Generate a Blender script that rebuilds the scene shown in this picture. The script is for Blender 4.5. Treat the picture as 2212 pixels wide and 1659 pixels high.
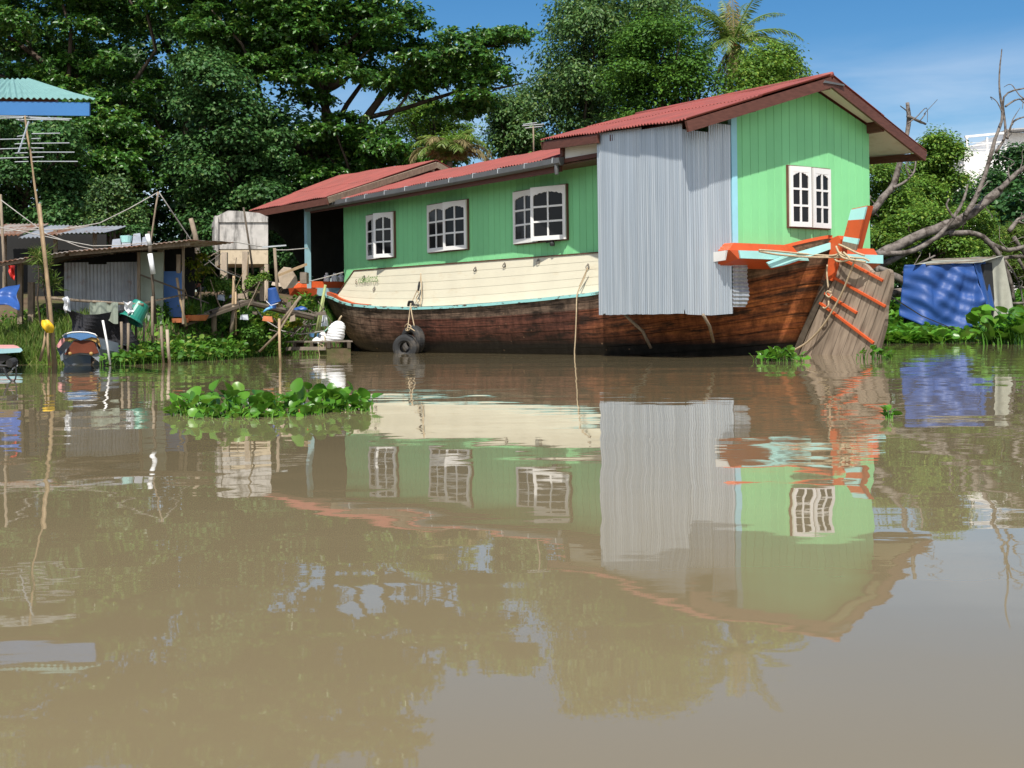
import bpy, math, random
import numpy as np
from mathutils import Vector, Matrix
random.seed(7)
PI = math.pi
scene = bpy.context.scene
for o in list(bpy.data.objects):
    bpy.data.objects.remove(o)
C = bpy.context.scene.collection

# ---------------------------------------------------------------- camera, sky, sun, exposure
CAMH = 0.554            # camera height above the water
FPX, X0, Y0, ROLL = 2815.0, 1106.0, 710.3, 0.012
cam_d = bpy.data.cameras.new('camera')
cam = bpy.data.objects.new('camera', cam_d)
C.objects.link(cam)
cam_d.sensor_width = 36.0
cam_d.lens = 36.0 * FPX / 2212.0
cam_d.shift_y = -(829.5 - Y0) / 2212.0
cam_d.clip_end = 3000
cam.location = (0, 0, CAMH)
cam.rotation_euler = (Matrix.Rotation(PI / 2, 3, 'X') @ Matrix.Rotation(-ROLL, 3, 'Z')).to_euler()
scene.camera = cam

SUN_TRAVEL = Vector((0.135, 1.0, -1.45)).normalized()
sun_el = math.asin(-SUN_TRAVEL.z)
sun_az = math.atan2(-SUN_TRAVEL.x, -SUN_TRAVEL.y)      # from +Y towards +X
world = bpy.data.worlds.new('World')
scene.world = world
world.use_nodes = True
wn, wl = world.node_tree.nodes, world.node_tree.links
wn.clear()
w_out = wn.new('ShaderNodeOutputWorld')
w_bg = wn.new('ShaderNodeBackground')
w_bg.inputs['Strength'].default_value = 0.105
sky = wn.new('ShaderNodeTexSky')
sky.sky_type = 'NISHITA'
sky.sun_disc = False
sky.sun_elevation = sun_el
sky.sun_rotation = sun_az
sky.air_density = 1.0
sky.dust_density = 0.25
sky.ozone_density = 3.0
w_hsv = wn.new('ShaderNodeHueSaturation')
w_hsv.inputs['Saturation'].default_value = 1.36
w_hsv.inputs['Value'].default_value = 0.80
wl.new(sky.outputs[0], w_hsv.inputs['Color'])
# thin streaky clouds low over the horizon
tc = wn.new('ShaderNodeTexCoord')
mp = wn.new('ShaderNodeMapping')
mp.inputs['Scale'].default_value = (1.6, 1.6, 9.0)
mp.inputs['Location'].default_value = (3.1, 0.4, 0.35)
wl.new(tc.outputs['Generated'], mp.inputs['Vector'])
nz = wn.new('ShaderNodeTexNoise')
nz.inputs['Scale'].default_value = 2.2
nz.inputs['Detail'].default_value = 7
nz.inputs['Roughness'].default_value = 0.55
nz.inputs['Distortion'].default_value = 0.35
wl.new(mp.outputs[0], nz.inputs['Vector'])
rp = wn.new('ShaderNodeMapRange')
rp.inputs['From Min'].default_value = 0.37
rp.inputs['From Max'].default_value = 0.72
wl.new(nz.outputs['Fac'], rp.inputs['Value'])
sep = wn.new('ShaderNodeSeparateXYZ')
wl.new(tc.outputs['Generated'], sep.inputs[0])
lo = wn.new('ShaderNodeMapRange')
lo.inputs['From Min'].default_value = 0.215
lo.inputs['From Max'].default_value = 0.09
lo.inputs['To Min'].default_value = 0.0
lo.inputs['To Max'].default_value = 1.0
wl.new(sep.outputs['Z'], lo.inputs['Value'])
mu = wn.new('ShaderNodeMath'); mu.operation = 'MULTIPLY'
wl.new(rp.outputs[0], mu.inputs[0]); wl.new(lo.outputs[0], mu.inputs[1])
w_mix = wn.new('ShaderNodeMixRGB')
w_mix.inputs['Color2'].default_value = (6.6, 7.0, 7.6, 1)
wl.new(mu.outputs[0], w_mix.inputs['Fac'])
wl.new(w_hsv.outputs[0], w_mix.inputs['Color1'])
# unseen bright clouds added behind the camera as fill light for the facing walls
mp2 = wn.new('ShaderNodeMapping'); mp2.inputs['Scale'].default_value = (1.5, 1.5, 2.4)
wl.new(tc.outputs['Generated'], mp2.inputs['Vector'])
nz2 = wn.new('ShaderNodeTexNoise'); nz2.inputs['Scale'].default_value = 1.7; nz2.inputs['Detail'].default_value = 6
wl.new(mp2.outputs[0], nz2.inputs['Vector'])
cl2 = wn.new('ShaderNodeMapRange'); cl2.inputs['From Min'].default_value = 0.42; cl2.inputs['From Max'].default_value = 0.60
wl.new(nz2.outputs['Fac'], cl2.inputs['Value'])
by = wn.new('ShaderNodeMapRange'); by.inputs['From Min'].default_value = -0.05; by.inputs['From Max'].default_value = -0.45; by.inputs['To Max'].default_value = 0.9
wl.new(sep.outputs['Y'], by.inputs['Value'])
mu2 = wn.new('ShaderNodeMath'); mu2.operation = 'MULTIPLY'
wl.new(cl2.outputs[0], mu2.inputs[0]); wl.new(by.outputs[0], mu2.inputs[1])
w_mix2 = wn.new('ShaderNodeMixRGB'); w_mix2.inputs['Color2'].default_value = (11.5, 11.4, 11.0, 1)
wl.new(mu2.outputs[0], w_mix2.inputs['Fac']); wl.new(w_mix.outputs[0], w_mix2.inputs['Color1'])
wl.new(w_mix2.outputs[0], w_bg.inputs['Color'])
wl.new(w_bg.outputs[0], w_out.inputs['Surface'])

sun_d = bpy.data.lights.new('sun', 'SUN')
sun_d.energy = 4.3
sun_d.angle = math.radians(0.55)
sun_d.color = (1.0, 0.955, 0.87)
sun = bpy.data.objects.new('sun', sun_d)
C.objects.link(sun)
sun.location = (-20, -60, 80)
sun.rotation_euler = SUN_TRAVEL.to_track_quat('-Z', 'Y').to_euler()
scene.view_settings.view_transform = 'Standard'
scene.view_settings.look = 'None'
scene.view_settings.exposure = 0.42
scene.view_settings.gamma = 1
scene.cycles.max_bounces = 8
scene.cycles.diffuse_bounces = 3
scene.cycles.glossy_bounces = 4
scene.cycles.transmission_bounces = 4

# ---------------------------------------------------------------- survey helpers (sight lines of the photograph, 2212 px wide)
def ray(x, y):
    px, py = x - X0, y - Y0
    return Vector(((px - ROLL * py) / FPX, 1.0, -(py + ROLL * px) / FPX))
def at(x, y, D):                       # the point on that sight line at depth D
    r = ray(x, y)
    return Vector((r.x * D, D, CAMH + r.z * D))
def pxm(D):                            # metres per pixel at depth D
    return D / FPX
TH = math.radians(-53.37)
AX = Vector((math.cos(TH), math.sin(TH), 0)); BX = Vector((-AX.y, AX.x, 0))
ORG = Vector(((1590 - X0) / FPX * 23.5, 23.5, 0))
def loc(p):                            # world -> boat frame (s along the boat, t across, z)
    d = p - ORG
    return Vector((d.dot(AX), d.dot(BX), p.z))
def wld(s, t, z):
    return ORG + AX * s + BX * t + Vector((0, 0, z))
def onside(x, y, t):                   # sight line met with a plane along the boat
    r = ray(x, y); c = Vector((0, 0, CAMH))
    k = (t - (c - ORG).dot(BX)) / r.dot(BX)
    return loc(c + r * k)
def onend(x, y, s):                    # sight line met with a plane across the boat
    r = ray(x, y); c = Vector((0, 0, CAMH))
    k = (s - (c - ORG).dot(AX)) / r.dot(AX)
    return loc(c + r * k)
def lerp(a, b, k): return a + (b - a) * k
def interp(x, xs, ys): return float(np.interp(x, xs, ys))
def sstep(a, b, x):
    k = min(1, max(0, (x - a) / (b - a))); return k * k * (3 - 2 * k)

# ---------------------------------------------------------------- materials
def new_mat(name):
    m = bpy.data.materials.new(name); m.use_nodes = True
    nt = m.node_tree
    return m, nt.nodes, nt.links, nt.nodes['Principled BSDF']
def ramp(nodes, stops):
    r = nodes.new('ShaderNodeValToRGB')
    e = r.color_ramp.elements
    while len(e) < len(stops): e.new(0.5)
    for k, (p, c) in enumerate(stops):
        e[k].position = p; e[k].color = (c[0], c[1], c[2], 1)
    return r
def noise(nodes, links, scale, detail=5, rough=0.6, vec=None, stretch=None, coord='Object', dist=0.0):
    n = nodes.new('ShaderNodeTexNoise')
    n.inputs['Scale'].default_value = scale; n.inputs['Detail'].default_value = detail
    n.inputs['Roughness'].default_value = rough; n.inputs['Distortion'].default_value = dist
    t = nodes.new('ShaderNodeTexCoord')
    src = t.outputs[coord]
    if stretch:
        mpp = nodes.new('ShaderNodeMapping'); mpp.inputs['Scale'].default_value = stretch
        links.new(src, mpp.inputs['Vector']); src = mpp.outputs[0]
    links.new(src, n.inputs['Vector'])
    return n
def paint(name, col, rough=0.55, var=0.18, scale=3.0, spec=0.4, bump=0.0, bscale=40, metal=0.0, dirt_sheen=None, dirt_sheen_lo=0.52, dirt_sheen_hi=0.75, dscale=2.0, dstretch=None, stretch=None, coat=0):
    m, n, l, b = new_mat(name)
    ns = noise(n, l, scale, stretch=stretch)
    c = Vector(col)
    r = ramp(n, [(0.28, c * (1 - var)), (0.72, c * (1 + var))])
    l.new(ns.outputs['Fac'], r.inputs['Fac'])
    out = r.outputs[0]
    if dirt_sheen:
        dn = noise(n, l, dscale, 7, 0.65, stretch=dstretch)
        mr = n.new('ShaderNodeMapRange'); mr.inputs['From Min'].default_value = dirt_sheen_lo; mr.inputs['From Max'].default_value = dirt_sheen_hi
        l.new(dn.outputs['Fac'], mr.inputs['Value'])
        mx = n.new('ShaderNodeMixRGB'); mx.inputs['Color2'].default_value = (*dirt_sheen, 1)
        l.new(mr.outputs[0], mx.inputs['Fac']); l.new(out, mx.inputs['Color1']); out = mx.outputs[0]
    l.new(out, b.inputs['Base Color'])
    b.inputs['Roughness'].default_value = rough; b.inputs['Specular IOR Level'].default_value = spec
    b.inputs['Metallic'].default_value = metal
    b.inputs['Coat Weight'].default_value = coat
    if bump:
        bn = noise(n, l, bscale, 6, stretch=stretch)
        bp = n.new('ShaderNodeBump'); bp.inputs['Strength'].default_value = 0.6; bp.inputs['Distance'].default_value = bump
        l.new(bn.outputs['Fac'], bp.inputs['Height']); l.new(bp.outputs[0], b.inputs['Normal'])
    return m
def leaf_mat(name, c1, c2, c3=None, rough=0.42, trans=0.28, spec=0.4):
    m, n, l, b = new_mat(name)
    g = n.new('ShaderNodeNewGeometry')
    st = [(0.0, c1), (0.85, c2)] + ([(0.97, c3)] if c3 else [])
    r = ramp(n, st)
    l.new(g.outputs['Random Per Island'], r.inputs['Fac'])
    ns = noise(n, l, 0.5, 3)
    h = n.new('ShaderNodeHueSaturation')
    mr = n.new('ShaderNodeMapRange'); mr.inputs['To Min'].default_value = 0.75; mr.inputs['To Max'].default_value = 1.25
    mr.inputs['From Min'].default_value = 0.3; mr.inputs['From Max'].default_value = 0.7
    l.new(ns.outputs['Fac'], mr.inputs['Value']); l.new(mr.outputs[0], h.inputs['Value'])
    l.new(r.outputs[0], h.inputs['Color'])
    l.new(h.outputs[0], b.inputs['Base Color'])
    b.inputs['Roughness'].default_value = rough; b.inputs['Specular IOR Level'].default_value = spec
    tr = n.new('ShaderNodeBsdfTranslucent')
    h2 = n.new('ShaderNodeHueSaturation'); h2.inputs['Value'].default_value = 1.3; h2.inputs['Hue'].default_value = 0.48
    l.new(h.outputs[0], h2.inputs['Color']); l.new(h2.outputs[0], tr.inputs['Color'])
    mx = n.new('ShaderNodeMixShader'); mx.inputs[0].default_value = trans
    l.new(b.outputs[0], mx.inputs[1]); l.new(tr.outputs[0], mx.inputs[2])
    l.new(mx.outputs[0], n['Material Output'].inputs['Surface'])
    return m

M = {}
M['green'] = paint('green_paint', (0.235, 0.64, 0.29), 0.5, 0.05, 1.2, 0.3, dirt_sheen=(0.19, 0.50, 0.24), dirt_sheen_lo=0.6, dirt_sheen_hi=0.95, dscale=1.3, dstretch=(1, 1, 0.25))
def board_tone(m, k):
    n, l = m.node_tree.nodes, m.node_tree.links; b = n['Principled BSDF']; src = b.inputs['Base Color'].links[0].from_socket
    g_ = n.new('ShaderNodeNewGeometry'); mr = n.new('ShaderNodeMapRange'); mr.inputs['To Min'].default_value = 1 - k; mr.inputs['To Max'].default_value = 1 + k
    l.new(g_.outputs['Random Per Island'], mr.inputs['Value']); h = n.new('ShaderNodeHueSaturation'); l.new(mr.outputs[0], h.inputs['Value']); l.new(src, h.inputs['Color']); l.new(h.outputs[0], b.inputs['Base Color'])
board_tone(M['green'], 0.05)
M['groove'] = paint('groove_paint', (0.20, 0.55, 0.25), 0.5, 0.05)
M['cream'] = paint('cream_paint', (0.66, 0.61, 0.47), 0.5, 0.05, 1.5, 0.35, bump=0.004, bscale=9, dirt_sheen=(0.58, 0.48, 0.32), dirt_sheen_lo=0.57, dirt_sheen_hi=0.85, dscale=3.5, dstretch=(0.5, 1, 1.6))
M['white'] = paint('white_paint', (0.80, 0.78, 0.76), 0.4, 0.04, 4, 0.4)
M['soffit'] = paint('soffit_board', (0.74, 0.73, 0.68), 0.6, 0.06, 1.5, 0.2, dirt_sheen=(0.52, 0.48, 0.4), dirt_sheen_lo=0.55, dirt_sheen_hi=0.8)
M['turq'] = paint('turquoise_paint', (0.33, 0.68, 0.66), 0.5, 0.08, 4, 0.3, dirt_sheen=(0.10, 0.08, 0.06), dirt_sheen_lo=0.545, dirt_sheen_hi=0.60, dscale=5, dstretch=(0.6, 1, 2))
M['turq_clean'] = paint('pale_turquoise_paint', (0.40, 0.75, 0.73), 0.45, 0.06, 4, 0.3, dirt_sheen=(0.2, 0.3, 0.28), dirt_sheen_lo=0.66, dirt_sheen_hi=0.75, dscale=6)
M['blue_post'] = paint('blue_grey_paint', (0.30, 0.50, 0.55), 0.5, 0.08, 3, 0.3, dirt_sheen=(0.2, 0.16, 0.13), dirt_sheen_lo=0.63, dirt_sheen_hi=0.75)
M['skyblue'] = paint('sky_blue_trim', (0.33, 0.66, 0.78), 0.5, 0.06, 3, 0.3)
M['orange'] = paint('orange_paint', (0.58, 0.098, 0.028), 0.45, 0.12, 3, 0.35, dirt_sheen=(0.36, 0.10, 0.05), dirt_sheen_lo=0.6, dirt_sheen_hi=0.78, dscale=6)
M['brownwood'] = paint('brown_stained_timber', (0.115, 0.045, 0.032), 0.55, 0.3, 6, 0.3, stretch=(1, 1, 5))
M['winbrown'] = paint('window_frame_brown', (0.15, 0.06, 0.045), 0.5, 0.2)
M['glass'] = paint('dark_window_glass', (0.010, 0.010, 0.012), 0.06, 0.1, 2, 0.2)
M['dark'] = paint('interior_shade', (0.02, 0.02, 0.02), 0.9, 0.1)  # near-black colour painted in for the shade inside openings and rooms
M['gutter'] = paint('grey_gutter', (0.13, 0.132, 0.135), 0.42, 0.15, 2, 0.4, metal=0.2, dirt_sheen=(0.07, 0.07, 0.07), dirt_sheen_lo=0.5, dirt_sheen_hi=0.8)
M['trunk'] = paint('tree_bark', (0.075, 0.058, 0.045), 0.9, 0.35, 5, 0.1, bump=0.02, bscale=14, stretch=(1, 1, 0.3))
M['dead'] = paint('driftwood_bark', (0.185, 0.160, 0.142), 0.85, 0.3, 7, 0.15, bump=0.02, bscale=18, dirt_sheen=(0.06, 0.048, 0.040), dirt_sheen_lo=0.46, dirt_sheen_hi=0.62, dscale=4)
M['palmtrunk'] = paint('palm_trunk', (0.16, 0.13, 0.10), 0.9, 0.3, 6, 0.1, bump=0.02, bscale=12, stretch=(1, 1, 4))
M['wood'] = paint('weathered_timber', (0.24, 0.19, 0.14), 0.85, 0.3, 6, 0.15, bump=0.006, bscale=25, stretch=(4, 4, 1))
M['woodd'] = paint('dark_wet_timber', (0.10, 0.08, 0.06), 0.8, 0.35, 5, 0.2)
M['plank'] = paint('grey_plank', (0.22, 0.185, 0.15), 0.85, 0.35, 5, 0.15, bump=0.006, bscale=25)
M['bamboo'] = paint('dry_bamboo', (0.38, 0.27, 0.16), 0.55, 0.3, 8, 0.3, dirt_sheen=(0.2, 0.14, 0.09), dirt_sheen_lo=0.5, dirt_sheen_hi=0.7, stretch=(1, 1, 0.6))
M['gbamboo'] = paint('green_bamboo', (0.33, 0.38, 0.16), 0.5, 0.2, 6, 0.3)
M['concrete'] = paint('mouldy_concrete', (0.50, 0.47, 0.44), 0.85, 0.15, 4, 0.2, bump=0.006, bscale=20, dirt_sheen=(0.05, 0.047, 0.045), dirt_sheen_lo=0.46, dirt_sheen_hi=0.66, dscale=1.5, dstretch=(2.4, 2.4, 0.6))
M['cpost'] = paint('concrete_post', (0.42, 0.34, 0.26), 0.85, 0.2, 5, 0.2, bump=0.006, bscale=25, dirt_sheen=(0.2, 0.17, 0.13), dirt_sheen_lo=0.5, dirt_sheen_hi=0.75)
M['plaster'] = paint('stained_plaster', (0.56, 0.46, 0.33), 0.85, 0.15, 4, 0.2, dirt_sheen=(0.3, 0.24, 0.17), dirt_sheen_lo=0.52, dirt_sheen_hi=0.7, dscale=4)
M['tin'] = paint('galvanised_sheet', (0.345, 0.385, 0.43), 0.36, 0.2, 2.0, 0.5, metal=0.5, dirt_sheen=(0.60, 0.62, 0.64), dirt_sheen_lo=0.45, dirt_sheen_hi=0.85, dscale=1.6, dstretch=(17, 17, 0.12), stretch=(12, 12, 0.10))  # pale vertical streaks painted in as highlights along the ribs
M['oldtin'] = paint('old_galvanised_sheet', (0.36, 0.38, 0.41), 0.5, 0.2, 2, 0.4, metal=0.25, dirt_sheen=(0.24, 0.15, 0.10), dirt_sheen_lo=0.57, dirt_sheen_hi=0.72, dscale=2.5)
M['rusttin'] = paint('rusty_sheet', (0.33, 0.29, 0.26), 0.6, 0.2, 2, 0.3, dirt_sheen=(0.20, 0.10, 0.06), dirt_sheen_lo=0.45, dirt_sheen_hi=0.55, dscale=1.5)
M['roof'] = paint('red_roof_sheet', (0.295, 0.076, 0.062), 0.55, 0.14, 2.2, 0.3, dirt_sheen=(0.20, 0.075, 0.062), dirt_sheen_lo=0.45, dirt_sheen_hi=0.72, dscale=2.2, dstretch=(2, 0.5, 1), bump=0.003, bscale=30)
M['tealroof'] = paint('teal_roof_sheet', (0.20, 0.36, 0.33), 0.5, 0.1, 2, 0.35)
M['bluefascia'] = paint('blue_fascia_paint', (0.045, 0.165, 0.40), 0.45, 0.08, 2, 0.35)
M['rubber'] = paint('tyre_rubber', (0.035, 0.036, 0.038), 0.75, 0.3, 5, 0.25, bump=0.006, bscale=40, dirt_sheen=(0.13, 0.11, 0.09), dirt_sheen_lo=0.5, dirt_sheen_hi=0.75, dscale=4)
M['rope'] = paint('fibre_rope', (0.46, 0.36, 0.24), 0.85, 0.2, 20, 0.1, bump=0.004, bscale=90)
M['wire'] = paint('grey_cord', (0.38, 0.36, 0.33), 0.6, 0.2, 6, 0.2)
M['alu'] = paint('aluminium_rod', (0.52, 0.55, 0.57), 0.4, 0.1, 4, 0.5, metal=0.4)
M['wplastic'] = paint('white_plastic', (0.80, 0.81, 0.82), 0.4, 0.03, 6, 0.4)
M['sack'] = paint('white_woven_sack', (0.76, 0.77, 0.79), 0.65, 0.08, 14, 0.25, bump=0.012, bscale=9)
M['bluepl'] = paint('blue_plastic', (0.028, 0.085, 0.29), 0.4, 0.1, 3, 0.4)
M['lbluepl'] = paint('light_blue_plastic', (0.16, 0.42, 0.80), 0.4, 0.1, 3, 0.4)
M['greenpl'] = paint('green_plastic', (0.018, 0.20, 0.145), 0.4, 0.1, 4, 0.45)
M['yellow'] = paint('yellow_plastic_bag', (0.85, 0.52, 0.02), 0.45, 0.1, 9, 0.35, bump=0.01, bscale=12)
M['tarp'] = paint('blue_tarpaulin', (0.020, 0.066, 0.235), 0.5, 0.12, 3, 0.35, bump=0.012, bscale=6, dirt_sheen=(0.09, 0.13, 0.25), dirt_sheen_lo=0.66, dirt_sheen_hi=0.72, dscale=7, dstretch=(0.5, 1, 5))
M['greytarp'] = paint('grey_sheet', (0.30, 0.30, 0.25), 0.75, 0.15, 3, 0.2, bump=0.01, bscale=6)
M['bluedoor'] = paint('blue_panel', (0.09, 0.20, 0.48), 0.5, 0.12, 3, 0.3)
M['greyboard'] = paint('grey_green_board', (0.30, 0.34, 0.28), 0.7, 0.2, 2, 0.2, dirt_sheen=(0.17, 0.19, 0.15), dirt_sheen_lo=0.5, dirt_sheen_hi=0.75)
M['net'] = paint('black_net', (0.035, 0.035, 0.04), 0.8, 0.3, 20, 0.2)
M['darktarp'] = paint('dark_awning_cloth', (0.022, 0.024, 0.02), 0.8, 0.2, 3, 0.1)
M['terracotta'] = paint('terracotta', (0.42, 0.14, 0.06), 0.7, 0.2, 6, 0.2)
M['red'] = paint('red_plastic', (0.6, 0.04, 0.03), 0.5, 0.1)
M['pink'] = paint('pink_paint', (0.70, 0.33, 0.32), 0.5, 0.1)
M['boatred'] = paint('boat_red_brown', (0.15, 0.042, 0.022), 0.5, 0.25, 4, 0.3)
M['boatgrey'] = paint('boat_grey_blue', (0.22, 0.25, 0.28), 0.5, 0.15, 4, 0.3)
M['boatblue'] = paint('boat_blue_band', (0.09, 0.20, 0.40), 0.45, 0.1, 4, 0.3)
M['boatyel'] = paint('boat_yellow_band', (0.42, 0.26, 0.09), 0.5, 0.12, 4, 0.3)
M['metal_dark'] = paint('dark_iron', (0.03, 0.03, 0.032), 0.5, 0.2, 6, 0.4)
M['bwhite'] = paint('white_render', (0.78, 0.76, 0.74), 0.7, 0.04, 0.3, 0.2)
M['bgrey'] = paint('grey_render', (0.42, 0.42, 0.43), 0.7, 0.08, 0.3, 0.2)
M['cabinlamp'] = paint('beige_batten', (0.62, 0.60, 0.40), 0.5, 0.08)
M['letter_green'] = paint('letter_green', (0.10, 0.24, 0.04), 0.6, 0.1)
M['letter_brown'] = paint('letter_brown', (0.10, 0.06, 0.03), 0.6, 0.1)
M['earth'] = paint('bank_earth', (0.13, 0.09, 0.06), 0.95, 0.4, 1.2, 0.1, bump=0.03, bscale=5, dirt_sheen=(0.06, 0.085, 0.025), dirt_sheen_lo=0.5, dirt_sheen_hi=0.65, dscale=0.7)
M['leaf_broad'] = leaf_mat('broad_leaf', (0.025, 0.078, 0.013), (0.068, 0.183, 0.024), (0.136, 0.221, 0.033), 0.36, 0.22, 0.45)
M['leaf_vine'] = leaf_mat('vine_leaf', (0.026, 0.082, 0.021), (0.064, 0.157, 0.036), (0.116, 0.186, 0.053), 0.5, 0.2, 0.3)
M['leaf_small'] = leaf_mat('small_leaf', (0.034, 0.097, 0.022), (0.088, 0.209, 0.038), (0.162, 0.270, 0.054), 0.45, 0.25, 0.35)
M['leaf_grey'] = leaf_mat('grey_green_leaf', (0.041, 0.099, 0.027), (0.101, 0.199, 0.049), (0.179, 0.248, 0.063), 0.45, 0.25, 0.4)
M['leaf_round'] = leaf_mat('dense_green_leaf', (0.034, 0.095, 0.014), (0.084, 0.196, 0.024), (0.121, 0.243, 0.027), 0.55, 0.22, 0.25)
M['leaf_bright'] = leaf_mat('bright_leaf', (0.061, 0.142, 0.019), (0.149, 0.284, 0.035), (0.270, 0.351, 0.054), 0.5, 0.3, 0.3)
M['leaf_dark'] = leaf_mat('dark_leaf', (0.022, 0.068, 0.019), (0.054, 0.135, 0.030), None, 0.45, 0.18, 0.35)
M['leaf_yellow'] = leaf_mat('yellow_green_leaf', (0.10, 0.17, 0.015), (0.26, 0.30, 0.03), (0.4, 0.36, 0.03), 0.5, 0.3, 0.3)
M['leaf_palm'] = leaf_mat('palm_leaflet', (0.068, 0.135, 0.022), (0.176, 0.257, 0.047), (0.324, 0.297, 0.108), 0.42, 0.25, 0.4)
M['leaf_dry'] = leaf_mat('dry_palm_leaflet', (0.17, 0.14, 0.065), (0.30, 0.25, 0.12), (0.16, 0.2, 0.05), 0.7, 0.3, 0.15)
M['leaf_water'] = leaf_mat('water_hyacinth_leaf', (0.055, 0.165, 0.016), (0.115, 0.29, 0.024), (0.16, 0.31, 0.035), 0.33, 0.3, 0.4)
M['leaf_water_dark'] = leaf_mat('bank_hyacinth_leaf', (0.040, 0.12, 0.014), (0.10, 0.24, 0.024), (0.25, 0.30, 0.06), 0.45, 0.28, 0.3)
M['grass'] = leaf_mat('bank_grass', (0.06, 0.12, 0.02), (0.14, 0.22, 0.035), (0.28, 0.26, 0.10), 0.6, 0.3, 0.2)

def hull_material():
    m, n, l, b = new_mat('weathered_hull_planks')
    uv = n.new('ShaderNodeUVMap'); uv.uv_map = 'UVMap'
    sp = n.new('ShaderNodeSeparateXYZ'); l.new(uv.outputs[0], sp.inputs[0])
    def math_(op, a, bb=None):
        q = n.new('ShaderNodeMath'); q.operation = op
        for k, v in enumerate((a, bb)):
            if v is None: continue
            if isinstance(v, (int, float)): q.inputs[k].default_value = v
            else: l.new(v, q.inputs[k])
        return q.outputs[0]
    # strakes follow the sheer: v runs up the girth in plank widths
    fr = math_('FRACT', sp.outputs['Y'])
    fl = math_('FLOOR', sp.outputs['Y'])
    seam = n.new('ShaderNodeMapRange'); seam.inputs['From Min'].default_value = 0.0; seam.inputs['From Max'].default_value = 0.09
    l.new(fr, seam.inputs['Value'])
    # long grain
    comb = n.new('ShaderNodeCombineXYZ')
    l.new(math_('MULTIPLY', sp.outputs['X'], 0.55), comb.inputs[0])
    l.new(math_('MULTIPLY', sp.outputs['Y'], 2.6), comb.inputs[1])
    l.new(math_('MULTIPLY', fl, 3.7), comb.inputs[2])
    g1 = n.new('ShaderNodeTexNoise'); g1.inputs['Scale'].default_value = 1.6; g1.inputs['Detail'].default_value = 8; g1.inputs['Roughness'].default_value = 0.7
    l.new(comb.outputs[0], g1.inputs['Vector'])
    comb2 = n.new('ShaderNodeCombineXYZ')
    l.new(math_('MULTIPLY', sp.outputs['X'], 0.9), comb2.inputs[0]); l.new(math_('MULTIPLY', sp.outputs['Y'], 0.9), comb2.inputs[1])
    g2 = n.new('ShaderNodeTexNoise'); g2.inputs['Scale'].default_value = 1.3; g2.inputs['Detail'].default_value = 7; g2.inputs['Roughness'].default_value = 0.65
    l.new(comb2.outputs[0], g2.inputs['Vector'])
    # varnished red brown (stern), grey brown (bow)
    warm = ramp(n, [(0.28, (0.065, 0.025, 0.015)), (0.44, (0.26, 0.078, 0.028)), (0.66, (0.50, 0.165, 0.045))])
    l.new(g1.outputs['Fac'], warm.inputs['Fac'])
    grey = ramp(n, [(0.3, (0.07, 0.05, 0.037)), (0.7, (0.23, 0.175, 0.125))])
    l.new(g1.outputs['Fac'], grey.inputs['Fac'])
    red = ramp(n, [(0.3, (0.044, 0.022, 0.016)), (0.5, (0.10, 0.038, 0.026)), (0.72, (0.19, 0.075, 0.048))])
    l.new(g1.outputs['Fac'], red.inputs['Fac'])
    kx = n.new('ShaderNodeMapRange'); kx.inputs['From Min'].default_value = -4.2; kx.inputs['From Max'].default_value = -1.2
    l.new(sp.outputs['X'], kx.inputs['Value'])
    mx1 = n.new('ShaderNodeMixRGB'); l.new(kx.outputs[0], mx1.inputs['Fac']); l.new(red.outputs[0], mx1.inputs['Color1']); l.new(warm.outputs[0], mx1.inputs['Color2'])
    kb = n.new('ShaderNodeMapRange'); kb.inputs['From Min'].default_value = -9.6; kb.inputs['From Max'].default_value = -13.4
    l.new(math_('ADD', sp.outputs['X'], math_('MULTIPLY', g2.outputs['Fac'], 2.0)), kb.inputs['Value'])
    mx2 = n.new('ShaderNodeMixRGB'); l.new(kb.outputs[0], mx2.inputs['Fac']); l.new(mx1.outputs[0], mx2.inputs['Color1']); l.new(grey.outputs[0], mx2.inputs['Color2'])
    # the two strakes under the rail have lost their stain
    kt = n.new('ShaderNodeMapRange'); kt.inputs['From Min'].default_value = 8.15; kt.inputs['From Max'].default_value = 8.35; kt.inputs['To Max'].default_value = 0.75
    l.new(sp.outputs['Y'], kt.inputs['Value'])
    mx2b = n.new('ShaderNodeMixRGB'); l.new(kt.outputs[0], mx2b.inputs['Fac']); l.new(mx2.outputs[0], mx2b.inputs['Color1']); l.new(grey.outputs[0], mx2b.inputs['Color2'])
    # black patches
    bp_ = n.new('ShaderNodeMapRange'); bp_.inputs['From Min'].default_value = 0.50; bp_.inputs['From Max'].default_value = 0.62; bp_.inputs['To Max'].default_value = 0.9
    l.new(g2.outputs['Fac'], bp_.inputs['Value'])
    mx3 = n.new('ShaderNodeMixRGB'); mx3.inputs['Color2'].default_value = (0.018, 0.013, 0.010, 1)
    l.new(bp_.outputs[0], mx3.inputs['Fac']); l.new(mx2b.outputs[0], mx3.inputs['Color1'])
    # tar and slime band above the water
    tcx = n.new('ShaderNodeTexCoord'); spz = n.new('ShaderNodeSeparateXYZ'); l.new(tcx.outputs['Object'], spz.inputs[0])
    zz = math_('ADD', spz.outputs['Z'], math_('MULTIPLY', g1.outputs['Fac'], -0.26))
    kz = n.new('ShaderNodeMapRange'); kz.inputs['From Min'].default_value = 0.30; kz.inputs['From Max'].default_value = 0.08
    l.new(zz, kz.inputs['Value'])
    mx4 = n.new('ShaderNodeMixRGB'); mx4.inputs['Color2'].default_value = (0.014, 0.012, 0.010, 1)
    l.new(kz.outputs[0], mx4.inputs['Fac']); l.new(mx3.outputs[0], mx4.inputs['Color1'])
    sd = n.new('ShaderNodeMixRGB'); sd.blend_type = 'MULTIPLY'; sd.inputs['Fac'].default_value = 0.75
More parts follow.
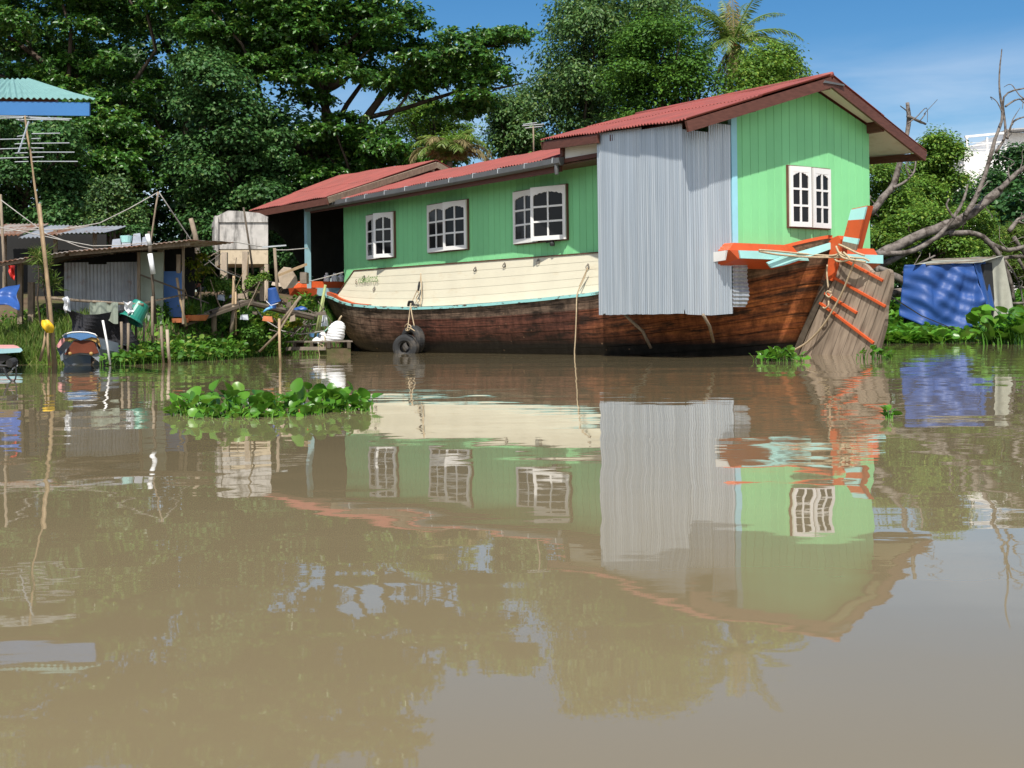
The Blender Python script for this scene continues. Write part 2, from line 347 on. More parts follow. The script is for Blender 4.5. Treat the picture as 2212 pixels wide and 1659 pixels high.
    l.new(mx4.outputs[0], sd.inputs['Color1']); l.new(seam.outputs[0], sd.inputs['Color2'])
    # nail heads / chalky flecks
    vo = n.new('ShaderNodeTexVoronoi'); vo.inputs['Scale'].default_value = 1.0
    cmb3 = n.new('ShaderNodeCombineXYZ'); l.new(math_('MULTIPLY', sp.outputs['X'], 3.1), cmb3.inputs[0]); l.new(math_('MULTIPLY', sp.outputs['Y'], 1.0), cmb3.inputs[1])
    l.new(cmb3.outputs[0], vo.inputs['Vector'])
    fk = n.new('ShaderNodeMapRange'); fk.inputs['From Min'].default_value = 0.10; fk.inputs['From Max'].default_value = 0.06; fk.inputs['To Max'].default_value = 0.55
    l.new(vo.outputs['Distance'], fk.inputs['Value'])
    mx5 = n.new('ShaderNodeMixRGB'); mx5.inputs['Color2'].default_value = (0.33, 0.2, 0.12, 1)
    l.new(fk.outputs[0], mx5.inputs['Fac']); l.new(sd.outputs[0], mx5.inputs['Color1'])
    # weathering: mottled grain and runs of dirt down the planks
    mt = noise(n, l, 9.0, 8, 0.75, stretch=(0.7, 0.7, 1.3)); dr = noise(n, l, 2.6, 6, 0.7, stretch=(2.4, 2.4, 0.28))
    mr1 = n.new('ShaderNodeMapRange'); mr1.inputs['From Min'].default_value = 0.3; mr1.inputs['From Max'].default_value = 0.7; mr1.inputs['To Min'].default_value = 0.5; mr1.inputs['To Max'].default_value = 1.5
    mr2 = n.new('ShaderNodeMapRange'); mr2.inputs['From Min'].default_value = 0.35; mr2.inputs['From Max'].default_value = 0.65; mr2.inputs['To Min'].default_value = 0.6; mr2.inputs['To Max'].default_value = 1.35
    l.new(mt.outputs['Fac'], mr1.inputs['Value']); l.new(dr.outputs['Fac'], mr2.inputs['Value'])
    hv = n.new('ShaderNodeHueSaturation'); l.new(math_('MULTIPLY', mr1.outputs[0], mr2.outputs[0]), hv.inputs['Value']); l.new(mx5.outputs[0], hv.inputs['Color'])
    l.new(hv.outputs[0], b.inputs['Base Color'])
    b.inputs['Roughness'].default_value = 0.6; b.inputs['Specular IOR Level'].default_value = 0.25
    hb = math_('ADD', math_('MULTIPLY', seam.outputs[0], 0.6), math_('MULTIPLY', g1.outputs['Fac'], 0.5))
    bm = n.new('ShaderNodeBump'); bm.inputs['Strength'].default_value = 0.7; bm.inputs['Distance'].default_value = 0.02
    l.new(hb, bm.inputs['Height']); l.new(bm.outputs[0], b.inputs['Normal'])
    return m
M['hull'] = hull_material()
def rudder_material():
    m, n, l, b = new_mat('bleached_rudder_planks')
    uv = n.new('ShaderNodeUVMap'); uv.uv_map = 'UVMap'
    sp = n.new('ShaderNodeSeparateXYZ'); l.new(uv.outputs[0], sp.inputs[0])
    fr = n.new('ShaderNodeMath'); fr.operation = 'FRACT'; l.new(sp.outputs['X'], fr.inputs[0])
    seam = n.new('ShaderNodeMapRange'); seam.inputs['From Max'].default_value = 0.1; seam.inputs['To Min'].default_value = 0.25
    l.new(fr.outputs[0], seam.inputs['Value'])
    mp_ = n.new('ShaderNodeMapping'); mp_.inputs['Scale'].default_value = (1.7, 0.35, 1); l.new(uv.outputs[0], mp_.inputs['Vector'])
    g = n.new('ShaderNodeTexNoise'); g.inputs['Scale'].default_value = 2; g.inputs['Detail'].default_value = 6; l.new(mp_.outputs[0], g.inputs['Vector'])
    r = ramp(n, [(0.28, (0.15, 0.11, 0.08)), (0.5, (0.27, 0.21, 0.16)), (0.75, (0.36, 0.28, 0.21))])
    l.new(g.outputs['Fac'], r.inputs['Fac'])
    mx = n.new('ShaderNodeMixRGB'); mx.blend_type = 'MULTIPLY'; mx.inputs['Fac'].default_value = 1
    fl = n.new('ShaderNodeMath'); fl.operation = 'FLOOR'; l.new(sp.outputs['X'], fl.inputs[0])
    wn_ = n.new('ShaderNodeTexWhiteNoise'); wn_.noise_dimensions = '1D'; l.new(fl.outputs[0], wn_.inputs['W'])
    hv = n.new('ShaderNodeHueSaturation'); vr = n.new('ShaderNodeMapRange'); vr.inputs['To Min'].default_value = 0.72; vr.inputs['To Max'].default_value = 1.3
    l.new(wn_.outputs['Value'], vr.inputs['Value']); l.new(vr.outputs[0], hv.inputs['Value']); l.new(r.outputs[0], hv.inputs['Color'])
    l.new(hv.outputs[0], mx.inputs['Color1']); l.new(seam.outputs[0], mx.inputs['Color2'])
    l.new(mx.outputs[0], b.inputs['Base Color']); b.inputs['Roughness'].default_value = 0.8; b.inputs['Specular IOR Level'].default_value = 0.2
    return m
M['rudder'] = rudder_material()
# ---------------------------------------------------------------- mesh helpers
class MB:
    def __init__(self): self.v = []; self.f = []; self.uv = {}; self.mi = []; self.cur = 0
    def add(self, verts, faces, uvs=None):
        o = len(self.v); self.v += [tuple(p) for p in verts]
        for k, f in enumerate(faces):
            if uvs: self.uv[len(self.f)] = [uvs[i] for i in f]
            self.f.append(tuple(i + o for i in f)); self.mi.append(self.cur)
        return self
    def box(self, a, b):
        x0, y0, z0 = a; x1, y1, z1 = b
        return self.add([(x0, y0, z0), (x1, y0, z0), (x1, y1, z0), (x0, y1, z0), (x0, y0, z1), (x1, y0, z1), (x1, y1, z1), (x0, y1, z1)],
                        [(0, 3, 2, 1), (4, 5, 6, 7), (0, 1, 5, 4), (1, 2, 6, 5), (2, 3, 7, 6), (3, 0, 4, 7)])
    def hexa(self, p):                  # 8 corners: bottom loop then top loop
        return self.add(p, [(0, 3, 2, 1), (4, 5, 6, 7), (0, 1, 5, 4), (1, 2, 6, 5), (2, 3, 7, 6), (3, 0, 4, 7)])
    def prism(self, poly, ext):
        n = len(poly); ext = Vector(ext)
        p = [Vector(q) for q in poly]
        return self.add(p + [q + ext for q in p], [tuple(range(n - 1, -1, -1)), tuple(range(n, 2 * n))] + [(k, (k + 1) % n, n + (k + 1) % n, n + k) for k in range(n)])
    def beam(self, a, b, w, h, up=(0, 0, 1)):
        a = Vector(a); b = Vector(b); d = (b - a).normalized(); up = Vector(up)
        s = d.cross(up)
        if s.length < 1e-4: s = d.cross(Vector((0, 1, 0)))
        s.normalize(); u = s.cross(d).normalized()
        c = [a - s * w / 2 - u * h / 2, a + s * w / 2 - u * h / 2, b + s * w / 2 - u * h / 2, b - s * w / 2 - u * h / 2]
        return self.hexa(c + [q + u * h for q in c])
    def tube(self, pts, r, n=6, cap=True):
        pts = [Vector(p) for p in pts]; N = len(pts)
        if isinstance(r, (int, float)): r = [r] * N
        vs = []; prev = None
        for k, p in enumerate(pts):
            d = (pts[min(k + 1, N - 1)] - pts[max(k - 1, 0)]).normalized()
            if prev is None:
                ref = Vector((0, 0, 1)) if abs(d.z) < 0.9 else Vector((1, 0, 0))
                s = d.cross(ref).normalized()
            else:
                s = prev - d * prev.dot(d)
                s = s.normalized() if s.length > 1e-6 else d.cross(Vector((0, 0, 1))).normalized()
            prev = s; u = d.cross(s)
            for j in range(n):
                a = 2 * PI * j / n; vs.append(p + (s * math.cos(a) + u * math.sin(a)) * r[k])
        fs = [(k * n + j, k * n + (j + 1) % n, (k + 1) * n + (j + 1) % n, (k + 1) * n + j) for k in range(N - 1) for j in range(n)]
        if cap: fs += [tuple(range(n - 1, -1, -1)), tuple(range((N - 1) * n, N * n))]
        return self.add(vs, fs)
    def lathe(self, prof, n=20, o=(0, 0, 0), axis=(0, 0, 1)):
        q = Vector((0, 0, 1)).rotation_difference(Vector(axis)); o = Vector(o); vs = []
        for r, z in prof:
            for j in range(n):
                a = 2 * PI * j / n; vs.append(o + q @ Vector((r * math.cos(a), r * math.sin(a), z)))
        fs = [(k * n + j, k * n + (j + 1) % n, (k + 1) * n + (j + 1) % n, (k + 1) * n + j) for k in range(len(prof) - 1) for j in range(n)]
        return self.add(vs, fs)
    def grid(self, fn, nu, nv, uvf=None, flip=False):
        vs = []; uvs = []
        for i in range(nu + 1):
            for j in range(nv + 1):
                vs.append(fn(i / nu, j / nv)); uvs.append(uvf(i / nu, j / nv) if uvf else (i / nu, j / nv))
        fs = []
        for i in range(nu):
            for j in range(nv):
                a = i * (nv + 1) + j; q = (a, a + nv + 1, a + nv + 2, a + 1)
                fs.append(q[::-1] if flip else q)
        return self.add(vs, fs, uvs)
    def sheet(self, fn, nu, nv, th):    # a grid with a real thickness: fn(u, v) -> (point, normal)
        top = [[fn(i / nu, j / nv) for j in range(nv + 1)] for i in range(nu + 1)]
        vs = []
        for side in (0.5, -0.5):
            for i in range(nu + 1):
                for j in range(nv + 1):
                    p, nn = top[i][j]; vs.append(Vector(p) + Vector(nn) * th * side)
        K = (nu + 1) * (nv + 1); fs = []
        ix = lambda i, j: i * (nv + 1) + j
        for i in range(nu):
            for j in range(nv):
                q = (ix(i, j), ix(i + 1, j), ix(i + 1, j + 1), ix(i, j + 1)); fs.append(q); fs.append(tuple(x + K for x in q[::-1]))
        for i in range(nu):
            for j in (0, nv):
                a, b = ix(i, j), ix(i + 1, j); fs.append((a, a + K, b + K, b) if j == 0 else (b, b + K, a + K, a))
        for j in range(nv):
            for i in (0, nu):
                a, b = ix(i, j), ix(i, j + 1); fs.append((b, b + K, a + K, a) if i == 0 else (a, a + K, b + K, b))
        return self.add(vs, fs)
    def build(self, name, mat, parent=None, smooth=False, origin=None, world_pts=False):
        v = self.v
        if world_pts and parent is not None:
            inv = parent.matrix_basis.inverted(); v = [tuple(inv @ Vector(p)) for p in v]
        if origin is not None:
            o = Vector(origin); v = [tuple(Vector(p) - o) for p in v]
        me = bpy.data.meshes.new(name); me.from_pydata(v, [], self.f)
        mats = mat if isinstance(mat, (list, tuple)) else [mat]
        for m in mats: me.materials.append(m)
        if len(mats) > 1: me.polygons.foreach_set('material_index', self.mi)
        if self.uv:
            L = me.uv_layers.new(name='UVMap')
            for p in me.polygons:
                q = self.uv.get(p.index)
                if q:
                    for k, li in enumerate(p.loop_indices): L.data[li].uv = q[k]
        if smooth: me.polygons.foreach_set('use_smooth', [True] * len(me.polygons))
        me.update()
        ob = bpy.data.objects.new(name, me); C.objects.link(ob)
        if origin is not None: ob.location = origin
        if parent is not None: ob.parent = parent
        return ob

def np_mesh(name, V, F, mat, parent=None, origin=(0, 0, 0), smooth=False):
    """V (N,3) world points, F (K,4 or 3) faces."""
    V = np.asarray(V, np.float32) - np.asarray(origin, np.float32)
    F = np.asarray(F, np.int32); k = F.shape[1]
    me = bpy.data.meshes.new(name)
    me.vertices.add(len(V)); me.vertices.foreach_set('co', V.ravel())
    me.loops.add(F.size); me.loops.foreach_set('vertex_index', F.ravel())
    me.polygons.add(len(F)); me.polygons.foreach_set('loop_start', np.arange(0, F.size, k, dtype=np.int32))
    me.polygons.foreach_set('loop_total', np.full(len(F), k, np.int32))
    if smooth: me.polygons.foreach_set('use_smooth', np.ones(len(F), bool))
    me.materials.append(mat); me.update(calc_edges=True)
    ob = bpy.data.objects.new(name, me); C.objects.link(ob)
    if parent is not None: ob.parent = parent
    else: ob.location = origin
    return ob

def tag(o, label=None, cat=None, group=None, kind=None):
    if label: o['label'] = label
    if cat: o['category'] = cat
    if group: o['group'] = group
    if kind: o['kind'] = kind
    return o
def thing(name, label, cat, at_=(0, 0, 0), group=None, rz=0.0):
    o = bpy.data.objects.new(name, None); C.objects.link(o)
    o.empty_display_size = 0.2
    o.location = at_; o.rotation_euler = (0, 0, rz)
    o.matrix_basis = Matrix.Translation(Vector(at_)) @ Matrix.Rotation(rz, 4, 'Z')
    return tag(o, label, cat, group)

# ---------------------------------------------------------------- water and bank
BX_ = [-90, -30, -10.5, -8.6, -7.2, -6.0, -5.2, -4.4, -2, 2, 7, 12, 18, 30, 60, 160]
BY_ = [24, 25.5, 25.3, 24.6, 25.2, 28.0, 32.0, 37.5, 40.0, 40.5, 40.5, 41.5, 44, 50, 58, 62]
def bank_y(x): return float(np.interp(x, BX_, BY_))
_rg = np.random.default_rng(3)
_ph = _rg.uniform(0, 6.28, (8, 2)); _fr = _rg.uniform(0.25, 1.1, (8, 2))
def ground_z(x, y):
    d = y - bank_y(x)
    z = -1.2 if d < -2.5 else float(np.interp(d, [-2.5, -0.4, 0.2, 1.8, 5, 12, 30, 120], [-1.2, -0.25, 0.0, 0.72, 1.25, 1.7, 2.0, 2.4]))
    if d > 0: z += 0.06 * min(1, d) * sum(math.sin(x * _fr[k, 0] + _ph[k, 0]) * math.sin(y * _fr[k, 1] + _ph[k, 1]) for k in range(8))
    return z
def gz(p): return Vector((p.x, p.y, ground_z(p.x, p.y)))
g = MB()
xs = np.concatenate([np.linspace(-600, -60, 8), np.linspace(-50, -14, 12), np.arange(-13, 22, 0.5), np.linspace(23, 60, 20), np.linspace(75, 600, 8)])
ys = np.concatenate([np.arange(20, 50, 0.5), np.linspace(51, 90, 20), np.linspace(100, 900, 8)])
g.grid(lambda u, v: (xs[int(round(u * (len(xs) - 1)))], ys[int(round(v * (len(ys) - 1)))], ground_z(xs[int(round(u * (len(xs) - 1)))], ys[int(round(v * (len(ys) - 1)))])), len(xs) - 1, len(ys) - 1)
tag(g.build('ground', M['earth'], smooth=True), 'brown earth bank rising from the river behind the moored boats', 'ground', kind='structure')

SWELL = 7.4                            # phase of the long swell
def water_material():
    m, n, l, b = new_mat('muddy_river_water')
    t = n.new('ShaderNodeTexCoord')
    big = noise(n, l, 0.35, 3)
    r = ramp(n, [(0.3, (0.208, 0.164, 0.092)), (0.7, (0.232, 0.184, 0.104))])
    l.new(big.outputs['Fac'], r.inputs['Fac']); l.new(r.outputs[0], b.inputs['Base Color'])
    b.inputs['Roughness'].default_value = 0.015; b.inputs['IOR'].default_value = 1.333
    b.inputs['Specular IOR Level'].default_value = 0.5
    def wave(stretch, scale, detail, rough=0.5, dist=0.0, off=None):
        q = noise(n, l, scale, detail, rough, stretch=stretch, dist=dist)
        if off: q.inputs['Vector'].links[0].from_node.inputs['Location'].default_value = off
        return q.outputs['Fac']
    # patches where a breath of wind or a wake ruffles the surface
    mask = n.new('ShaderNodeMapRange'); mask.inputs['From Min'].default_value = 0.50; mask.inputs['From Max'].default_value = 0.68
    mk = noise(n, l, 0.16, 2, stretch=(0.5, 1.3, 1)); l.new(mk.outputs['Fac'], mask.inputs['Value'])
    def scl(a, k):
        q = n.new('ShaderNodeMath'); q.operation = 'MULTIPLY'; l.new(a, q.inputs[0])
        if isinstance(k, (int, float)): q.inputs[1].default_value = k
        else: l.new(k, q.inputs[1])
        return q.outputs[0]
    def add(a, c):
        q = n.new('ShaderNodeMath'); q.operation = 'ADD'; l.new(a, q.inputs[0]); l.new(c, q.inputs[1]); return q.outputs[0]
    h = add(scl(wave((0.35, 1, 1), 0.55, 1.5, off=(0, SWELL, 0)), 0.0105), scl(wave((0.4, 1, 1), 2.6, 1.5, dist=0.2), 0.0016))
    ruf = add(scl(wave((0.45, 1, 1), 9.0, 2), 0.0008), scl(wave((0.5, 1, 1), 1.6, 2), 0.003))
    h = add(h, scl(wave((1.0, 0.32, 1), 1.9, 1.5, dist=0.4), 0.0042)); h = add(h, scl(wave((1.0, 0.4, 1), 4.6, 1.0), 0.0007))
    h = add(h, scl(ruf, mask.outputs[0]))
    h = add(h, scl(wave((0.5, 1, 1), 13.0, 2), 0.00010))
    bp = n.new('ShaderNodeBump'); bp.inputs['Strength'].default_value = 1.0; bp.inputs['Distance'].default_value = 1.0
    l.new(h, bp.inputs['Height']); l.new(bp.outputs[0], b.inputs['Normal'])
    return m
M['water'] = water_material()
w = MB(); w.grid(lambda u, v: (-700 + 1400 * u, -120 + 320 * v, 0), 14, 8)
tag(w.build('water', M['water']), 'calm muddy brown river water mirroring the houseboat', 'river', kind='structure')

# ---------------------------------------------------------------- foliage
def rnd_unit(rg, n):
    v = rg.normal(size=(n, 3)); return v / np.linalg.norm(v, axis=1, keepdims=True)
def norm(v): return v / np.maximum(np.linalg.norm(v, axis=1, keepdims=True), 1e-6)
def leaf_arrays(c, nrm, d, L, W, fold=0.12):
    """leaf blades: base point c, lying along d, facing nrm, folded on the midrib"""
    d = norm(d - nrm * np.sum(d * nrm, 1, keepdims=True)); s = np.cross(nrm, d)
    L = L[:, None]; W = W[:, None]
    base = c; tip = c + d * L - nrm * L * 0.12
    mid = c + d * L * 0.55 - nrm * W * fold
    lf = c + d * L * 0.55 + s * W * 0.5 + nrm * W * 0.10
    rt = c + d * L * 0.55 - s * W * 0.5 + nrm * W * 0.10
    V = np.stack([base, rt, tip, lf, mid], 1).reshape(-1, 3)
    i = np.arange(len(c))[:, None] * 5
    F = np.concatenate([i + np.array([[0, 1, 2, 4]]), i + np.array([[0, 4, 2, 3]])], 0)
    return V, F
def crown(blobs, n_leaf, L, rg, rosette=1, aspect=0.6, up=0.8, droop=0.0, inner=0.45):
    """leaves over ellipsoidal clumps: blobs = list of (centre, (rx, ry, rz))"""
    c = np.array([tuple(b[0]) for b in blobs]); R = np.array([b[1] for b in blobs])
    area = (R[:, 0] * R[:, 2] + R[:, 0] * R[:, 1]); p = area / area.sum()
    k = n_leaf // rosette
    bi = rg.choice(len(blobs), k, p=p)
    u = rnd_unit(rg, k); u[:, 2] = np.where(u[:, 2] < -0.35, -u[:, 2] * 0.6, u[:, 2])
    rr = (1 - (1 - inner) * rg.random(k) ** 1.7)
    # a ragged skin: clump radius varies with direction
    wob = 1 + 0.22 * np.sin(u[:, 0] * 5.1 + bi * 1.3) * np.sin(u[:, 1] * 4.3 + bi * 2.1) + 0.16 * rg.normal(size=k)
    pos = c[bi] + u * R[bi] * (rr * wob)[:, None]
    out = norm(u / R[bi]); nr = norm(out * 0.55 + np.array([0, 0, up]) + rg.normal(size=(k, 3)) * 0.35)
    if rosette > 1:
        pos = np.repeat(pos, rosette, 0); nr = np.repeat(nr, rosette, 0); out = np.repeat(out, rosette, 0)
        ang = np.tile(np.arange(rosette) * 2 * PI / rosette, k) + np.repeat(rg.random(k) * 6.28, rosette)
        t1 = norm(np.cross(nr, rnd_unit(rg, 1))); t2 = np.cross(nr, t1)
        d = t1 * np.cos(ang)[:, None] + t2 * np.sin(ang)[:, None]
        d = norm(d + np.array([0, 0, -droop])); nr = norm(nr + rg.normal(size=nr.shape) * 0.45)
    else:
        d = norm(rnd_unit(rg, k) + out * 0.5 + np.array([0, 0, -droop]))
    m = len(pos); Ls = L * rg.uniform(0.65, 1.25, m)
    return leaf_arrays(pos, nr, d, Ls, Ls * aspect)
def inpoly(x, y, poly):
    r = False; n = len(poly); j = n - 1
    for i in range(n):
        xi, yi = poly[i]; xj, yj = poly[j]
        if (yi > y) != (yj > y) and x < (xj - xi) * (y - yi) / (yj - yi) + xi: r = not r
        j = i
    return r
def fill(poly, n, D, dz, rx, rz, rnd, holes=(), gap=0.5, back=1.0, inset=0.55):
    """clump centres inside an outline, spread in depth; sizes in metres"""
    xs_ = [p[0] for p in poly]; ys_ = [p[1] for p in poly]; out = []; tries = 0; pts = []
    while len(out) < n and tries < n * 200:
        tries += 1
        x = rnd.uniform(min(xs_), max(xs_)); y = rnd.uniform(min(ys_), max(ys_))
        if not inpoly(x, y, poly): continue
        ix_, iz_ = min(inset * rx / pxm(D), 40), min(inset * rz / pxm(D), 30)
        if not all(inpoly(x + a * ix_, y + b * iz_, poly) for a, b in ((1, 0), (-1, 0), (0, -1))): continue
        if any((x - hx) ** 2 / hr ** 2 + (y - hy) ** 2 / hq ** 2 < 1 for hx, hy, hr, hq in holes): continue
        dd = D + rnd.uniform(-dz, dz) * back; s = rnd.uniform(0.65, 1.3)
        if any(abs(x - a) < gap * rx / pxm(D) and abs(y - b) < gap * rz / pxm(D) for a, b in pts[-90:]) and rnd.random() < 0.9: continue
        pts.append((x, y))
        out.append((at(x, y, dd), (rx * s, rx * s * rnd.uniform(0.8, 1.2), rz * s * rnd.uniform(0.8, 1.25))))
    return out
def limb(mb, a, b, r0, r1, rnd, sag=0.06, n=5, sides=6):
    a = Vector(a); b = Vector(b); L = (b - a).length; pts = []; rs = []
    for k in range(n + 1):
        u = k / n; p = a.lerp(b, u)
        if 0 < k < n: p += Vector((rnd.uniform(-1, 1), rnd.uniform(-1, 1), rnd.uniform(-0.6, 1))) * L * sag
        pts.append(p); rs.append(lerp(r0, r1, u))
    mb.tube(pts, rs, sides); return pts
def tree(name, label, base, blobs, mat, nleaf, L, seed, r0=0.2, fork=0.5, rosette=1, aspect=0.6, up=0.8, droop=0.1, nlimb=9, group=None, extra=None, cat='tree', top=None, inner=0.45):
    rg = np.random.default_rng(seed); rnd = random.Random(seed)
    base = gz(Vector(base)); base.z -= 0.15
    root = thing(name, label, cat, base, group)
    cc = sum((Vector(b[0]) for b in blobs), Vector()) / len(blobs)
    if top is not None: cc = Vector(top)
    zt = lerp(base.z, cc.z, fork); hub = Vector((lerp(base.x, cc.x, 0.5), lerp(base.y, cc.y, 0.5), zt))
    t = MB(); limb(t, base, hub, r0, r0 * 0.75, rnd, 0.02, 5, 9)
    pick = rnd.sample(blobs, min(nlimb, len(blobs)))
    mid = hub.lerp(cc, 0.6); limb(t, hub, mid, r0 * 0.75, r0 * 0.4, rnd, 0.04, 4, 8)
    for k, b in enumerate(pick):
        o = hub if k % 2 else mid
        limb(t, o, b[0], r0 * 0.45, 0.025, rnd, 0.07, 5, 5)
    for e in (extra or []): t.tube(e[0], e[1], 7)
    t.build('trunk', M['trunk'], root, smooth=True, world_pts=True)
    V, F = crown(blobs, nleaf, L, rg, rosette, aspect, up, droop, inner)
    np_mesh('crown', V, F, mat, root, base)
    return root
# ---------------------------------------------------------------- trees on the bank
R_ = random.Random(11)
# leftmost broad-leaved tree
polyA = [(-160, -150), (420, -150), (395, -10), (368, 30), (372, 130), (375, 200), (330, 260), (280, 330), (220, 300), (140, 330), (60, 260), (-30, 240), (-160, 240)]
bl = fill(polyA, 95, 45, 2.4, 0.95, 0.42, R_, holes=[(293, 100, 16, 9), (358, 25, 18, 20)])
tree('almond_tree', 'tall broad-leaved tree filling the upper left corner above the shacks', at(230, 640, 45.5), bl, M['leaf_broad'], 62000, 0.17, 21, 0.28, 0.45, 6, 0.58, 0.9, 0.15)
# the big tiered tree whose boughs reach out to the right over the boat
polyB = [(330, -140), (900, -140), (880, 10), (900, 45), (1020, 60), (1165, 60), (1160, 95), (1060, 125), (1150, 165), (1140, 190), (1060, 175), (1100, 240), (1060, 280), (960, 250), (880, 200), (790, 235), (760, 300), (640, 240), (540, 150), (450, 150), (400, 110), (375, 50)]
bl = fill(polyB, 150, 43.5, 2.4, 0.85, 0.36, R_, holes=[(860, 235, 48, 30), (1065, 140, 50, 9), (352, 40, 20, 40), (835, 20, 16, 30), (905, 22, 40, 14), (500, 175, 30, 28)])
arm = [([at(700, 420, 44.0), at(745, 340, 43.9), at(790, 255, 43.7), at(835, 195, 43.5), at(900, 140, 43.5), at(1000, 110, 43.5), at(1110, 90, 43.5)], [0.2, 0.17, 0.14, 0.12, 0.09, 0.06, 0.03]),
       ([at(790, 255, 43.7), at(870, 235, 43.5), at(980, 200, 43.3), at(1080, 190, 43.1), at(1130, 180, 43.1)], [0.09, 0.08, 0.06, 0.04, 0.02]),
       ([at(745, 340, 43.9), at(690, 200, 44.1), at(680, 60, 44.3), at(690, -60, 44.5)], [0.16, 0.13, 0.09, 0.04])]
tree('spreading_tree', 'large tiered tree spreading dark leafy boughs to the right over the boat roof', at(690, 600, 44.5), bl, M['leaf_broad'], 95000, 0.165, 22, 0.3, 0.4, 6, 0.58, 1.0, 0.12, extra=arm)
# right-hand drooping tiers of the same tree are separate boughs: a second, lower tree behind the low roof
polyB2 = [(640, 255), (760, 262), (850, 290), (1000, 330), (1000, 400), (960, 420), (800, 470), (640, 520), (610, 430), (630, 330)]
bl = fill(polyB2, 50, 42.5, 1.3, 0.75, 0.34, R_)
tree('leafy_tree', 'lower bright broad-leaved tree close behind the bow roof', at(740, 620, 43), bl, M['leaf_broad'], 34000, 0.165, 23, 0.18, 0.5, 6, 0.58, 0.85, 0.2)
# creeper-covered tree in the middle
polyC = [(375, 120), (455, 100), (540, 160), (580, 210), (640, 270), (650, 420), (620, 520), (520, 540), (420, 520), (385, 420), (370, 300)]
bl = fill(polyC, 72, 41, 1.6, 0.7, 0.5, R_, holes=[(490, 170, 24, 14)])
tree('creeper_tree', 'tree smothered in hanging creepers behind the concrete tank', at(480, 620, 41.5), bl, M['leaf_vine'], 42000, 0.135, 24, 0.22, 0.5, 1, 0.75, 0.55, 0.5)
polyC2 = [(-60, 240), (60, 250), (150, 290), (190, 360), (180, 480), (120, 520), (-60, 500)]
bl = fill(polyC2, 40, 38.5, 1.4, 0.65, 0.5, R_)
tree('creeper_tree', 'creeper-hung tree behind the television aerial on the left', at(40, 620, 39), bl, M['leaf_vine'], 26000, 0.125, 25, 0.2, 0.5, 1, 0.75, 0.55, 0.5)
polyD = [(150, 250), (330, 250), (350, 330), (330, 420), (300, 510), (180, 510), (120, 450), (150, 330)]
bl = fill(polyD, 38, 41, 1.6, 0.7, 0.4, R_, holes=[(330, 370, 40, 60)])
tree('leafy_tree', 'young broad-leaved tree growing behind the rusty shack roof', at(250, 620, 41.5), bl, M['leaf_broad'], 24000, 0.155, 26, 0.15, 0.45, 5, 0.6, 0.8, 0.2)
bl = [(at(225, 440, 33.5), (0.45, 0.4, 0.6)), (at(250, 410, 33.6), (0.4, 0.4, 0.5)), (at(232, 485, 33.5), (0.55, 0.45, 0.4)), (at(290, 470, 33.6), (0.35, 0.35, 0.45))]
tree('bushy_tree', 'small grey-green bushy tree poking up behind the shack roof', at(240, 600, 33.6), bl, M['leaf_grey'], 4200, 0.10, 27, 0.07, 0.5, 1, 0.6, 0.5, 0.2)

# dark wood behind the first row: one far mass
def far_mass(poly, n, D, dz, rx, rz, nleaf, L, mat, seed, label):
    rg = np.random.default_rng(seed); b = fill(poly, n, D, dz, rx, rz, random.Random(seed), inset=0.0)
    V, F = crown(b, nleaf, L, rg, 1, 0.7, 0.6, 0.3)
    o = np_mesh('woodland', V, F, mat, None, gz(at(poly[0][0], 600, D)))
    return tag(o, label, 'woodland', kind='stuff')
far_mass([(-250, 80), (100, 60), (270, 150), (340, 215), (560, 260), (780, 330), (870, 330), (900, 420), (1150, 420), (1500, 450), (1500, 640), (-250, 660)], 160, 56, 3.0, 1.8, 1.3, 44000, 0.34, M['leaf_dark'], 31, 'dark mass of far woodland seen between the front trees and huts')
far_mass([(1380, 430), (1850, 450), (2300, 440), (2500, 500), (2500, 640), (1380, 640)], 75, 62, 4, 1.7, 1.3, 20000, 0.34, M['leaf_dark'], 32, 'low dark scrub far off behind the fallen tree')

far_mass([(230, 330), (480, 330), (640, 420), (640, 650), (230, 650)], 60, 50, 1.2, 0.9, 0.7, 12000, 0.30, M['leaf_dark'], 33, 'dark thicket seen in the gap between the shack and the concrete tank')
bl = fill([(180, -150), (640, -150), (640, 120), (560, 230), (400, 260), (180, 260)], 50, 52, 1.6, 1.2, 0.7, R_, holes=[(352, 42, 22, 18), (492, 172, 26, 14), (293, 96, 14, 9), (640, 10, 20, 14)], inset=0.3)
tree('leafy_tree', 'dark broad-leaved tree standing farther back between the two tall trees on the left', at(400, 600, 52.5), bl, M['leaf_dark'], 26000, 0.22, 38, 0.22, 0.45, 6, 0.6, 0.8, 0.2)
# pale feathery tree and the half-dead palm seen over the low roof
bl = fill([(840, 235), (920, 210), (1010, 230), (1040, 280), (1010, 330), (880, 320), (840, 280)], 26, 60, 2, 1.0, 0.45, R_)
tree('feathery_tree', 'pale feathery-leaved tree far behind the bow roof', at(930, 560, 60), bl, M['leaf_bright'], 13000, 0.17, 33, 0.2, 0.5, 1, 0.45, 0.9, 0.2)

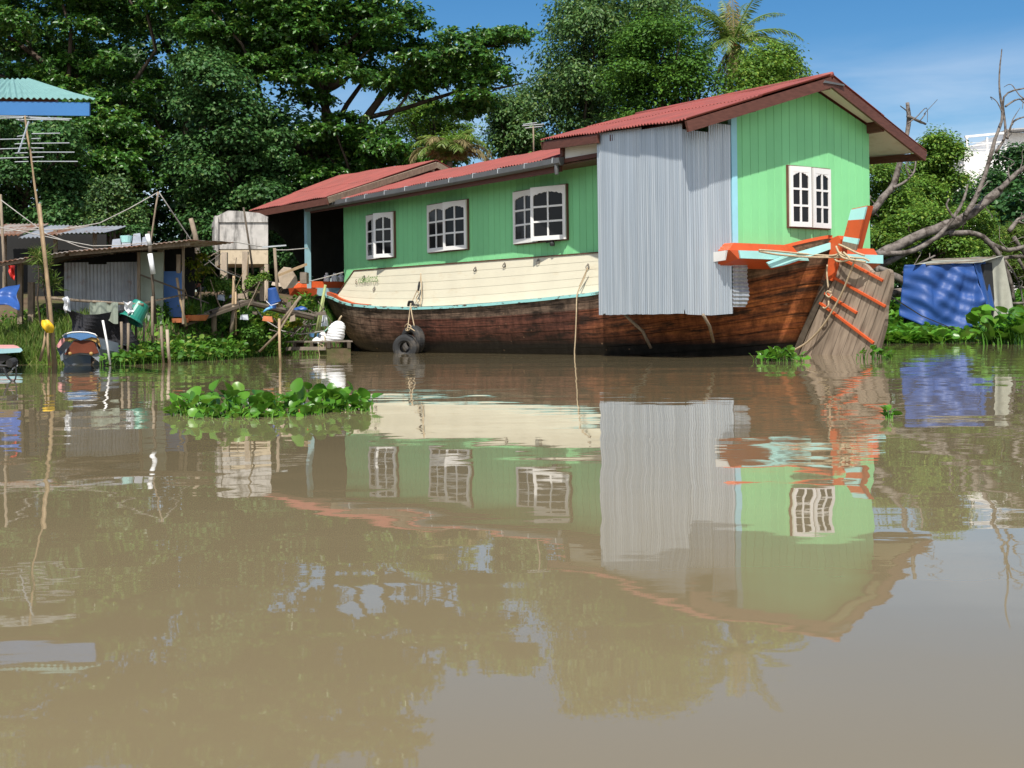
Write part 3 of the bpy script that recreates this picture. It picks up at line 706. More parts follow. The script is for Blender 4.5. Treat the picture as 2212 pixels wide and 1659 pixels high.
# tall grey-green tree right of the sky gap
polyE = [(1175, -60), (1480, -60), (1490, 60), (1420, 90), (1380, 200), (1360, 330), (1150, 345), (1050, 340), (1075, 265), (1120, 215), (1165, 190), (1180, 90)]
bl = fill(polyE, 80, 56, 2.6, 1.05, 0.95, R_, holes=[(1270, 25, 14, 30), (1395, 20, 14, 30), (1168, 130, 18, 60)])
tree('tall_tree', 'tall grey-green tree with drooping leaves behind the middle of the roof', at(1270, 560, 57), bl, M['leaf_grey'], 46000, 0.19, 34, 0.3, 0.5, 1, 0.5, 0.4, 0.7)
polyF = [(1330, 90), (1410, 35), (1490, 50), (1535, 110), (1560, 180), (1575, 290), (1390, 320), (1320, 280), (1310, 190)]
bl = fill(polyF, 50, 47, 1.4, 0.9, 0.7, R_)
tree('round_tree', 'rounded dense dark green tree beside the coconut palm', at(1450, 560, 47.5), bl, M['leaf_round'], 32000, 0.145, 35, 0.25, 0.45, 1, 0.55, 0.7, 0.2)
polyG = [(1600, 130), (1680, 95), (1735, 115), (1742, 190), (1700, 240), (1580, 270), (1570, 200)]
bl = fill(polyG, 34, 46.5, 1.2, 0.75, 0.6, R_)
tree('vine_tree', 'yellow-green climber-covered tree right of the coconut palm', at(1670, 560, 46.5), bl, M['leaf_bright'], 17000, 0.14, 36, 0.2, 0.45, 1, 0.55, 0.6, 0.3)
bl = fill([(1050, 225), (1110, 205), (1165, 260), (1160, 330), (1065, 335)], 18, 54, 1.2, 0.75, 0.55, R_)
tree('leafy_tree', 'smaller tree behind the thin roof aerial', at(1110, 560, 54), bl, M['leaf_grey'], 10000, 0.17, 37, 0.15, 0.45, 1, 0.55, 0.5, 0.4)

# right bank
bl = fill([(1985, 310), (2030, 282), (2075, 320), (2085, 400), (2050, 470), (1975, 470), (1960, 390)], 34, 56, 1.6, 0.7, 0.55, R_)
tree('bushy_tree', 'pointed light green tree standing left of the white building', at(2025, 600, 56), bl, M['leaf_bright'], 19000, 0.15, 41, 0.18, 0.4, 1, 0.6, 0.7, 0.3)
bl = fill([(1870, 340), (1940, 350), (1985, 420), (1990, 520), (1870, 560), (1850, 450)], 34, 52, 1.5, 0.7, 0.5, R_)
tree('bushy_tree', 'bright green tree half hidden behind the stern gable', at(1910, 620, 52), bl, M['leaf_bright'], 18000, 0.14, 42, 0.15, 0.4, 1, 0.55, 0.7, 0.3)
bl = fill([(2085, 395), (2120, 360), (2170, 340), (2215, 300), (2330, 280), (2400, 350), (2400, 480), (2080, 480)], 40, 66, 3, 1.0, 0.7, R_)
tree('domed_tree', 'dark domed tree in front of the white building at the right edge', at(2240, 600, 66), bl, M['leaf_dark'], 22000, 0.24, 43, 0.3, 0.4, 1, 0.6, 0.9, 0.1)
bl = fill([(1880, 470), (2000, 440), (2140, 450), (2160, 530), (2080, 590), (1900, 600)], 46, 49, 1.6, 0.65, 0.42, R_)
tree('thicket', 'leafy thicket behind the fallen grey branches', at(2020, 640, 49), bl, M['leaf_bright'], 24000, 0.15, 44, 0.12, 0.3, 1, 0.5, 0.8, 0.2, cat='bush', nlimb=14)
bl = fill([(2100, 500), (2300, 470), (2330, 600), (2200, 640), (2110, 600)], 30, 54, 2.0, 0.8, 0.4, R_)
tree('thicket', 'grassy yellow-green scrub at the right edge behind the grey sheet', at(2220, 640, 54), bl, M['grass'], 16000, 0.30, 45, 0.1, 0.3, 1, 0.16, 0.5, -0.5, cat='bush', nlimb=8)

# palms
def frond(mbr, rg, root, az, el, L, droop, mat_list, nl=46, wl=0.42, roll=0.0, fold=0.5):
    d = Vector((math.cos(az) * math.cos(el), math.sin(az) * math.cos(el), math.sin(el)))
    side = Vector((-math.sin(az), math.cos(az), 0)); pts = []; p = Vector(root); e = el
    N = 12
    for k in range(N + 1):
        pts.append(p.copy())
        e = el - droop * (k / N) ** 1.4
        p = p + Vector((math.cos(az) * math.cos(e), math.sin(az) * math.cos(e), math.sin(e))) * (L / N)
    mbr.tube(pts, [0.035 * (1 - 0.85 * k / N) + 0.004 for k in range(N + 1)], 4)
    cs = []; ns = []; ds = []; Ls = []
    for k in range(nl):
        u = 0.12 + 0.88 * k / nl; f = u * N; i = min(int(f), N - 1); q = pts[i].lerp(pts[i + 1], f - i)
        tg = (pts[i + 1] - pts[i]).normalized(); upv = side.cross(tg).normalized()
        if upv.z < 0: upv = -upv
        for sgn in (-1, 1):
            hang = fold + rg.uniform(-0.2, 0.25)
            dd = (side * sgn * math.cos(hang) - Vector((0, 0, 1)) * math.sin(hang) + tg * 0.55).normalized()
            cs.append(q); ds.append(dd); ns.append((upv + side * sgn * 0.3 + Vector(rg.normal(size=3)) * 0.12).normalized())
            Ls.append(wl * (math.sin(PI * min(1, 0.25 + 0.75 * u)) ** 0.6 * 0.8 + 0.25) * rg.uniform(0.85, 1.15))
    return [np.array([tuple(q) for q in a]) for a in (cs, ns, ds)] + [np.array(Ls)]
def palm(name, label, base, head, fr, mats, seed, r=0.13, wl=0.45):
    rg = np.random.default_rng(seed); base = gz(Vector(base)); base.z -= 0.2; head = Vector(head)
    root = thing(name, label, 'palm', base)
    t = MB(); pts = [base.lerp(head, k / 8) + Vector((0.12 * math.sin(k * 0.7), 0, 0)) for k in range(9)]; pts[-1] = head
    t.tube(pts, [r * (1.15 - 0.35 * k / 8) for k in range(9)], 10); t.build('trunk', M['palmtrunk'], root, smooth=True, world_pts=True)
    for mi, fl in enumerate(fr):
        if not fl: continue
        for (az, el, L, dr) in fl:
            rb = MB(); A = frond(rb, rg, head + Vector((0, 0, 0.05)), az, el, L, dr, None, wl=wl, fold=0.55 if mi == 0 else 1.0)
            V, F = leaf_arrays(A[0], norm(A[1]), A[2], A[3], A[3] * 0.085 + 0.012, 0.05)
            F2 = F.tolist(); o = len(rb.v); rb.v += [tuple(p) for p in V.tolist()]; rb.f += [tuple(i + o for i in f) for f in F2]; rb.mi += [0] * len(F2)
            rb.build('frond', mats[mi], root, world_pts=True)
    return root
D2 = math.radians
pr = random.Random(5)
fr_g = [(D2(a), D2(e), L * 0.92, D2(d)) for a, e, L, d in [(175, 35, 2.7, 115), (205, 50, 2.5, 90), (150, 62, 2.5, 60), (100, 75, 2.4, 45), (60, 68, 2.6, 50), (20, 52, 2.9, 65), (-15, 25, 3.0, 75), (-30, 5, 2.9, 65), (12, 18, 2.9, 70),
        (-80, 35, 2.3, 110), (-55, -5, 2.2, 70), (-110, 8, 2.2, 85), (225, 0, 2.3, 75), (80, 30, 2.6, 90), (120, 25, 2.6, 100), (35, 30, 2.9, 80), (-35, 70, 3.0, 55), (170, 65, 2.8, 75), (-150, 55, 2.6, 70), (-70, -30, 2.1, 50)]]
fr_d = [(D2(a), D2(e), L, D2(d)) for a, e, L, d in [(-100, -45, 1.9, 35), (190, -55, 2.0, 30), (-45, -50, 1.8, 30), (85, 85, 1.8, 10), (95, 62, 2.2, 20), (-80, -65, 2.2, 20), (-125, -60, 2.3, 25), (-60, -70, 2.0, 15), (170, -65, 2.2, 20), (5, -60, 2.0, 25)]]
ph_ = palm('coconut_palm', 'coconut palm with sunlit arching fronds rising behind the roof', at(1583, 560, 50), at(1585, 92, 49), [fr_g, fr_d], [M['leaf_palm'], M['leaf_dry']], 51)
nut = MB()
for k in range(5):
    nut.lathe([(0.001, -0.11), (0.07, -0.08), (0.1, 0), (0.08, 0.07), (0.001, 0.11)], 8, at(1585, 104, 48.9) + Vector((0.14 * math.cos(k * 1.4), -0.1 + 0.12 * math.sin(k * 1.4), 0.05 * (k % 2))))
nut.build('coconut', M['terracotta'], ph_, smooth=True, world_pts=True)
fr_d = [(D2(a), D2(e), L, D2(d)) for a, e, L, d in [(180, 50, 1.5, 125), (205, 35, 1.5, 110), (-10, 50, 1.6, 130), (15, 35, 1.6, 115), (-60, 65, 1.4, 130), (-120, 68, 1.5, 130), (-30, 40, 1.5, 115)]]
fr_g2 = [(D2(a), D2(e), L, D2(d)) for a, e, L, d in [(60, 70, 1.4, 70), (120, 60, 1.4, 90), (-75, 50, 1.4, 115), (-100, 62, 1.4, 125), (-20, 60, 1.5, 115), (200, 62, 1.5, 120), (0, 82, 1.3, 80), (-45, 72, 1.4, 120), (170, 74, 1.4, 100), (-140, 45, 1.4, 115)]]
palm('withered_palm', 'small palm with withered straw-coloured drooping fronds above the low roof', at(972, 600, 39.8), at(972, 350, 39.5), [fr_g2, fr_d], [M['leaf_palm'], M['leaf_dry']], 52, 0.12, 0.42)

# fallen dead tree on the right bank
def px_tube(mb, pts, D, w, n=8, dD=0.0, seed=0):
    rr = random.Random(seed); P = []; W = []
    for k, (x, y) in enumerate(pts):
        P.append(at(x, y, D + dD * k / max(1, len(pts) - 1)))
        W.append(lerp(w[0], w[1], k / max(1, len(pts) - 1)) * pxm(D) / 2 * 0.58)
    # smooth
    Q = []; S = []
    for k in range(len(P) - 1):
        p0 = P[max(0, k - 1)]; p1 = P[k]; p2 = P[k + 1]; p3 = P[min(len(P) - 1, k + 2)]
        for j in range(4):
            u = j / 4
            q = 0.5 * ((2 * p1) + (p2 - p0) * u + (2 * p0 - 5 * p1 + 4 * p2 - p3) * u * u + (3 * p1 - p0 - 3 * p2 + p3) * u ** 3)
            Q.append(q + Vector((rr.uniform(-1, 1), rr.uniform(-1, 1), rr.uniform(-1, 1))) * W[k] * 0.12); S.append(lerp(W[k], W[k + 1], u) * rr.uniform(0.9, 1.1))
    Q.append(P[-1]); S.append(W[-1])
    mb.tube(Q, S, n)
dt = thing('fallen_tree', 'bare grey fallen tree with tangled branches lying beyond the stern', 'dead tree', at(1870, 690, 44))
m_ = MB(); px_tube(m_, [(1840, 585), (1900, 552), (1980, 510), (2060, 480), (2100, 460), (2160, 410)], 43.5, (46, 30), 10, 1.2, 1); px_tube(m_, [(1850, 600), (1930, 560), (2010, 520), (2085, 478)], 43.9, (26, 16), 8, 0.6, 2)
m_.build('trunk', M['dead'], dt, smooth=True, world_pts=True)
BR = [([(2085, 466), (2120, 400), (2150, 300), (2165, 250), (2158, 180), (2164, 106)], (20, 4), 36.9, 0.8),
      ([(2160, 410), (2190, 380), (2240, 345), (2300, 330)], (22, 12), 37.5, 0.6),
      ([(2150, 330), (2172, 290), (2168, 210), (2215, 190)], (12, 5), 37.2, 0.4), ([(2176, 300), (2190, 262), (2225, 250)], (9, 5), 37.2, 0.4), ([(2172, 230), (2200, 214), (2230, 222)], (8, 4), 37.2, 0.4),
      ([(1880, 462), (1905, 430), (1930, 400), (1945, 345), (1962, 270), (1960, 222)], (30, 14), 36.2, 0.5), ([(1960, 250), (1985, 262), (2000, 268)], (13, 8), 36.5, 0.2), ([(1930, 405), (1955, 392), (1975, 370), (1978, 340)], (12, 5), 36.2, 0.3),
      ([(1880, 548), (1960, 545), (2020, 515), (2060, 470), (2082, 430), (2090, 400)], (24, 7), 35.9, 0.6), ([(2060, 470), (2045, 445), (2050, 430)], (9, 6), 36.2, 0.1),
      ([(2050, 505), (2110, 505), (2150, 540), (2180, 600), (2190, 650)], (22, 14), 36.6, 0.5), ([(2130, 520), (2180, 540), (2240, 520), (2300, 480)], (20, 12), 36.9, 0.8),
      ([(2180, 500), (2210, 470), (2260, 490), (2300, 520)], (18, 12), 37.3, 0.6), ([(2190, 512), (2225, 560), (2300, 600)], (16, 10), 37.3, 0.6),
      ([(1890, 580), (1940, 600), (1990, 640), (2040, 650)], (34, 20), 36.0, 0.3), ([(1950, 590), (1985, 570), (2020, 552)], (12, 7), 36.0, 0.3), ([(1900, 640), (1960, 632), (2010, 655)], (36, 30), 36.6, 0.2),
      ([(2120, 590), (2160, 560), (2230, 555), (2300, 575)], (18, 12), 37.6, 0.5), ([(2150, 640), (2200, 620), (2260, 640)], (12, 8), 37.8, 0.5), ([(2140, 655), (2200, 655), (2300, 648)], (10, 10), 37.4, 0.1),
      ([(2170, 560), (2200, 610), (2215, 680)], (9, 6), 37.8, 0.2), ([(2200, 560), (2225, 590), (2290, 560)], (12, 8), 37.4, 0.4)]
for k, (p, w_, D, dd) in enumerate(BR):
    b_ = MB(); px_tube(b_, p, D + 7, w_, 7, dd, 60 + k); b_.build('branch', M['dead'], dt, smooth=True, world_pts=True)

rt = random.Random(9)
for k in range(46):                    # fine twigs springing from the limbs
    p, w_, D, dd = BR[rt.randrange(len(BR))]; i = rt.randrange(len(p) - 1); u = rt.random(); x = lerp(p[i][0], p[i + 1][0], u); y = lerp(p[i][1], p[i + 1][1], u)
    a = rt.uniform(-2.6, -0.4) if rt.random() < 0.75 else rt.uniform(0, 3.1); L = rt.uniform(18, 60); b_ = MB()
    px_tube(b_, [(x, y), (x + L * 0.45 * math.cos(a), y + L * 0.45 * math.sin(a)), (x + L * 0.8 * math.cos(a + rt.uniform(-.5, .5)), y + L * 0.8 * math.sin(a + rt.uniform(-.5, .5))), (x + L * math.cos(a + rt.uniform(-.7, .7)), y + L * math.sin(a + rt.uniform(-.7, .7)))], D + 7, (rt.uniform(4, 7), 1.8), 5, rt.uniform(-0.6, 0.6), 200 + k)
    b_.build('twig', M['dead'], dt, smooth=True, world_pts=True)

# white apartment building far off
wb = thing('apartment_building', 'white flat-roofed building with an open roof frame at the right edge', 'building', gz(at(2150, 600, 120)))
def bat(x, y, D): return at(x, y, D)
m_ = MB(); a = at(2082, 340, 118); zt = at(2082, 328, 118).z
x1 = at(2110, 330, 118).x
m_.box((a.x, 118, 1.5), (a.x + 16, 130, zt)); m_.build('wall', M['bwhite'], wb, world_pts=True)
zt2 = at(2150, 292, 118).z; xr = at(2176, 300, 118).x
m_ = MB(); m_.box((xr, 119, zt + 0.003), (xr + 14, 129, zt2 + 0.35)); m_.build('penthouse', M['bwhite'], wb, world_pts=True)
m_ = MB(); m_.beam((xr - 0.2, 118.6, zt2 + 0.42), (xr + 14.4, 118.6, zt2 + 1.2), 2.4, 0.12); m_.build('roof_slab', M['bgrey'], wb, world_pts=True)
m_ = MB(); xl = at(2089, 300, 118).x
for xx in (xl, lerp(xl, xr, 0.5), xr - 0.12): m_.box((xx, 118.2, zt + 0.003), (xx + 0.16, 118.4, zt2 - 0.16))
m_.beam((xl - 0.1, 118.3, zt2 - 0.08), (xr + 0.1, 118.3, zt2 + 0.25), 0.22, 0.2); m_.beam((xl, 118.3, zt + 0.5), (xr, 118.3, zt2 - 0.5), 0.1, 0.12)
for k in range(3): m_.beam((xl, 118.32, zt + 0.25 + 0.3 * k), (xr, 118.32, zt + 0.25 + 0.3 * k), 0.04, 0.04)
m_.build('roof_frame', M['bwhite'], wb, world_pts=True)
m_ = MB(); m_.box((a.x - 0.85, 118.6, 1.5), (a.x - 0.003, 124, at(2082, 352, 118).z)); m_.build('side_bay', M['bwhite'], wb, world_pts=True)
m_ = MB()
for yy in (349, 375):
    z = at(2080, yy, 118).z; m_.box((a.x - 1.3, 118.0, z), (a.x - 0.1, 118.55, z + 0.12)); 
m_.build('balcony', M['bgrey'], wb, world_pts=True)
m_ = MB(); z = at(2080, 346, 118).z; m_.box((a.x - 0.8, 118.5, z), (a.x - 0.1, 118.59, z + 0.42)); m_.build('window', M['glass'], wb, world_pts=True)
# ================================================================ THE HOUSEBOAT (local frame: x = along the boat, y = across, z up)
hb = thing('houseboat', 'green wooden house with red roofs built on an old brown barge hull', 'houseboat', ORG, rz=TH)
T0 = 1.91                              # centre line
GS = [-17.8, -16.5, -15.4, -14.8, -14.39, -13.67, -12.35, -10.58, -8.95, -7.28, -5.57, -3.45, -2.0, -0.8, 0.0, 0.72]
GZ = [1.66, 1.58, 1.53, 1.46, 1.36, 1.255, 1.165, 1.107, 1.107, 1.133, 1.183, 1.26, 1.42, 1.66, 1.90, 2.16]
def gun(s): return interp(s, GS, GZ)
def s_bow(z): return lerp(-15.7, -17.8, min(1, max(0, z) / 1.95) ** 0.8) if z > 0 else -15.7 - z * 1.2
def s_stn(z): return -0.28 + 0.46 * z
def halfb(s, z):
    db = max(0, s - s_bow(z)); ds = max(0, s_stn(z) - s)
    k = 1.0
    if db < 3.9: k = min(k, math.sin(PI / 2 * db / 3.9) ** 0.6)
    if ds < 4.2: k = min(k, math.sin(PI / 2 * ds / 4.2) ** 0.65)
    return 2.25 * k * interp(z, [-0.6, 0, 0.5, 1.2, 2.2], [0.72, 0.90, 0.965, 1.0, 1.0])
def hull_pt(q, v, side):
    # q along 0..1 (eased to the ends), v up 0..1
    sg = lerp(-17.8, 0.72, q); zt = gun(sg); z = lerp(-0.6, zt, v)
    s = lerp(s_bow(z), s_stn(z), q)
    return Vector((s, T0 - side * halfb(s, z), z))
hm = MB(); NQ, NV = 96, 14
def qe(u): return 0.5 - 0.5 * math.cos(PI * u) if False else (lambda a: a * a * (3 - 2 * a) * 0.45 + a * 0.55)(u)
hm.grid(lambda u, v: hull_pt(qe(u), v, 1), NQ, NV, uvf=lambda u, v: (lerp(-17, 0.5, qe(u)), v * 10.0), flip=False)
hm.grid(lambda u, v: hull_pt(qe(u), v, -1), NQ, NV, uvf=lambda u, v: (lerp(-17, 0.5, qe(u)), v * 10.0), flip=True)
hull = hm.build('hull', M['hull'], hb, smooth=True)
# deck
dk = MB(); dk.grid(lambda u, v: Vector((lerp(-17.2, 0.3, u), T0 + (v - 0.5) * 2 * halfb(lerp(-17.2, 0.3, u), 1.2) * 0.97, gun(lerp(-17.2, 0.3, u)) - 0.12)), 40, 4)
dk.build('deck', M['plank'], hb)
def rail(name, z0, h, off, wdt, mat, q0, q1, side=1, n=70):
    r_ = MB()
    def f(u, v):
        q = lerp(q0, q1, u); p = hull_pt(q, 1.0, side); sg = lerp(-17.8, 0.72, q)
        hh = h(sg) if callable(h) else h; zz = z0(sg) if callable(z0) else z0
        prof = [(off, 0), (off, 1), (off - wdt, 1), (off - wdt, 0), (off, 0)][int(round(v * 4))]
        return Vector((p.x, p.y - side * prof[0], p.z + zz + prof[1] * hh))
    r_.grid(f, n, 4, flip=(side > 0)); return r_.build(name, mat, hb)
rail('rail', lambda s: -0.062 - 0.05 * sstep(-2, -0.3, s), lambda s: 0.062 + 0.05 * sstep(-2, -0.3, s), 0.035, 0.07, M['turq'], 0.03, 0.955)
q = MB(); q.prism([onend(x, y, lerp(0.40, 0.70, (x - 1657) / 146)) for x, y in [(1657, 567), (1667, 579), (1699, 572), (1803, 535), (1801, 522), (1702, 551)]], (-0.03, 0, 0)); q.build('sheer_plank', M['turq_clean'], hb)
rail('rail', -0.085, 0.085, 0.035, 0.07, M['turq'], 0.03, 0.995, -1)
rail('cap_rail', 0.003, lambda s: 0.02 + 0.07 * sstep(-13.4, -15.0, s), 0.0, 0.10, M['orange'], 0.02, 0.27)
rail('cap_rail', 0.003, 0.05, 0.0, 0.10, M['orange'], 0.02, 0.995, -1)
rail('cap_rail', lambda s: 0.003, 0.06, 0.02, 0.12, M['orange'], 0.965, 0.998, n=10)

# cream bulwark strakes between the rail and the house wall
cb = MB(); rows = 5
def bul(s, k):                          # k 0 bottom .. 1 top
    zb = gun(s) + 0.012; zt = 2.1 - 0.006 * (s + 8)
    tt = lerp(-0.27, -0.035, k ** 0.8)
    return Vector((s, tt, lerp(zb, zt, k)))
S0B, S1B = -14.22, -0.02
def s_left(k): return lerp(-14.28, -13.68, max(0, (k - 0.25)) / 0.75) if k > 0.25 else -14.28
for r in range(rows):
    k0, k1 = r / rows, (r + 1) / rows
    for i in range(60):
        vs = []
        for kk, off in ((k0, 0.0), (k1, 0.005)):
            for u in (i / 60, (i + 1) / 60):
                p = bul(lerp(s_left(kk), S1B, u), kk); p.y += off - 0.0025; vs.append(p)
        cb.add([vs[0], vs[1], vs[3], vs[2]], [(0, 1, 2, 3)])
    for i in range(60):                 # lap step
        vs = []
        for off in (0.0025, -0.0025):
            for u in (i / 60, (i + 1) / 60):
                p = bul(lerp(s_left(k1), S1B, u), k1); p.y += off; vs.append(p)
        cb.add([vs[0], vs[1], vs[3], vs[2]], [(0, 1, 2, 3)])
cb.build('bulwark', M['cream'], hb)
ct = MB()
P_ = [bul(lerp(-13.68, S1B, i / 30), 1.0) + Vector((0, -0.004, 0.012)) for i in range(31)]
for a, b in zip(P_[:-1], P_[1:]): ct.beam(a, b, 0.035, 0.022)
ct.beam(bul(-14.28, 0.25) + Vector((0, -0.02, 0)), P_[0] + Vector((0, 0, 0.005)), 0.03, 0.02)
ct.build('bulwark_trim', M['brownwood'], hb)

# boarded walls: vertical boards with V grooves
def boards(mb, u0, u1, pitch, zb, zt, fmap, gw=0.02, gd=0.012):
    n = max(1, round((u1 - u0) / pitch)); du = (u1 - u0) / n
    for k in range(n):
        a = u0 + k * du; b = a + du
        cols = [(a, -gd), (a + gw * 0.5, 0), (b - gw * 0.5, 0), (b, -gd)]
        vs = []
        for u, w_ in cols: vs.append(fmap(u, zb(u), w_)); vs.append(fmap(u, zt(u), w_))
        for j, mi in ((0, 1), (1, 0), (2, 1)):
            mb.cur = mi; mb.add([vs[2 * j], vs[2 * j + 2], vs[2 * j + 3], vs[2 * j + 1]], [(0, 1, 2, 3)])
    mb.cur = 0
wm = MB()
boards(wm, -14.3, -3.3, 0.215, lambda s: 1.3 if s < -13.6 else 1.9, lambda s: 4.02, lambda u, z, w_: Vector((u, -w_ - 0.0, z)))
boards(wm, -3.3, 0.0, 0.215, lambda s: 1.3, lambda s: 4.40, lambda u, z, w_: Vector((u, -w_, z)))
wm.build('side_wall', [M['green'], M['groove']], hb)
wm = MB(); boards(wm, -14.3, 0.0, 0.3, lambda s: 1.3, lambda s: 4.05, lambda u, z, w_: Vector((u, 3.83 + w_, z)))
wm.build('side_wall', [M['green'], M['groove']], hb)
gtop = lambda t: 4.46 + 0.3027 * t if t < 2.06 else 5.084 - 0.355 * (t - 2.06)
wm = MB(); boards(wm, 0.0, 3.83, 0.213, lambda t: 1.76, gtop, lambda u, z, w_: Vector((w_, u, z)))
wm.build('gable_wall', [M['green'], M['groove']], hb)
wm = MB(); boards(wm, 0.0, 3.83, 0.213, lambda t: 1.3, lambda t: 3.95, lambda u, z, w_: Vector((-14.3 - w_, u, z)))
wm.build('bow_wall', [M['green'], M['groove']], hb)
wm = MB(); wm.box((-3.32, 0.004, 3.9), (-3.28, 3.82, 4.42)); wm.build('partition', M['dark'], hb)
# pale infill above the low wall under the stern roof, blue corner trim
wm = MB(); wm.box((-4.04, -0.64, 3.985), (-2.32, -0.615, 4.27)); wm.build('infill_board', M['soffit'], hb)
wm = MB(); wm.box((-4.04, -0.66, 3.90), (-2.32, -0.60, 3.982)); wm.build('eave_board', M['brownwood'], hb)
wm = MB(); wm.box((-0.06, -0.085, 1.6), (0.02, -0.003, 4.36)); wm.box((-0.001 + 0.003, -0.085, 1.6), (0.022, 0.06, 4.36)); wm.build('corner_trim', M['skyblue'], hb)

# roofs
def slope4(eA, eB, rA, rB, mat, per=0.1, amp=0.016, name='roof_sheet', seam=(0.5,)):
    """corrugated sheet between an eave eA-eB and a ridge rA-rB, corrugations running down the slope"""
    eA, eB, rA, rB = (Vector(p) for p in (eA, eB, rA, rB))
    mb = MB(); L = (eB - eA).length; nu = int(L / per * 6)
    nn = (eB - eA).cross(rA - eA).normalized(); nn = nn if nn.z > 0 else -nn
    def fn(u, v):
        p = eA.lerp(eB, u).lerp(rA.lerp(rB, u), v); x = u * L
        return p + nn * (amp * math.sin(2 * PI * x / per) + 0.008 * math.sin(x * 2.3 + v * 3) + 0.006 * math.sin(x * 5.1)), nn
    vs_ = [0.0] + list(seam) + [1.0]
    for a, b in zip(vs_[:-1], vs_[1:]):
        top = (a > 0)
        def f2(u, v, a=a, b=b, top=top):
            p, q = fn(u, lerp(a - (0.03 if top else 0), b, v)); return p + q * (0.014 if top else 0), q
        mb.sheet(f2, nu, 2, 0.009)
    return mb.build(name, mat, hb, smooth=False)
def slope(s_e, s_r, te, tr, ze, zr, mat, seam=(0.5,)):
    return slope4((s_e[0], te, ze[0]), (s_e[1], te, ze[1]), (s_r[0], tr, zr[0]), (s_r[1], tr, zr[1]), mat, seam=seam)
# stern roof: eaves flare out towards the stern, ridge runs farthest
CLA, CLB = (-4.66, -0.80, 4.42), (0.48, -1.64, 4.085)
RGA, RGB = (-4.70, 1.91, 5.17), (0.56, 2.06, 5.205)
CRA, CRB = (-4.6, 4.6, 4.22), (0.30, 5.26, 4.07)
slope4(CLA, CLB, RGA, RGB, M['roof'])
slope4(CRA, CRB, RGA, RGB, M['roof'])
def rz_(t): return lerp(4.085, 5.205, (t + 1.64) / 3.70) if t < 2.06 else lerp(5.205, 4.07, (t - 2.06) / 3.2)
def rs_(t): return lerp(0.48, 0.56, (t + 1.64) / 3.70) if t < 2.06 else lerp(0.56, 0.30, (t - 2.06) / 3.2)
dn = Vector((0, 0, -0.125)); bk_ = Vector((-0.03, 0, 0)); fw_ = Vector((0.03, 0, 0))
V_ = Vector
rb = MB(); rb.beam(V_(CLB) + dn + bk_ + V_((0, 0.03, 0)), V_(RGB) + dn + bk_, 0.05, 0.19); rb.beam(V_(RGB) + dn + bk_, V_(CRB) + dn + bk_, 0.05, 0.19); rb.build('barge_board', M['brownwood'], hb)
rb = MB(); rb.beam(V_(CLA) + dn + fw_ + V_((0, 0.03, 0)), V_(RGA) + dn + fw_, 0.05, 0.17); rb.beam(V_(RGA) + dn + fw_, V_(CRA) + dn + fw_, 0.05, 0.17); rb.build('barge_board', M['brownwood'], hb)
rb = MB(); p0 = V_(CLA).lerp(V_(CLB), 0.02) + V_((0, 0.05, -0.12)); p1 = V_(CLA).lerp(V_(CLB), 0.43) + V_((0, 0.05, -0.12)); rb.beam(p0, p1, 0.05, 0.17); rb.build('eave_board', M['brownwood'], hb)
rb = MB(); rb.beam(V_(CRA) + V_((0.05, -0.06, -0.13)), V_(CRB) + V_((-0.06, -0.06, -0.13)), 0.05, 0.15); rb.build('eave_board', M['brownwood'], hb)
for t_, hh, s0_ in ((0.05, 0.15, -3.2), (2.03, 0.16, -3.2), (3.80, 0.18, -3.2), (-1.0, 0.12, -2.2)):
    zz = rz_(t_) - 0.08 - hh / 2; rb = MB(); rb.box((s0_, t_ - 0.05, zz - hh / 2), (rs_(t_) - 0.07, t_ + 0.05, zz + hh / 2)); rb.build('purlin', M['brownwood'], hb)
sf = MB()
for a, b in ((0.12, 1.95), (2.1, 3.74), (3.87, 5.15), (-0.94, -0.02)):
    for dz, rev in ((-0.075, 0), (-0.067, 1)):
        q4 = [(0.02 if a < 3.8 else -3.0, a, rz_(a) + dz), (rs_(a) - 0.06, a, rz_(a) + dz), (rs_(b) - 0.06, b, rz_(b) + dz), (0.02 if a < 3.8 else -3.0, b, rz_(b) + dz)]
        sf.add(q4, [(3, 2, 1, 0) if rev else (0, 1, 2, 3)])
sf.build('soffit', M['soffit'], hb)
rc = MB(); rc.tube([V_(RGA).lerp(V_(RGB), k / 10) + V_((0, 0, 0.02)) for k in range(11)], 0.05, 8); rc.build('ridge_cap', M['roof'], hb, smooth=True)
fl = MB(); e_ = RGB[0]; fl.hexa([(e_ - 0.02, 1.8, 5.04), (e_ + 0.012, 1.8, 5.04), (e_ + 0.012, 2.4, 5.04), (e_ - 0.02, 2.4, 5.04), (e_ - 0.02, 1.84, 5.085), (e_ + 0.012, 1.84, 5.085), (e_ + 0.012, 2.38, 5.07), (e_ - 0.02, 2.38, 5.07)])
fl.build('ridge_flashing', M['gutter'], hb)
# long low roof with gutter
LE0, LE1 = -14.95, -3.4
def gzz(s): return 3.975 - 0.0075 * (-4.1 - s)
slope((LE0, -4.1), (LE0, LE1), -0.66, T0, (gzz(LE0) + 0.06, gzz(-4.1) + 0.06), (4.76, 4.82), M['roof'], seam=())
slope((LE0, LE1), (LE0, LE1), 4.5, T0, (3.95, 3.98), (4.76, 4.82), M['roof'], seam=())
gt = MB()
prof = [(0.0, 0.06), (0.0, -0.075), (-0.045, -0.105), (-0.11, -0.10), (-0.138, -0.06), (-0.142, 0.045), (-0.128, 0.045), (-0.124, -0.035), (-0.1, -0.065), (-0.05, -0.07), (-0.012, -0.05), (-0.012, 0.06)]
gt.grid(lambda u, v: Vector((lerp(-15.0, -4.05, u), -0.66 + prof[int(round(v * 11))][0], gzz(lerp(-15, -4.05, u)) - 0.02 + prof[int(round(v * 11))][1])), 44, 11)
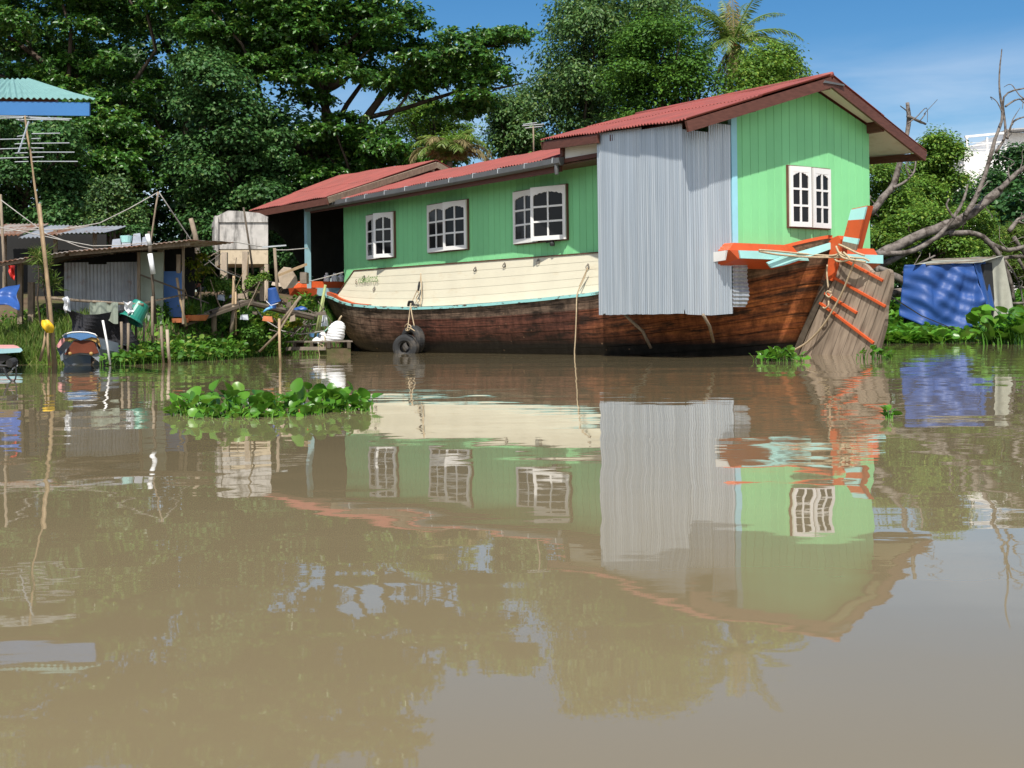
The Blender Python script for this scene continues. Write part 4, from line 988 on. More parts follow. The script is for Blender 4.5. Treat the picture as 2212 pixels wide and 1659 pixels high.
for s_ in (-15.0, -4.05):
    gt.add([(s_, -0.66 + a, gzz(s_) - 0.02 + b) for a, b in prof[:6]], [(0, 1, 2, 3, 4, 5)])
gutter = gt.build('gutter', M['gutter'], hb)
for k in range(12):
    s_ = -14.6 + k * 0.94; q = MB()
    q.tube([(s_, -0.66, gzz(s_) + 0.045), (s_, -0.80, gzz(s_) + 0.03), (s_, -0.806, gzz(s_) - 0.06), (s_, -0.77, gzz(s_) - 0.10), (s_, -0.70, gzz(s_) - 0.11)], 0.009, 4); q.build('gutter_bracket', M['alu'], gutter)
q = MB(); q.lathe([(0.05, 0), (0.05, -0.1), (0.04, -0.2), (0.001, -0.2)], 10, (-4.2, -0.735, gzz(-4.2) - 0.1)); q.build('outlet', M['gutter'], gutter)
q = MB(); q.box((-14.95, -0.655, gzz(-14.9) - 0.16), (-4.15, -0.625, gzz(-14.9) + 0.03)); q.build('eave_board', M['brownwood'], hb)
sf = MB(); sf.box((-14.9, -0.62, 3.87), (-2.3, -0.02, 3.885)); sf.build('soffit', M['brownwood'], hb)
q = MB(); q.beam(onside(884, 418, -0.3), onside(936, 404, -0.3), 0.05, 0.035); q.build('batten_light', M['cabinlamp'], hb)
q = MB(); q.box((-4.13, -0.70, gzz(-4.1) + 0.05), (-4.05, -0.62, gzz(-4.1) + 0.26)); q.build('eave_post', M['brownwood'], hb)
# bow roof riding over the low one
BE = ((-18.0), (-13.38)); BR2 = ((-17.9), (-12.62))
slope(BE, BR2, -1.0, T0, (4.02, 4.03), (5.19, 5.06), M['roof'])
slope((-18.0, -13.0), BR2, 4.8, T0, (4.02, 4.03), (5.19, 5.06), M['roof'])
q = MB(); q.beam((-17.97, -0.97, 3.90), (-13.36, -0.97, 3.91), 0.05, 0.17); q.build('eave_board', M['brownwood'], hb)
q = MB(); q.beam((-13.34, -0.98, 3.93), (-12.6, T0, 4.95), 0.04, 0.16, up=(0.3, 0, 1)); q.beam((-12.6, T0, 4.95), (-12.95, 4.75, 3.93), 0.04, 0.16); q.build('barge_board', M['wood'], hb)
q = MB(); q.beam((-17.95, -0.98, 3.92), (-17.86, T0, 5.08), 0.04, 0.16); q.beam((-17.86, T0, 5.08), (-17.95, 4.75, 3.92), 0.04, 0.16); q.build('barge_board', M['brownwood'], hb)
q = MB()
for s_, t_ in ((-13.3, -0.2), (-12.95, 0.9), (-12.7, 1.85)):
    zz = lerp(4.0, 4.78, (t_ + 0.7) / 2.6); q.box((s_ - 0.03, t_ - 0.03, zz - 0.05), (s_ + 0.03, t_ + 0.03, lerp(3.95, 4.95, (t_ + 0.98) / 2.89)))
q.build('roof_strut', M['wood'], hb)
for s_, t_ in ((-15.4, -0.5), (-15.4, 4.3), (-17.6, 4.3)):
    q = MB(); q.box((s_ - 0.07, t_ - 0.06, 1.55), (s_ + 0.07, t_ + 0.06, 4.0)); q.build('post', M['blue_post'], hb)
q = MB(); q.sheet(lambda u, v: (Vector((-17.7 + 0.08 * math.sin(u * 19 + v * 2), lerp(-0.7, 4.75, u), lerp(lerp(3.5, 2.1, sstep(0, 0.35, u)) + 0.05 * math.sin(u * 17), 4.0 + 0.9 * (1 - abs(2 * u - 1)), v))), Vector((1, 0, 0))), 36, 6, 0.01); q.build('awning', M['darktarp'], hb)  # dark cloth carried lower than the real awning, standing for shade beneath

# windows -------------------------------------------------------------------
def sash(parent, fm, uh, sg, W, z0, H, phi):
    """fm(u, z, w) -> local point; hinge at u = uh, leaf runs in direction sg, swung out by phi"""
    c_, s_ = math.cos(phi), math.sin(phi)
    def pt(p, z, d): return fm(uh + sg * (p * c_ - d * s_ * 1.0), z, 0.05 + p * s_ + d * c_)
    mb = MB(); th = 0.04
    def bx(p0, p1, a, b, d0=0.0, d1=th):
        q = [pt(p0, a, d0), pt(p1, a, d0), pt(p1, a, d1), pt(p0, a, d1), pt(p0, b, d0), pt(p1, b, d0), pt(p1, b, d1), pt(p0, b, d1)]
        mb.hexa(q)
    st, bot, top, mu = 0.074, 0.095, 0.105, 0.040
    bx(0, st, z0, z0 + H); bx(W - st, W, z0, z0 + H); bx(st, W - st, z0, z0 + bot); bx(st, W - st, z0 + H - top, z0 + H)
    iw = W - 2 * st; cx = W / 2; ih = H - bot - top
    bx(cx - mu / 2, cx + mu / 2, z0 + bot, z0 + H - top, 0.003, th - 0.003)
    for k in (1, 2):
        zz = z0 + bot + ih * (0.335 * k - 0.01)
        bx(st, cx - mu / 2, zz - mu / 2, zz + mu / 2, 0.003, th - 0.003); bx(cx + mu / 2, W - st, zz - mu / 2, zz + mu / 2, 0.003, th - 0.003)
    sc = [(0, .085), (.16, .05), (.24, .062), (.46, .022), (.56, .034), (.80, .008), (.88, .016), (1, .003)]
    for base, dr in ((st, 1), (W - st, -1)):
        wd = cx - mu / 2 - st; zt = z0 + H - top
        for (a, da), (b, db) in zip(sc[:-1], sc[1:]):
            pa, pb = base + dr * a * wd, base + dr * b * wd
            q = [pt(pa, zt - da, 0.004), pt(pb, zt - db, 0.004), pt(pb, zt - db, th - 0.004), pt(pa, zt - da, th - 0.004), pt(pa, zt + 0.002, 0.004), pt(pb, zt + 0.002, 0.004), pt(pb, zt + 0.002, th - 0.004), pt(pa, zt + 0.002, th - 0.004)]
            mb.hexa(q)
    mb.build('sash', M['white'], parent)
    g_ = MB(); q = [pt(st - .01, z0 + bot - .01, 0.012), pt(W - st + .01, z0 + bot - .01, 0.012), pt(W - st + .01, z0 + bot - .01, 0.018), pt(st - .01, z0 + bot - .01, 0.018)]
    q2 = [pt(st - .01, z0 + H - top, 0.012), pt(W - st + .01, z0 + H - top, 0.012), pt(W - st + .01, z0 + H - top, 0.018), pt(st - .01, z0 + H - top, 0.018)]
    g_.hexa(q + q2); g_.build('pane', M['glass'], parent)
def window(fm, u0, u1, z0, z1, phl, phr, gap=0.004):
    fr_ = MB(); b_ = 0.022
    def bx(a, b, c_, d, w0, w1): fr_.hexa([fm(a, c_, w0), fm(b, c_, w0), fm(b, c_, w1), fm(a, c_, w1), fm(a, d, w0), fm(b, d, w0), fm(b, d, w1), fm(a, d, w1)])
    bx(u0 - b_, u0, z0 - b_, z1 + b_, 0.002, 0.048); bx(u1, u1 + b_, z0 - b_, z1 + b_, 0.002, 0.048); bx(u0, u1, z0 - b_, z0, 0.002, 0.048); bx(u0, u1, z1, z1 + b_, 0.002, 0.048)
    fr_.cur = 1; bx(u0, u1, z0, z1, 0.003, 0.012)  # flat dark panel stands in for the shaded opening behind the sashes
    w_ = fr_.build('window', [M['winbrown'], M['dark']], hb)
    W = (u1 - u0) / 2 - gap
    sash(w_, fm, u0, 1, W, z0, z1 - z0, phl); sash(w_, fm, u1, -1, W, z0, z1 - z0, phr)
    return w_
fside = lambda u, z, w_: Vector((u, -w_, z))
fend = lambda u, z, w_: Vector((w_, u, z))
window(fside, -12.96, -11.64, 2.40, 3.535, D2(2), D2(18))
window(fside, -10.05, -8.40, 2.42, 3.56, D2(2), D2(7))
w3 = window(fside, -6.57, -4.75, 2.42, 3.56, D2(3), D2(16))
window(fend, 1.40, 2.55, 2.40, 3.53, D2(6), D2(3), 0.042)
q = MB(); q.lathe([(0.001, 0), (0.05, 0.01), (0.06, 0.06), (0.03, 0.1), (0.001, 0.1)], 10, onside(1193, 527, -0.14) - Vector((0, 0, 0.05))); q.beam(onside(1180, 524, -0.08), onside(1196, 522, -0.08), 0.02, 0.02); q.build('latch', M['metal_dark'], hb, smooth=False)

# corrugated tin bay ----------------------------------------------------------
def tin(mb, a, b, z0, z1, nrm, per=0.058, amp=0.0105, zf=None, nv=10, seed=1):
    a = Vector(a); b = Vector(b); L = (b - a).length; nu = int(L / per * 6); nrm = Vector(nrm); rr = random.Random(seed)
    ph = [rr.uniform(0, 6) for _ in range(4)]
    def fn(u, v):
        p = a.lerp(b, u); x = u * L
        bot = z0 + (zf(u) if zf else 0); tp = z1(u) if callable(z1) else z1
        z = lerp(bot, tp, v)
        bulge = 0.005 * math.sin(x * 2.1 + ph[0]) * math.sin(v * 5 + ph[1]) + 0.002 * math.sin(x * 6 + ph[2]) * math.sin(v * 9 + ph[3])
        low = max(0, 0.06 - v) * 0.05 * math.sin(x * 9 + ph[0])
        return Vector((p.x, p.y, z)) + nrm * (amp * math.sin(2 * PI * x / per) + bulge + low), nrm
    mb.sheet(fn, nu, nv, 0.004)
bay = MB()
cut = lambda u: (0.03 if 0.10 < u < 0.15 else 0) + 0.004 * math.sin(u * 40)
tin(bay, (-2.62, -1.00, 0), (-1.2, -1.148, 0), 0.795, lambda u: lerp(4.28, 4.20, u), (-0.1, -1, 0), zf=cut, seed=2)
tin(bay, (-1.23, -1.16, 0), (0.012, -1.305, 0), 0.785, lambda u: lerp(4.155, 4.10, u), (0, -1, 0), zf=lambda u: 0.003 * math.sin(u * 17), seed=3)
tin(bay, (0.0, -1.30, 0), (0.0, -0.60, 0), 0.77, lambda u: 4.0, (1, 0, 0), zf=lambda u: 0.10 * math.exp(-u * 30) - 0.02 * u, seed=4)
tin(bay, (0.016, -0.66, 0), (0.016, -0.09, 0), 0.75, lambda u: 4.17, (1, 0, 0), zf=lambda u: 0.03 * u, seed=5)
tin(bay, (-2.62, -0.02, 0), (-2.62, -1.0, 0), 0.80, 4.2, (-1, 0, 0), seed=6)
tb = bay.build('tin_bay', M['tin'], hb, smooth=False)
q = MB(); q.box((-2.55, -0.97, 0.86), (-0.06, -0.02, 0.92)); q.build('bay_floor', M['woodd'], tb)
for s_, t_ in ((-2.58, -0.97), (-0.10, -1.26)):
    q = MB(); q.box((s_, t_, 0.92), (s_ + 0.07, t_ + 0.065, 3.95)); q.build('bay_post', M['brownwood'], tb)
q = MB(); q.tube([onside(1350, 680, -0.95), onside(1388, 715, -0.6), onside(1406, 752, -0.38)], 0.03, 6); q.build('bay_strut', M['wood'], tb, smooth=True)
q = MB(); q.tube([onside(1519, 680, -1.0), onside(1533, 705, -0.7), onside(1541, 738, -0.25)], 0.03, 6); q.build('bay_strut', M['wood'], tb, smooth=True)
q = MB()
def fcurl(u, v):
    z = lerp(0.90, 1.66, v); r_ = 0.30 + 0.06 * math.sin(v * 3.4) - 0.06 * (1 - v); t = lerp(-0.12, r_ - 0.04, u)
    return Vector((0.05 + 0.03 * u * math.sin(v * 7), t, z)) + Vector((1, 0, 0)) * (0.011 * math.sin(2 * PI * z / 0.072)), Vector((1, 0, 0))
q.sheet(fcurl, 8, 66, 0.004); q.build('loose_sheet', M['tin'], hb)

# stern timbers ---------------------------------------------------------------
q = MB(); q.hexa([(-0.10, -0.45, 1.60), (0.34, -0.28, 1.745), (0.34, 3.72, 1.745), (-0.10, 3.9, 1.60), (-0.10, -0.53, 1.80), (0.345, -0.50, 1.895), (0.345, 3.74, 1.895), (-0.10, 4.3, 1.80)])
q.hexa([(0.0, -0.46, 1.899), (0.28, -0.46, 1.899), (0.28, 3.70, 1.899), (0.0, 3.70, 1.899), (0.02, -0.30, 2.035), (0.24, -0.28, 2.035), (0.24, 3.62, 2.035), (0.02, 3.62, 2.035)])
q.build('stern_beam', M['orange'], hb)
q = MB(); q.hexa([(0.346, -0.25, 1.755), (0.372, -0.25, 1.755), (0.372, 3.735, 1.74), (0.346, 3.735, 1.74), (0.346, -0.29, 1.893), (0.372, -0.29, 1.893), (0.372, 3.735, 1.905), (0.346, 3.735, 1.905)])
q.build('beam_facing', M['turq_clean'], hb)
q = MB(); q.hexa([(0.0, -0.56, 1.70), (0.25, -0.53, 1.72), (0.25, -0.50, 1.72), (0.0, -0.54, 1.7), (0.0, -0.58, 1.87), (0.3, -0.55, 1.89), (0.3, -0.502, 1.89), (0.0, -0.54, 1.87)]); q.build('beam_end', M['white'], hb)
q = MB(); q.prism([onside(x, y, 1.80) for x, y in [(1790, 522), (1800, 513), (1810, 509), (1816, 517), (1813, 545), (1807, 575), (1797, 607), (1783, 602), (1788, 570), (1792, 540)]], (0, 0.22, 0)); q.build('stern_post', M['orange'], hb)
q = MB(); q.prism([onside(x, y, 1.83) for x, y in [(1797, 607), (1772, 655), (1744, 716), (1720, 775), (1706, 775), (1735, 705), (1762, 645), (1785, 602)]], (0, 0.16, 0)); q.build('stern_post', M['woodd'], hb)
rd = MB(); RP = [(1807, 560), (1832, 562), (1858, 565), (1872, 574), (1884, 587), (1893, 588), (1906, 586), (1916, 581), (1922, 584), (1925, 593), (1924, 621), (1914, 659), (1911, 704), (1899, 749), (1893, 790), (1712, 790), (1722, 758), (1746, 716), (1772, 657), (1799, 598)]
fpts = [onside(x, y, 1.865) for x, y in RP]; nR = len(RP)
uvp = [((x * 0.95 + y * 0.32) / 21.0, y / 40.0) for x, y in RP]
ext = Vector((0, 0.09, 0))
rd.add(fpts + [p + ext for p in fpts], [tuple(range(nR - 1, -1, -1)), tuple(range(nR, 2 * nR))] + [(k, (k + 1) % nR, nR + (k + 1) % nR, nR + k) for k in range(nR)], uvp + uvp)
rud = rd.build('rudder', M['rudder'], hb)
for (x0, y0), (x1_, y1_) in [((1817, 558), (1907, 606)), ((1797, 597), (1913, 662)), ((1782, 633), (1851, 676)), ((1771, 654), (1887, 741))]:
    q = MB(); q.beam(onside(x0, y0, 1.845), onside(x1_, y1_, 1.845), 0.045, 0.042); q.build('cleat', M['orange'], rud)
# rudder head with its painted bands
LT, LB, RT, RB = Vector((1838, 453)), Vector((1817, 532)), Vector((1871, 446)), Vector((1848, 541))
head_ = None
for f0, f1, mt in [(1.0, 0.86, 'wood'), (0.86, 0.73, 'turq_clean'), (0.73, 0.29, 'orange'), (0.29, 0.0, 'turq_clean')]:
    a, b, c_, d = LT.lerp(LB, f0), RT.lerp(RB, f0), RT.lerp(RB, f1), LT.lerp(LB, f1)
    q = MB(); q.prism([onside(p.x, p.y, 1.78) for p in (a, b, c_, d)], (0, 0.04, 0))
    o_ = q.build('rudder_head' if head_ is None else 'painted_band', M[mt], hb if head_ is None else head_)
    head_ = head_ or o_
q = MB(); q.prism([onside(p[0], p[1], 1.822) for p in [(1819, 528), (1849, 537), (1873, 444), (1840, 451)]], (0, 0.18, 0)); q.build('rudder_stock', M['orange'], head_)

# bow timbers -----------------------------------------------------------------
q = MB(); q.hexa([(-15.6, -0.95, 1.53), (-15.3, -0.66, 1.52), (-15.3, -0.30, 1.52), (-15.6, -0.3, 1.52), (-15.6, -1.0, 1.74), (-15.25, -0.98, 1.72), (-15.25, -0.30, 1.72), (-15.6, -0.3, 1.72)])
q.hexa([(-15.6, -0.85, 1.743), (-15.35, -0.75, 1.743), (-15.35, 4.4, 1.743), (-15.6, 4.4, 1.743), (-15.58, -0.70, 1.92), (-15.38, -0.68, 1.92), (-15.38, 4.35, 1.92), (-15.58, 4.35, 1.92)])
q.build('bow_beam', M['orange'], hb)
q = MB(); q.box((-15.6, -0.297, 1.52), (-15.25, 4.4, 1.735)); q.build('bow_beam', M['blue_post'], hb)
q = MB(); q.sheet(lambda u, v: (Vector((lerp(-15.2, -14.35, u), 0.25 + 0.1 * u, lerp(1.15, 1.66 - 0.02 * u, v))), Vector((0, 1, 0))), 6, 2, 0.05); q.build('bow_panel', M['blue_post'], hb)
q = MB(); q.box((-14.98, 0.06, 1.2), (-14.32, 0.18, 1.50)); q.build('bow_panel', M['bluedoor'], hb)
# rings on the bulwark
def torus(mb, c, R, r, ax, n=14, m=6):
    ax = Vector(ax).normalized(); e1 = ax.orthogonal().normalized(); e2 = ax.cross(e1)
    mb.tube([Vector(c) + (e1 * math.cos(2 * PI * k / n) + e2 * math.sin(2 * PI * k / n)) * R for k in range(n + 1)], r, m, cap=False)
for x, y in [(808, 625), (1026, 583), (1089, 574), (1162, 566), (1269, 577), (786, 601)]:
    k_ = 0.5; tt = -0.16; q = MB(); p = onside(x, y, tt); p = onside(x, y, lerp(-0.27, -0.035, ((p.z - gun(p.x)) / (2.1 - gun(p.x))) ** 0.8) - 0.03)
    torus(q, p, 0.04, 0.009, (0.25, -1, 0.2)); torus(q, p + Vector((0, 0.012, 0.05)), 0.018, 0.008, (1, 0, 0), 8); q.build('mooring_ring', M['metal_dark'] if x < 790 else M['dead'], hb, smooth=True)
# the painted boat name
def letters(txt, mat, p, size):
    cu = bpy.data.curves.new('boat_name', 'FONT'); cu.body = txt; cu.size = size; cu.extrude = 0.001
    to = bpy.data.objects.new('boat_name', cu); C.objects.link(to)
    dg = bpy.context.evaluated_depsgraph_get(); me = bpy.data.meshes.new_from_object(to.evaluated_get(dg))
    C.objects.unlink(to); bpy.data.objects.remove(to)
    o = bpy.data.objects.new('boat_name', me); C.objects.link(o); me.materials.clear(); me.materials.append(mat)
    o.location = p; o.rotation_euler = (D2(90 - 9), D2(-1), 0); o.parent = hb
    return o
pl = onside(769, 613, -0.13); pl.y = -0.165
letters('ธ.', M['letter_brown'], pl, 0.20)
pl = onside(776, 612, -0.13); pl.y = -0.17
letters('ทรัพย์ถาวร', M['letter_green'], pl, 0.23)

# ropes, tyres and jugs carried by the boat (each a thing) -------------------
def W_(p): return wld(p.x, p.y, p.z)
def rope_px(name, label, cat, paths, r, mat, group=None):
    o = None; mb = MB()
    for pth in paths:
        P = [W_(onside(x, y, t)) for x, y, t in pth]; Q = []
        for k in range(len(P) - 1):
            p0 = P[max(0, k - 1)]; p1 = P[k]; p2 = P[k + 1]; p3 = P[min(len(P) - 1, k + 2)]
            for j in range(5):
                u = j / 5; Q.append(0.5 * ((2 * p1) + (p2 - p0) * u + (2 * p0 - 5 * p1 + 4 * p2 - p3) * u * u + (3 * p1 - p0 - 3 * p2 + p3) * u ** 3))
        Q.append(P[-1]); mb.tube(Q, r, 6)
    return tag(mb.build(name, mat, smooth=True, origin=W_(onside(*paths[0][0]))), label, cat, group)
rope_px('mooring_rope', 'long pale rope hanging down the hull side from a ring into the water', 'rope',
        [[(1269, 578, -0.25), (1262, 600, -0.27), (1247, 635, -0.42), (1245, 680, -0.5), (1243, 730, -0.5), (1241, 762, -0.5), (1243, 775, -0.5)], [(1269, 580, -0.25), (1258, 605, -0.27), (1252, 618, -0.29)]], 0.014, M['rope'])
rope_px('mooring_rope', 'coiled rope lashed round the stern post and across the orange beam', 'rope',
        [[(1640, 540, 0.05), (1670, 542, 0.4), (1720, 547, 1.0), (1765, 551, 1.5), (1800, 552, 1.62), (1818, 545, 1.66)],
         [(1640, 543, 0.06), (1680, 550, 0.5), (1740, 555, 1.2), (1790, 556, 1.6), (1825, 556, 1.66)],
         [(1806, 532, 1.66), (1815, 548, 1.62), (1840, 556, 1.62), (1865, 558, 1.66), (1878, 564, 1.72)],
         [(1808, 540, 1.66), (1820, 556, 1.60), (1845, 562, 1.62), (1870, 566, 1.68)],
         [(1812, 528, 1.68), (1830, 536, 1.62), (1850, 546, 1.62), (1868, 552, 1.68)],
         [(1812, 552, 1.64), (1803, 558, 1.66), (1812, 565, 1.64), (1835, 560, 1.6), (1822, 545, 1.62)]], 0.019, M['rope'])
rope_px('mooring_rope', 'taut rope running from the rudder top down into the water by the sternpost', 'rope',
        [[(1848, 556, 1.66), (1838, 585, 1.70), (1815, 640, 1.74), (1780, 700, 1.76), (1745, 738, 1.76), (1716, 756, 1.72), (1706, 764, 1.7)]], 0.019, M['rope'])
rope_px('rope_end', 'short frayed rope end knotted on the sternpost beside the rudder', 'rope',
        [[(1787, 572, 1.72), (1786, 590, 1.70), (1789, 622, 1.70)], [(1796, 632, 1.70), (1788, 629, 1.68), (1784, 636, 1.68), (1791, 642, 1.68), (1797, 636, 1.70)], [(1790, 650, 1.7), (1789, 660, 1.68), (1782, 666, 1.68), (1778, 664, 1.7)]], 0.016, M['rope'])
def tyre(label, c, R, r, ax, squash=1.25):
    ax = Vector(ax).normalized(); mb = MB(); e1 = ax.orthogonal().normalized(); e2 = ax.cross(e1); n = 40
    prof = [(R - r * 1.55, -r * 0.55), (R - r * 1.62, 0 - r * 0.7), (R - r * 1.2, -r * 1.02), (R - r * 0.6, -r * 1.06), (R - r * 0.18, -r * 0.9), (R - r * 0.02, -r * 0.62)]
    tread = [(R, -r * 0.5), (R, -r * 0.3), (R - 0.008, -r * 0.28), (R - 0.008, -r * 0.12), (R + 0.002, -r * 0.1)]
    half = prof + tread; full = half + [(a, -b) for a, b in half[::-1]]; inner = [(R - r * 1.3, r * 0.5), (R - r * 0.5, r * 0.75), (R - r * 0.3, 0), (R - r * 0.5, -r * 0.75), (R - r * 1.3, -r * 0.5)]
    full = full + inner; m = len(full); vs = []
    for k in range(n):
        a = 2 * PI * k / n; d = e1 * math.cos(a) + e2 * math.sin(a)
        for p, z in full: vs.append(Vector(c) + d * p + ax * z)
    fs = [(k * m + j, ((k + 1) % n) * m + j, ((k + 1) % n) * m + (j + 1) % m, k * m + (j + 1) % m) for k in range(n) for j in range(m)]
    mb.add(vs, fs); o = mb.build('tyre', M['rubber'], smooth=False, origin=c); return tag(o, label, 'tyre')
tyre('old rubber tyre fender half sunk at the front of the pair, facing out', W_(onside(877, 751, -0.85)), 0.315, 0.115, BX * -0.75 + AX * 0.55)
tyre('larger worn tyre hanging upright against the hull behind the other tyre', W_(onside(892, 735, -0.52)), 0.36, 0.11, BX * -1.0 + AX * 0.12)
rope_px('tyre_rope', 'knotted rope holding the two tyres from the cream bulwark', 'rope',
        [[(909, 590, -0.22), (906, 615, -0.26), (893, 645, -0.33), (887, 660, -0.42), (883, 690, -0.5), (880, 715, -0.8)], [(909, 592, -0.22), (911, 625, -0.28), (910, 645, -0.3), (907, 661, -0.36)], [(887, 660, -0.42), (890, 680, -0.5), (895, 705, -0.55)],
         [(874, 706, -0.86), (880, 700, -0.9), (888, 706, -0.9), (882, 714, -0.92), (876, 712, -0.9), (884, 708, -0.92), (896, 715, -0.86)], [(900, 628, -0.29), (905, 633, -0.3), (899, 645, -0.31), (904, 655, -0.34)]], 0.013, M['rope'])
q = MB(); p0 = onside(893, 655, -0.36); q.tube([W_(onside(882, 660, -0.36)), W_(onside(884, 652, -0.38)), W_(onside(891, 652, -0.38)), W_(onside(893, 660, -0.36))], 0.035, 7); q.beam(W_(onside(888, 659, -0.33)), W_(onside(908, 659, -0.33)), 0.05, 0.035)
tag(q.build('rope_cleat', M['metal_dark'], origin=W_(p0)), 'black iron cleat on the rail above the tyres', 'cleat')
q = MB(); q.tube([W_(onside(906, 608, -0.26)), W_(onside(905, 618, -0.27)), W_(onside(903, 632, -0.28))], [0.02, 0.035, 0.02], 6); tag(q.build('rope_weight', M['metal_dark'], origin=W_(onside(906, 608, -0.26))), 'dark weight tied into the tyre rope on the cream boards', 'weight')
for k, (x, lbl) in enumerate([(706, 'white plastic jug standing by itself nearest the blue-grey post'), (723, 'white plastic jug in the middle of the row on the bow beam'), (737, 'white plastic jug touching the green wall corner on the bow beam')]):
    p = onend(x, 608, -15.45); p.z = 1.922; b0 = W_(p); j = thing('jug', lbl, 'jug', b0, 'white jugs on the bow beam')
    q = MB(); r_ = 0.095 if k else 0.085; q.lathe([(0.001, 0), (r_, 0.0), (r_, 0.13), (r_ * 0.85, 0.165), (0.035, 0.19), (0.035, 0.2)], 12); q.build('body', M['wplastic'], j, smooth=False)
    q = MB(); q.lathe([(0.04, 0.2), (0.04, 0.235), (0.001, 0.24)], 10); q.build('cap', M['wplastic'], j)
# ================================================================ LEFT BANK
def pole_px(name, label, cat, pts, D, w, mat, group=None, dD=0.0, n=7, D1=None):
    q = MB(); N = len(pts); P = [at(x, y, D + dD * k / max(1, N - 1)) for k, (x, y) in enumerate(pts)]
    ws = [lerp(w[0], w[1], k / max(1, N - 1)) * pxm(D) / 2 for k in range(N)] if isinstance(w, tuple) else [w * pxm(D) / 2] * N
    q.tube(P, ws, n); return tag(q.build(name, mat, smooth=True, origin=P[-1]), label, cat, group)
def block(name, label, cat, x0, y0, x1, y1, D, dep, mat, group=None, mb=None, parent=None, skew=0.0):
    """upright block whose front shows at x0..x1, y0..y1 at depth D"""
    a = at(x0, y1, D); b = at(x1, y1, D); c_ = at(x1, y0, D); d = at(x0, y0, D); q = mb or MB(); e = Vector((skew * dep, dep, 0))
    q.prism([a, b, c_, d], e)
    if mb: return q
    return tag(q.build(name, mat, parent, origin=None if parent else a, world_pts=bool(parent)), label, cat, group)

# teal roof reaching in at the upper left
hs = thing('riverside_house', 'corner of a house with a teal corrugated roof and blue fascia at the left edge', 'house', at(-330, 700, 18))
q = MB(); A0, A1 = at(-520, 205, 16), at(206, 214, 16)
Bk0 = A0 + Vector((0.6, 4.2, 1.25)); ridge_px = at(-60, 163, 19.2)
tm = MB()
def f(u, v):
    p = A0.lerp(A1, u); b = Vector((lerp(A0.x + 1.0, at(62, 170, 19.5).x, u), 19.5, ridge_px.z)); p2 = p.lerp(b, v)
    nn = Vector((0, -0.33, 0.94)); x = p2.x
    return p2 + nn * 0.012 * math.sin(2 * PI * x / 0.076), nn
tm.sheet(f, 330, 3, 0.006)
tm.build('roof', M['tealroof'], hs, world_pts=True)
q = MB(); q.prism([at(-520, 244, 16.03), at(193, 250, 16.03), at(193, 221, 16.03), at(-520, 212, 16.03)], (0, 0.04, 0)); q.build('fascia', M['bluefascia'], hs, world_pts=True)
q = MB(); q.prism([at(-520, 244, 17.4), at(120, 244, 17.4), at(120, 206, 17.4), at(-520, 200, 17.4)], (0, 0.1, 0)); q.build('eave_beam', M['brownwood'], hs, world_pts=True)
q = MB(); q.prism([at(-520, 740, 18.2), at(-190, 740, 18.2), at(-190, 215, 18.2), at(-520, 215, 18.2)], (0, 2.5, 0)); q.build('wall', M['greyboard'], hs, world_pts=True)
for x in (-60, -480):
    q = MB(); q.tube([at(x, 860, 16.6), at(x, 230, 16.6)], 0.06, 8); q.build('post', M['wood'], hs, world_pts=True)

# television aerial on a bamboo mast
an = thing('television_aerial', 'rod television aerial on a tall leaning bamboo mast under the teal roof', 'aerial', at(112, 800, 22.5))
q = MB(); px_tube(q, [(115, 800), (110, 700), (100, 600), (88, 500), (75, 400), (66, 330), (58, 285), (54, 248)], 22.5, (10, 7), 8, 0, 3); q.build('mast', M['bamboo'], an, smooth=True, world_pts=True)
q = MB(); q.beam(at(40, 258, 22.2), at(64, 266, 23.2), 0.025, 0.025); q.beam(at(62, 262, 22.4), at(40, 330, 22.2), 0.02, 0.02); q.beam(at(54, 252, 22.5), at(84, 258, 23.6), 0.025, 0.025); q.build('boom', M['alu'], an, world_pts=True)
for (xa, ya, xb, yb) in [(-60, 250, 60, 252), (62, 253, 155, 257), (-40, 257, 50, 254), (66, 255, 150, 260), (35, 258, 116, 259), (-70, 247, 40, 250), (68, 289, 130, 288), (37, 295, 55, 292), (-30, 302, 57, 300), (68, 300, 88, 299), (32, 311, 58, 310), (68, 310, 150, 309), (-30, 323, 58, 320), (68, 320, 95, 320), (32, 331, 60, 330), (68, 329, 161, 329), (-30, 343, 62, 340), (68, 340, 95, 339), (32, 350, 62, 349), (70, 349, 168, 349)]:
    q = MB(); q.tube([at(xa, ya, 22.5), at(xb, yb, 22.5)], 0.0095, 4); q.build('rod', M['alu'], an, world_pts=True)
pole_px('bamboo_pole', 'second bamboo pole tied beside the aerial mast', 'pole', [(85, 440), (98, 560), (108, 660), (119, 795)], 22.3, (7, 10), M['bamboo'])
pole_px('pole', 'thin dark post standing at the far left edge', 'pole', [(1, 420), (8, 560), (15, 640)], 27.5, 6, M['wood'])
# propped stakes with the yellow bag
pole_px('stake', 'short bamboo prop leaning left below the yellow bag', 'stake', [(101, 705), (95, 745), (86, 780)], 22.2, 6, M['bamboo'], 'stakes round the moored sampan')
pole_px('stake', 'upright bamboo prop right below the yellow bag', 'stake', [(101, 690), (104, 750), (107, 790)], 22.4, 6, M['bamboo'], 'stakes round the moored sampan')
q = MB(); c0 = at(103, 704, 22.1)
rr = random.Random(4)
def fb(u, v):
    a = 2 * PI * u; z = lerp(-0.12, 0.10, v); r_ = 0.075 * (0.75 + 0.45 * math.sin(PI * v)) * (1 + 0.22 * math.sin(a * 3 + v * 4)); return Vector((c0.x + r_ * math.cos(a) + 0.10 * (0.5 - v) * 0.5, c0.y + r_ * math.sin(a), c0.z + z))
q.grid(fb, 14, 7); tag(q.build('plastic_bag', M['yellow'], smooth=True, origin=c0), 'crumpled bright yellow plastic bag tied to the aerial mast', 'bag')

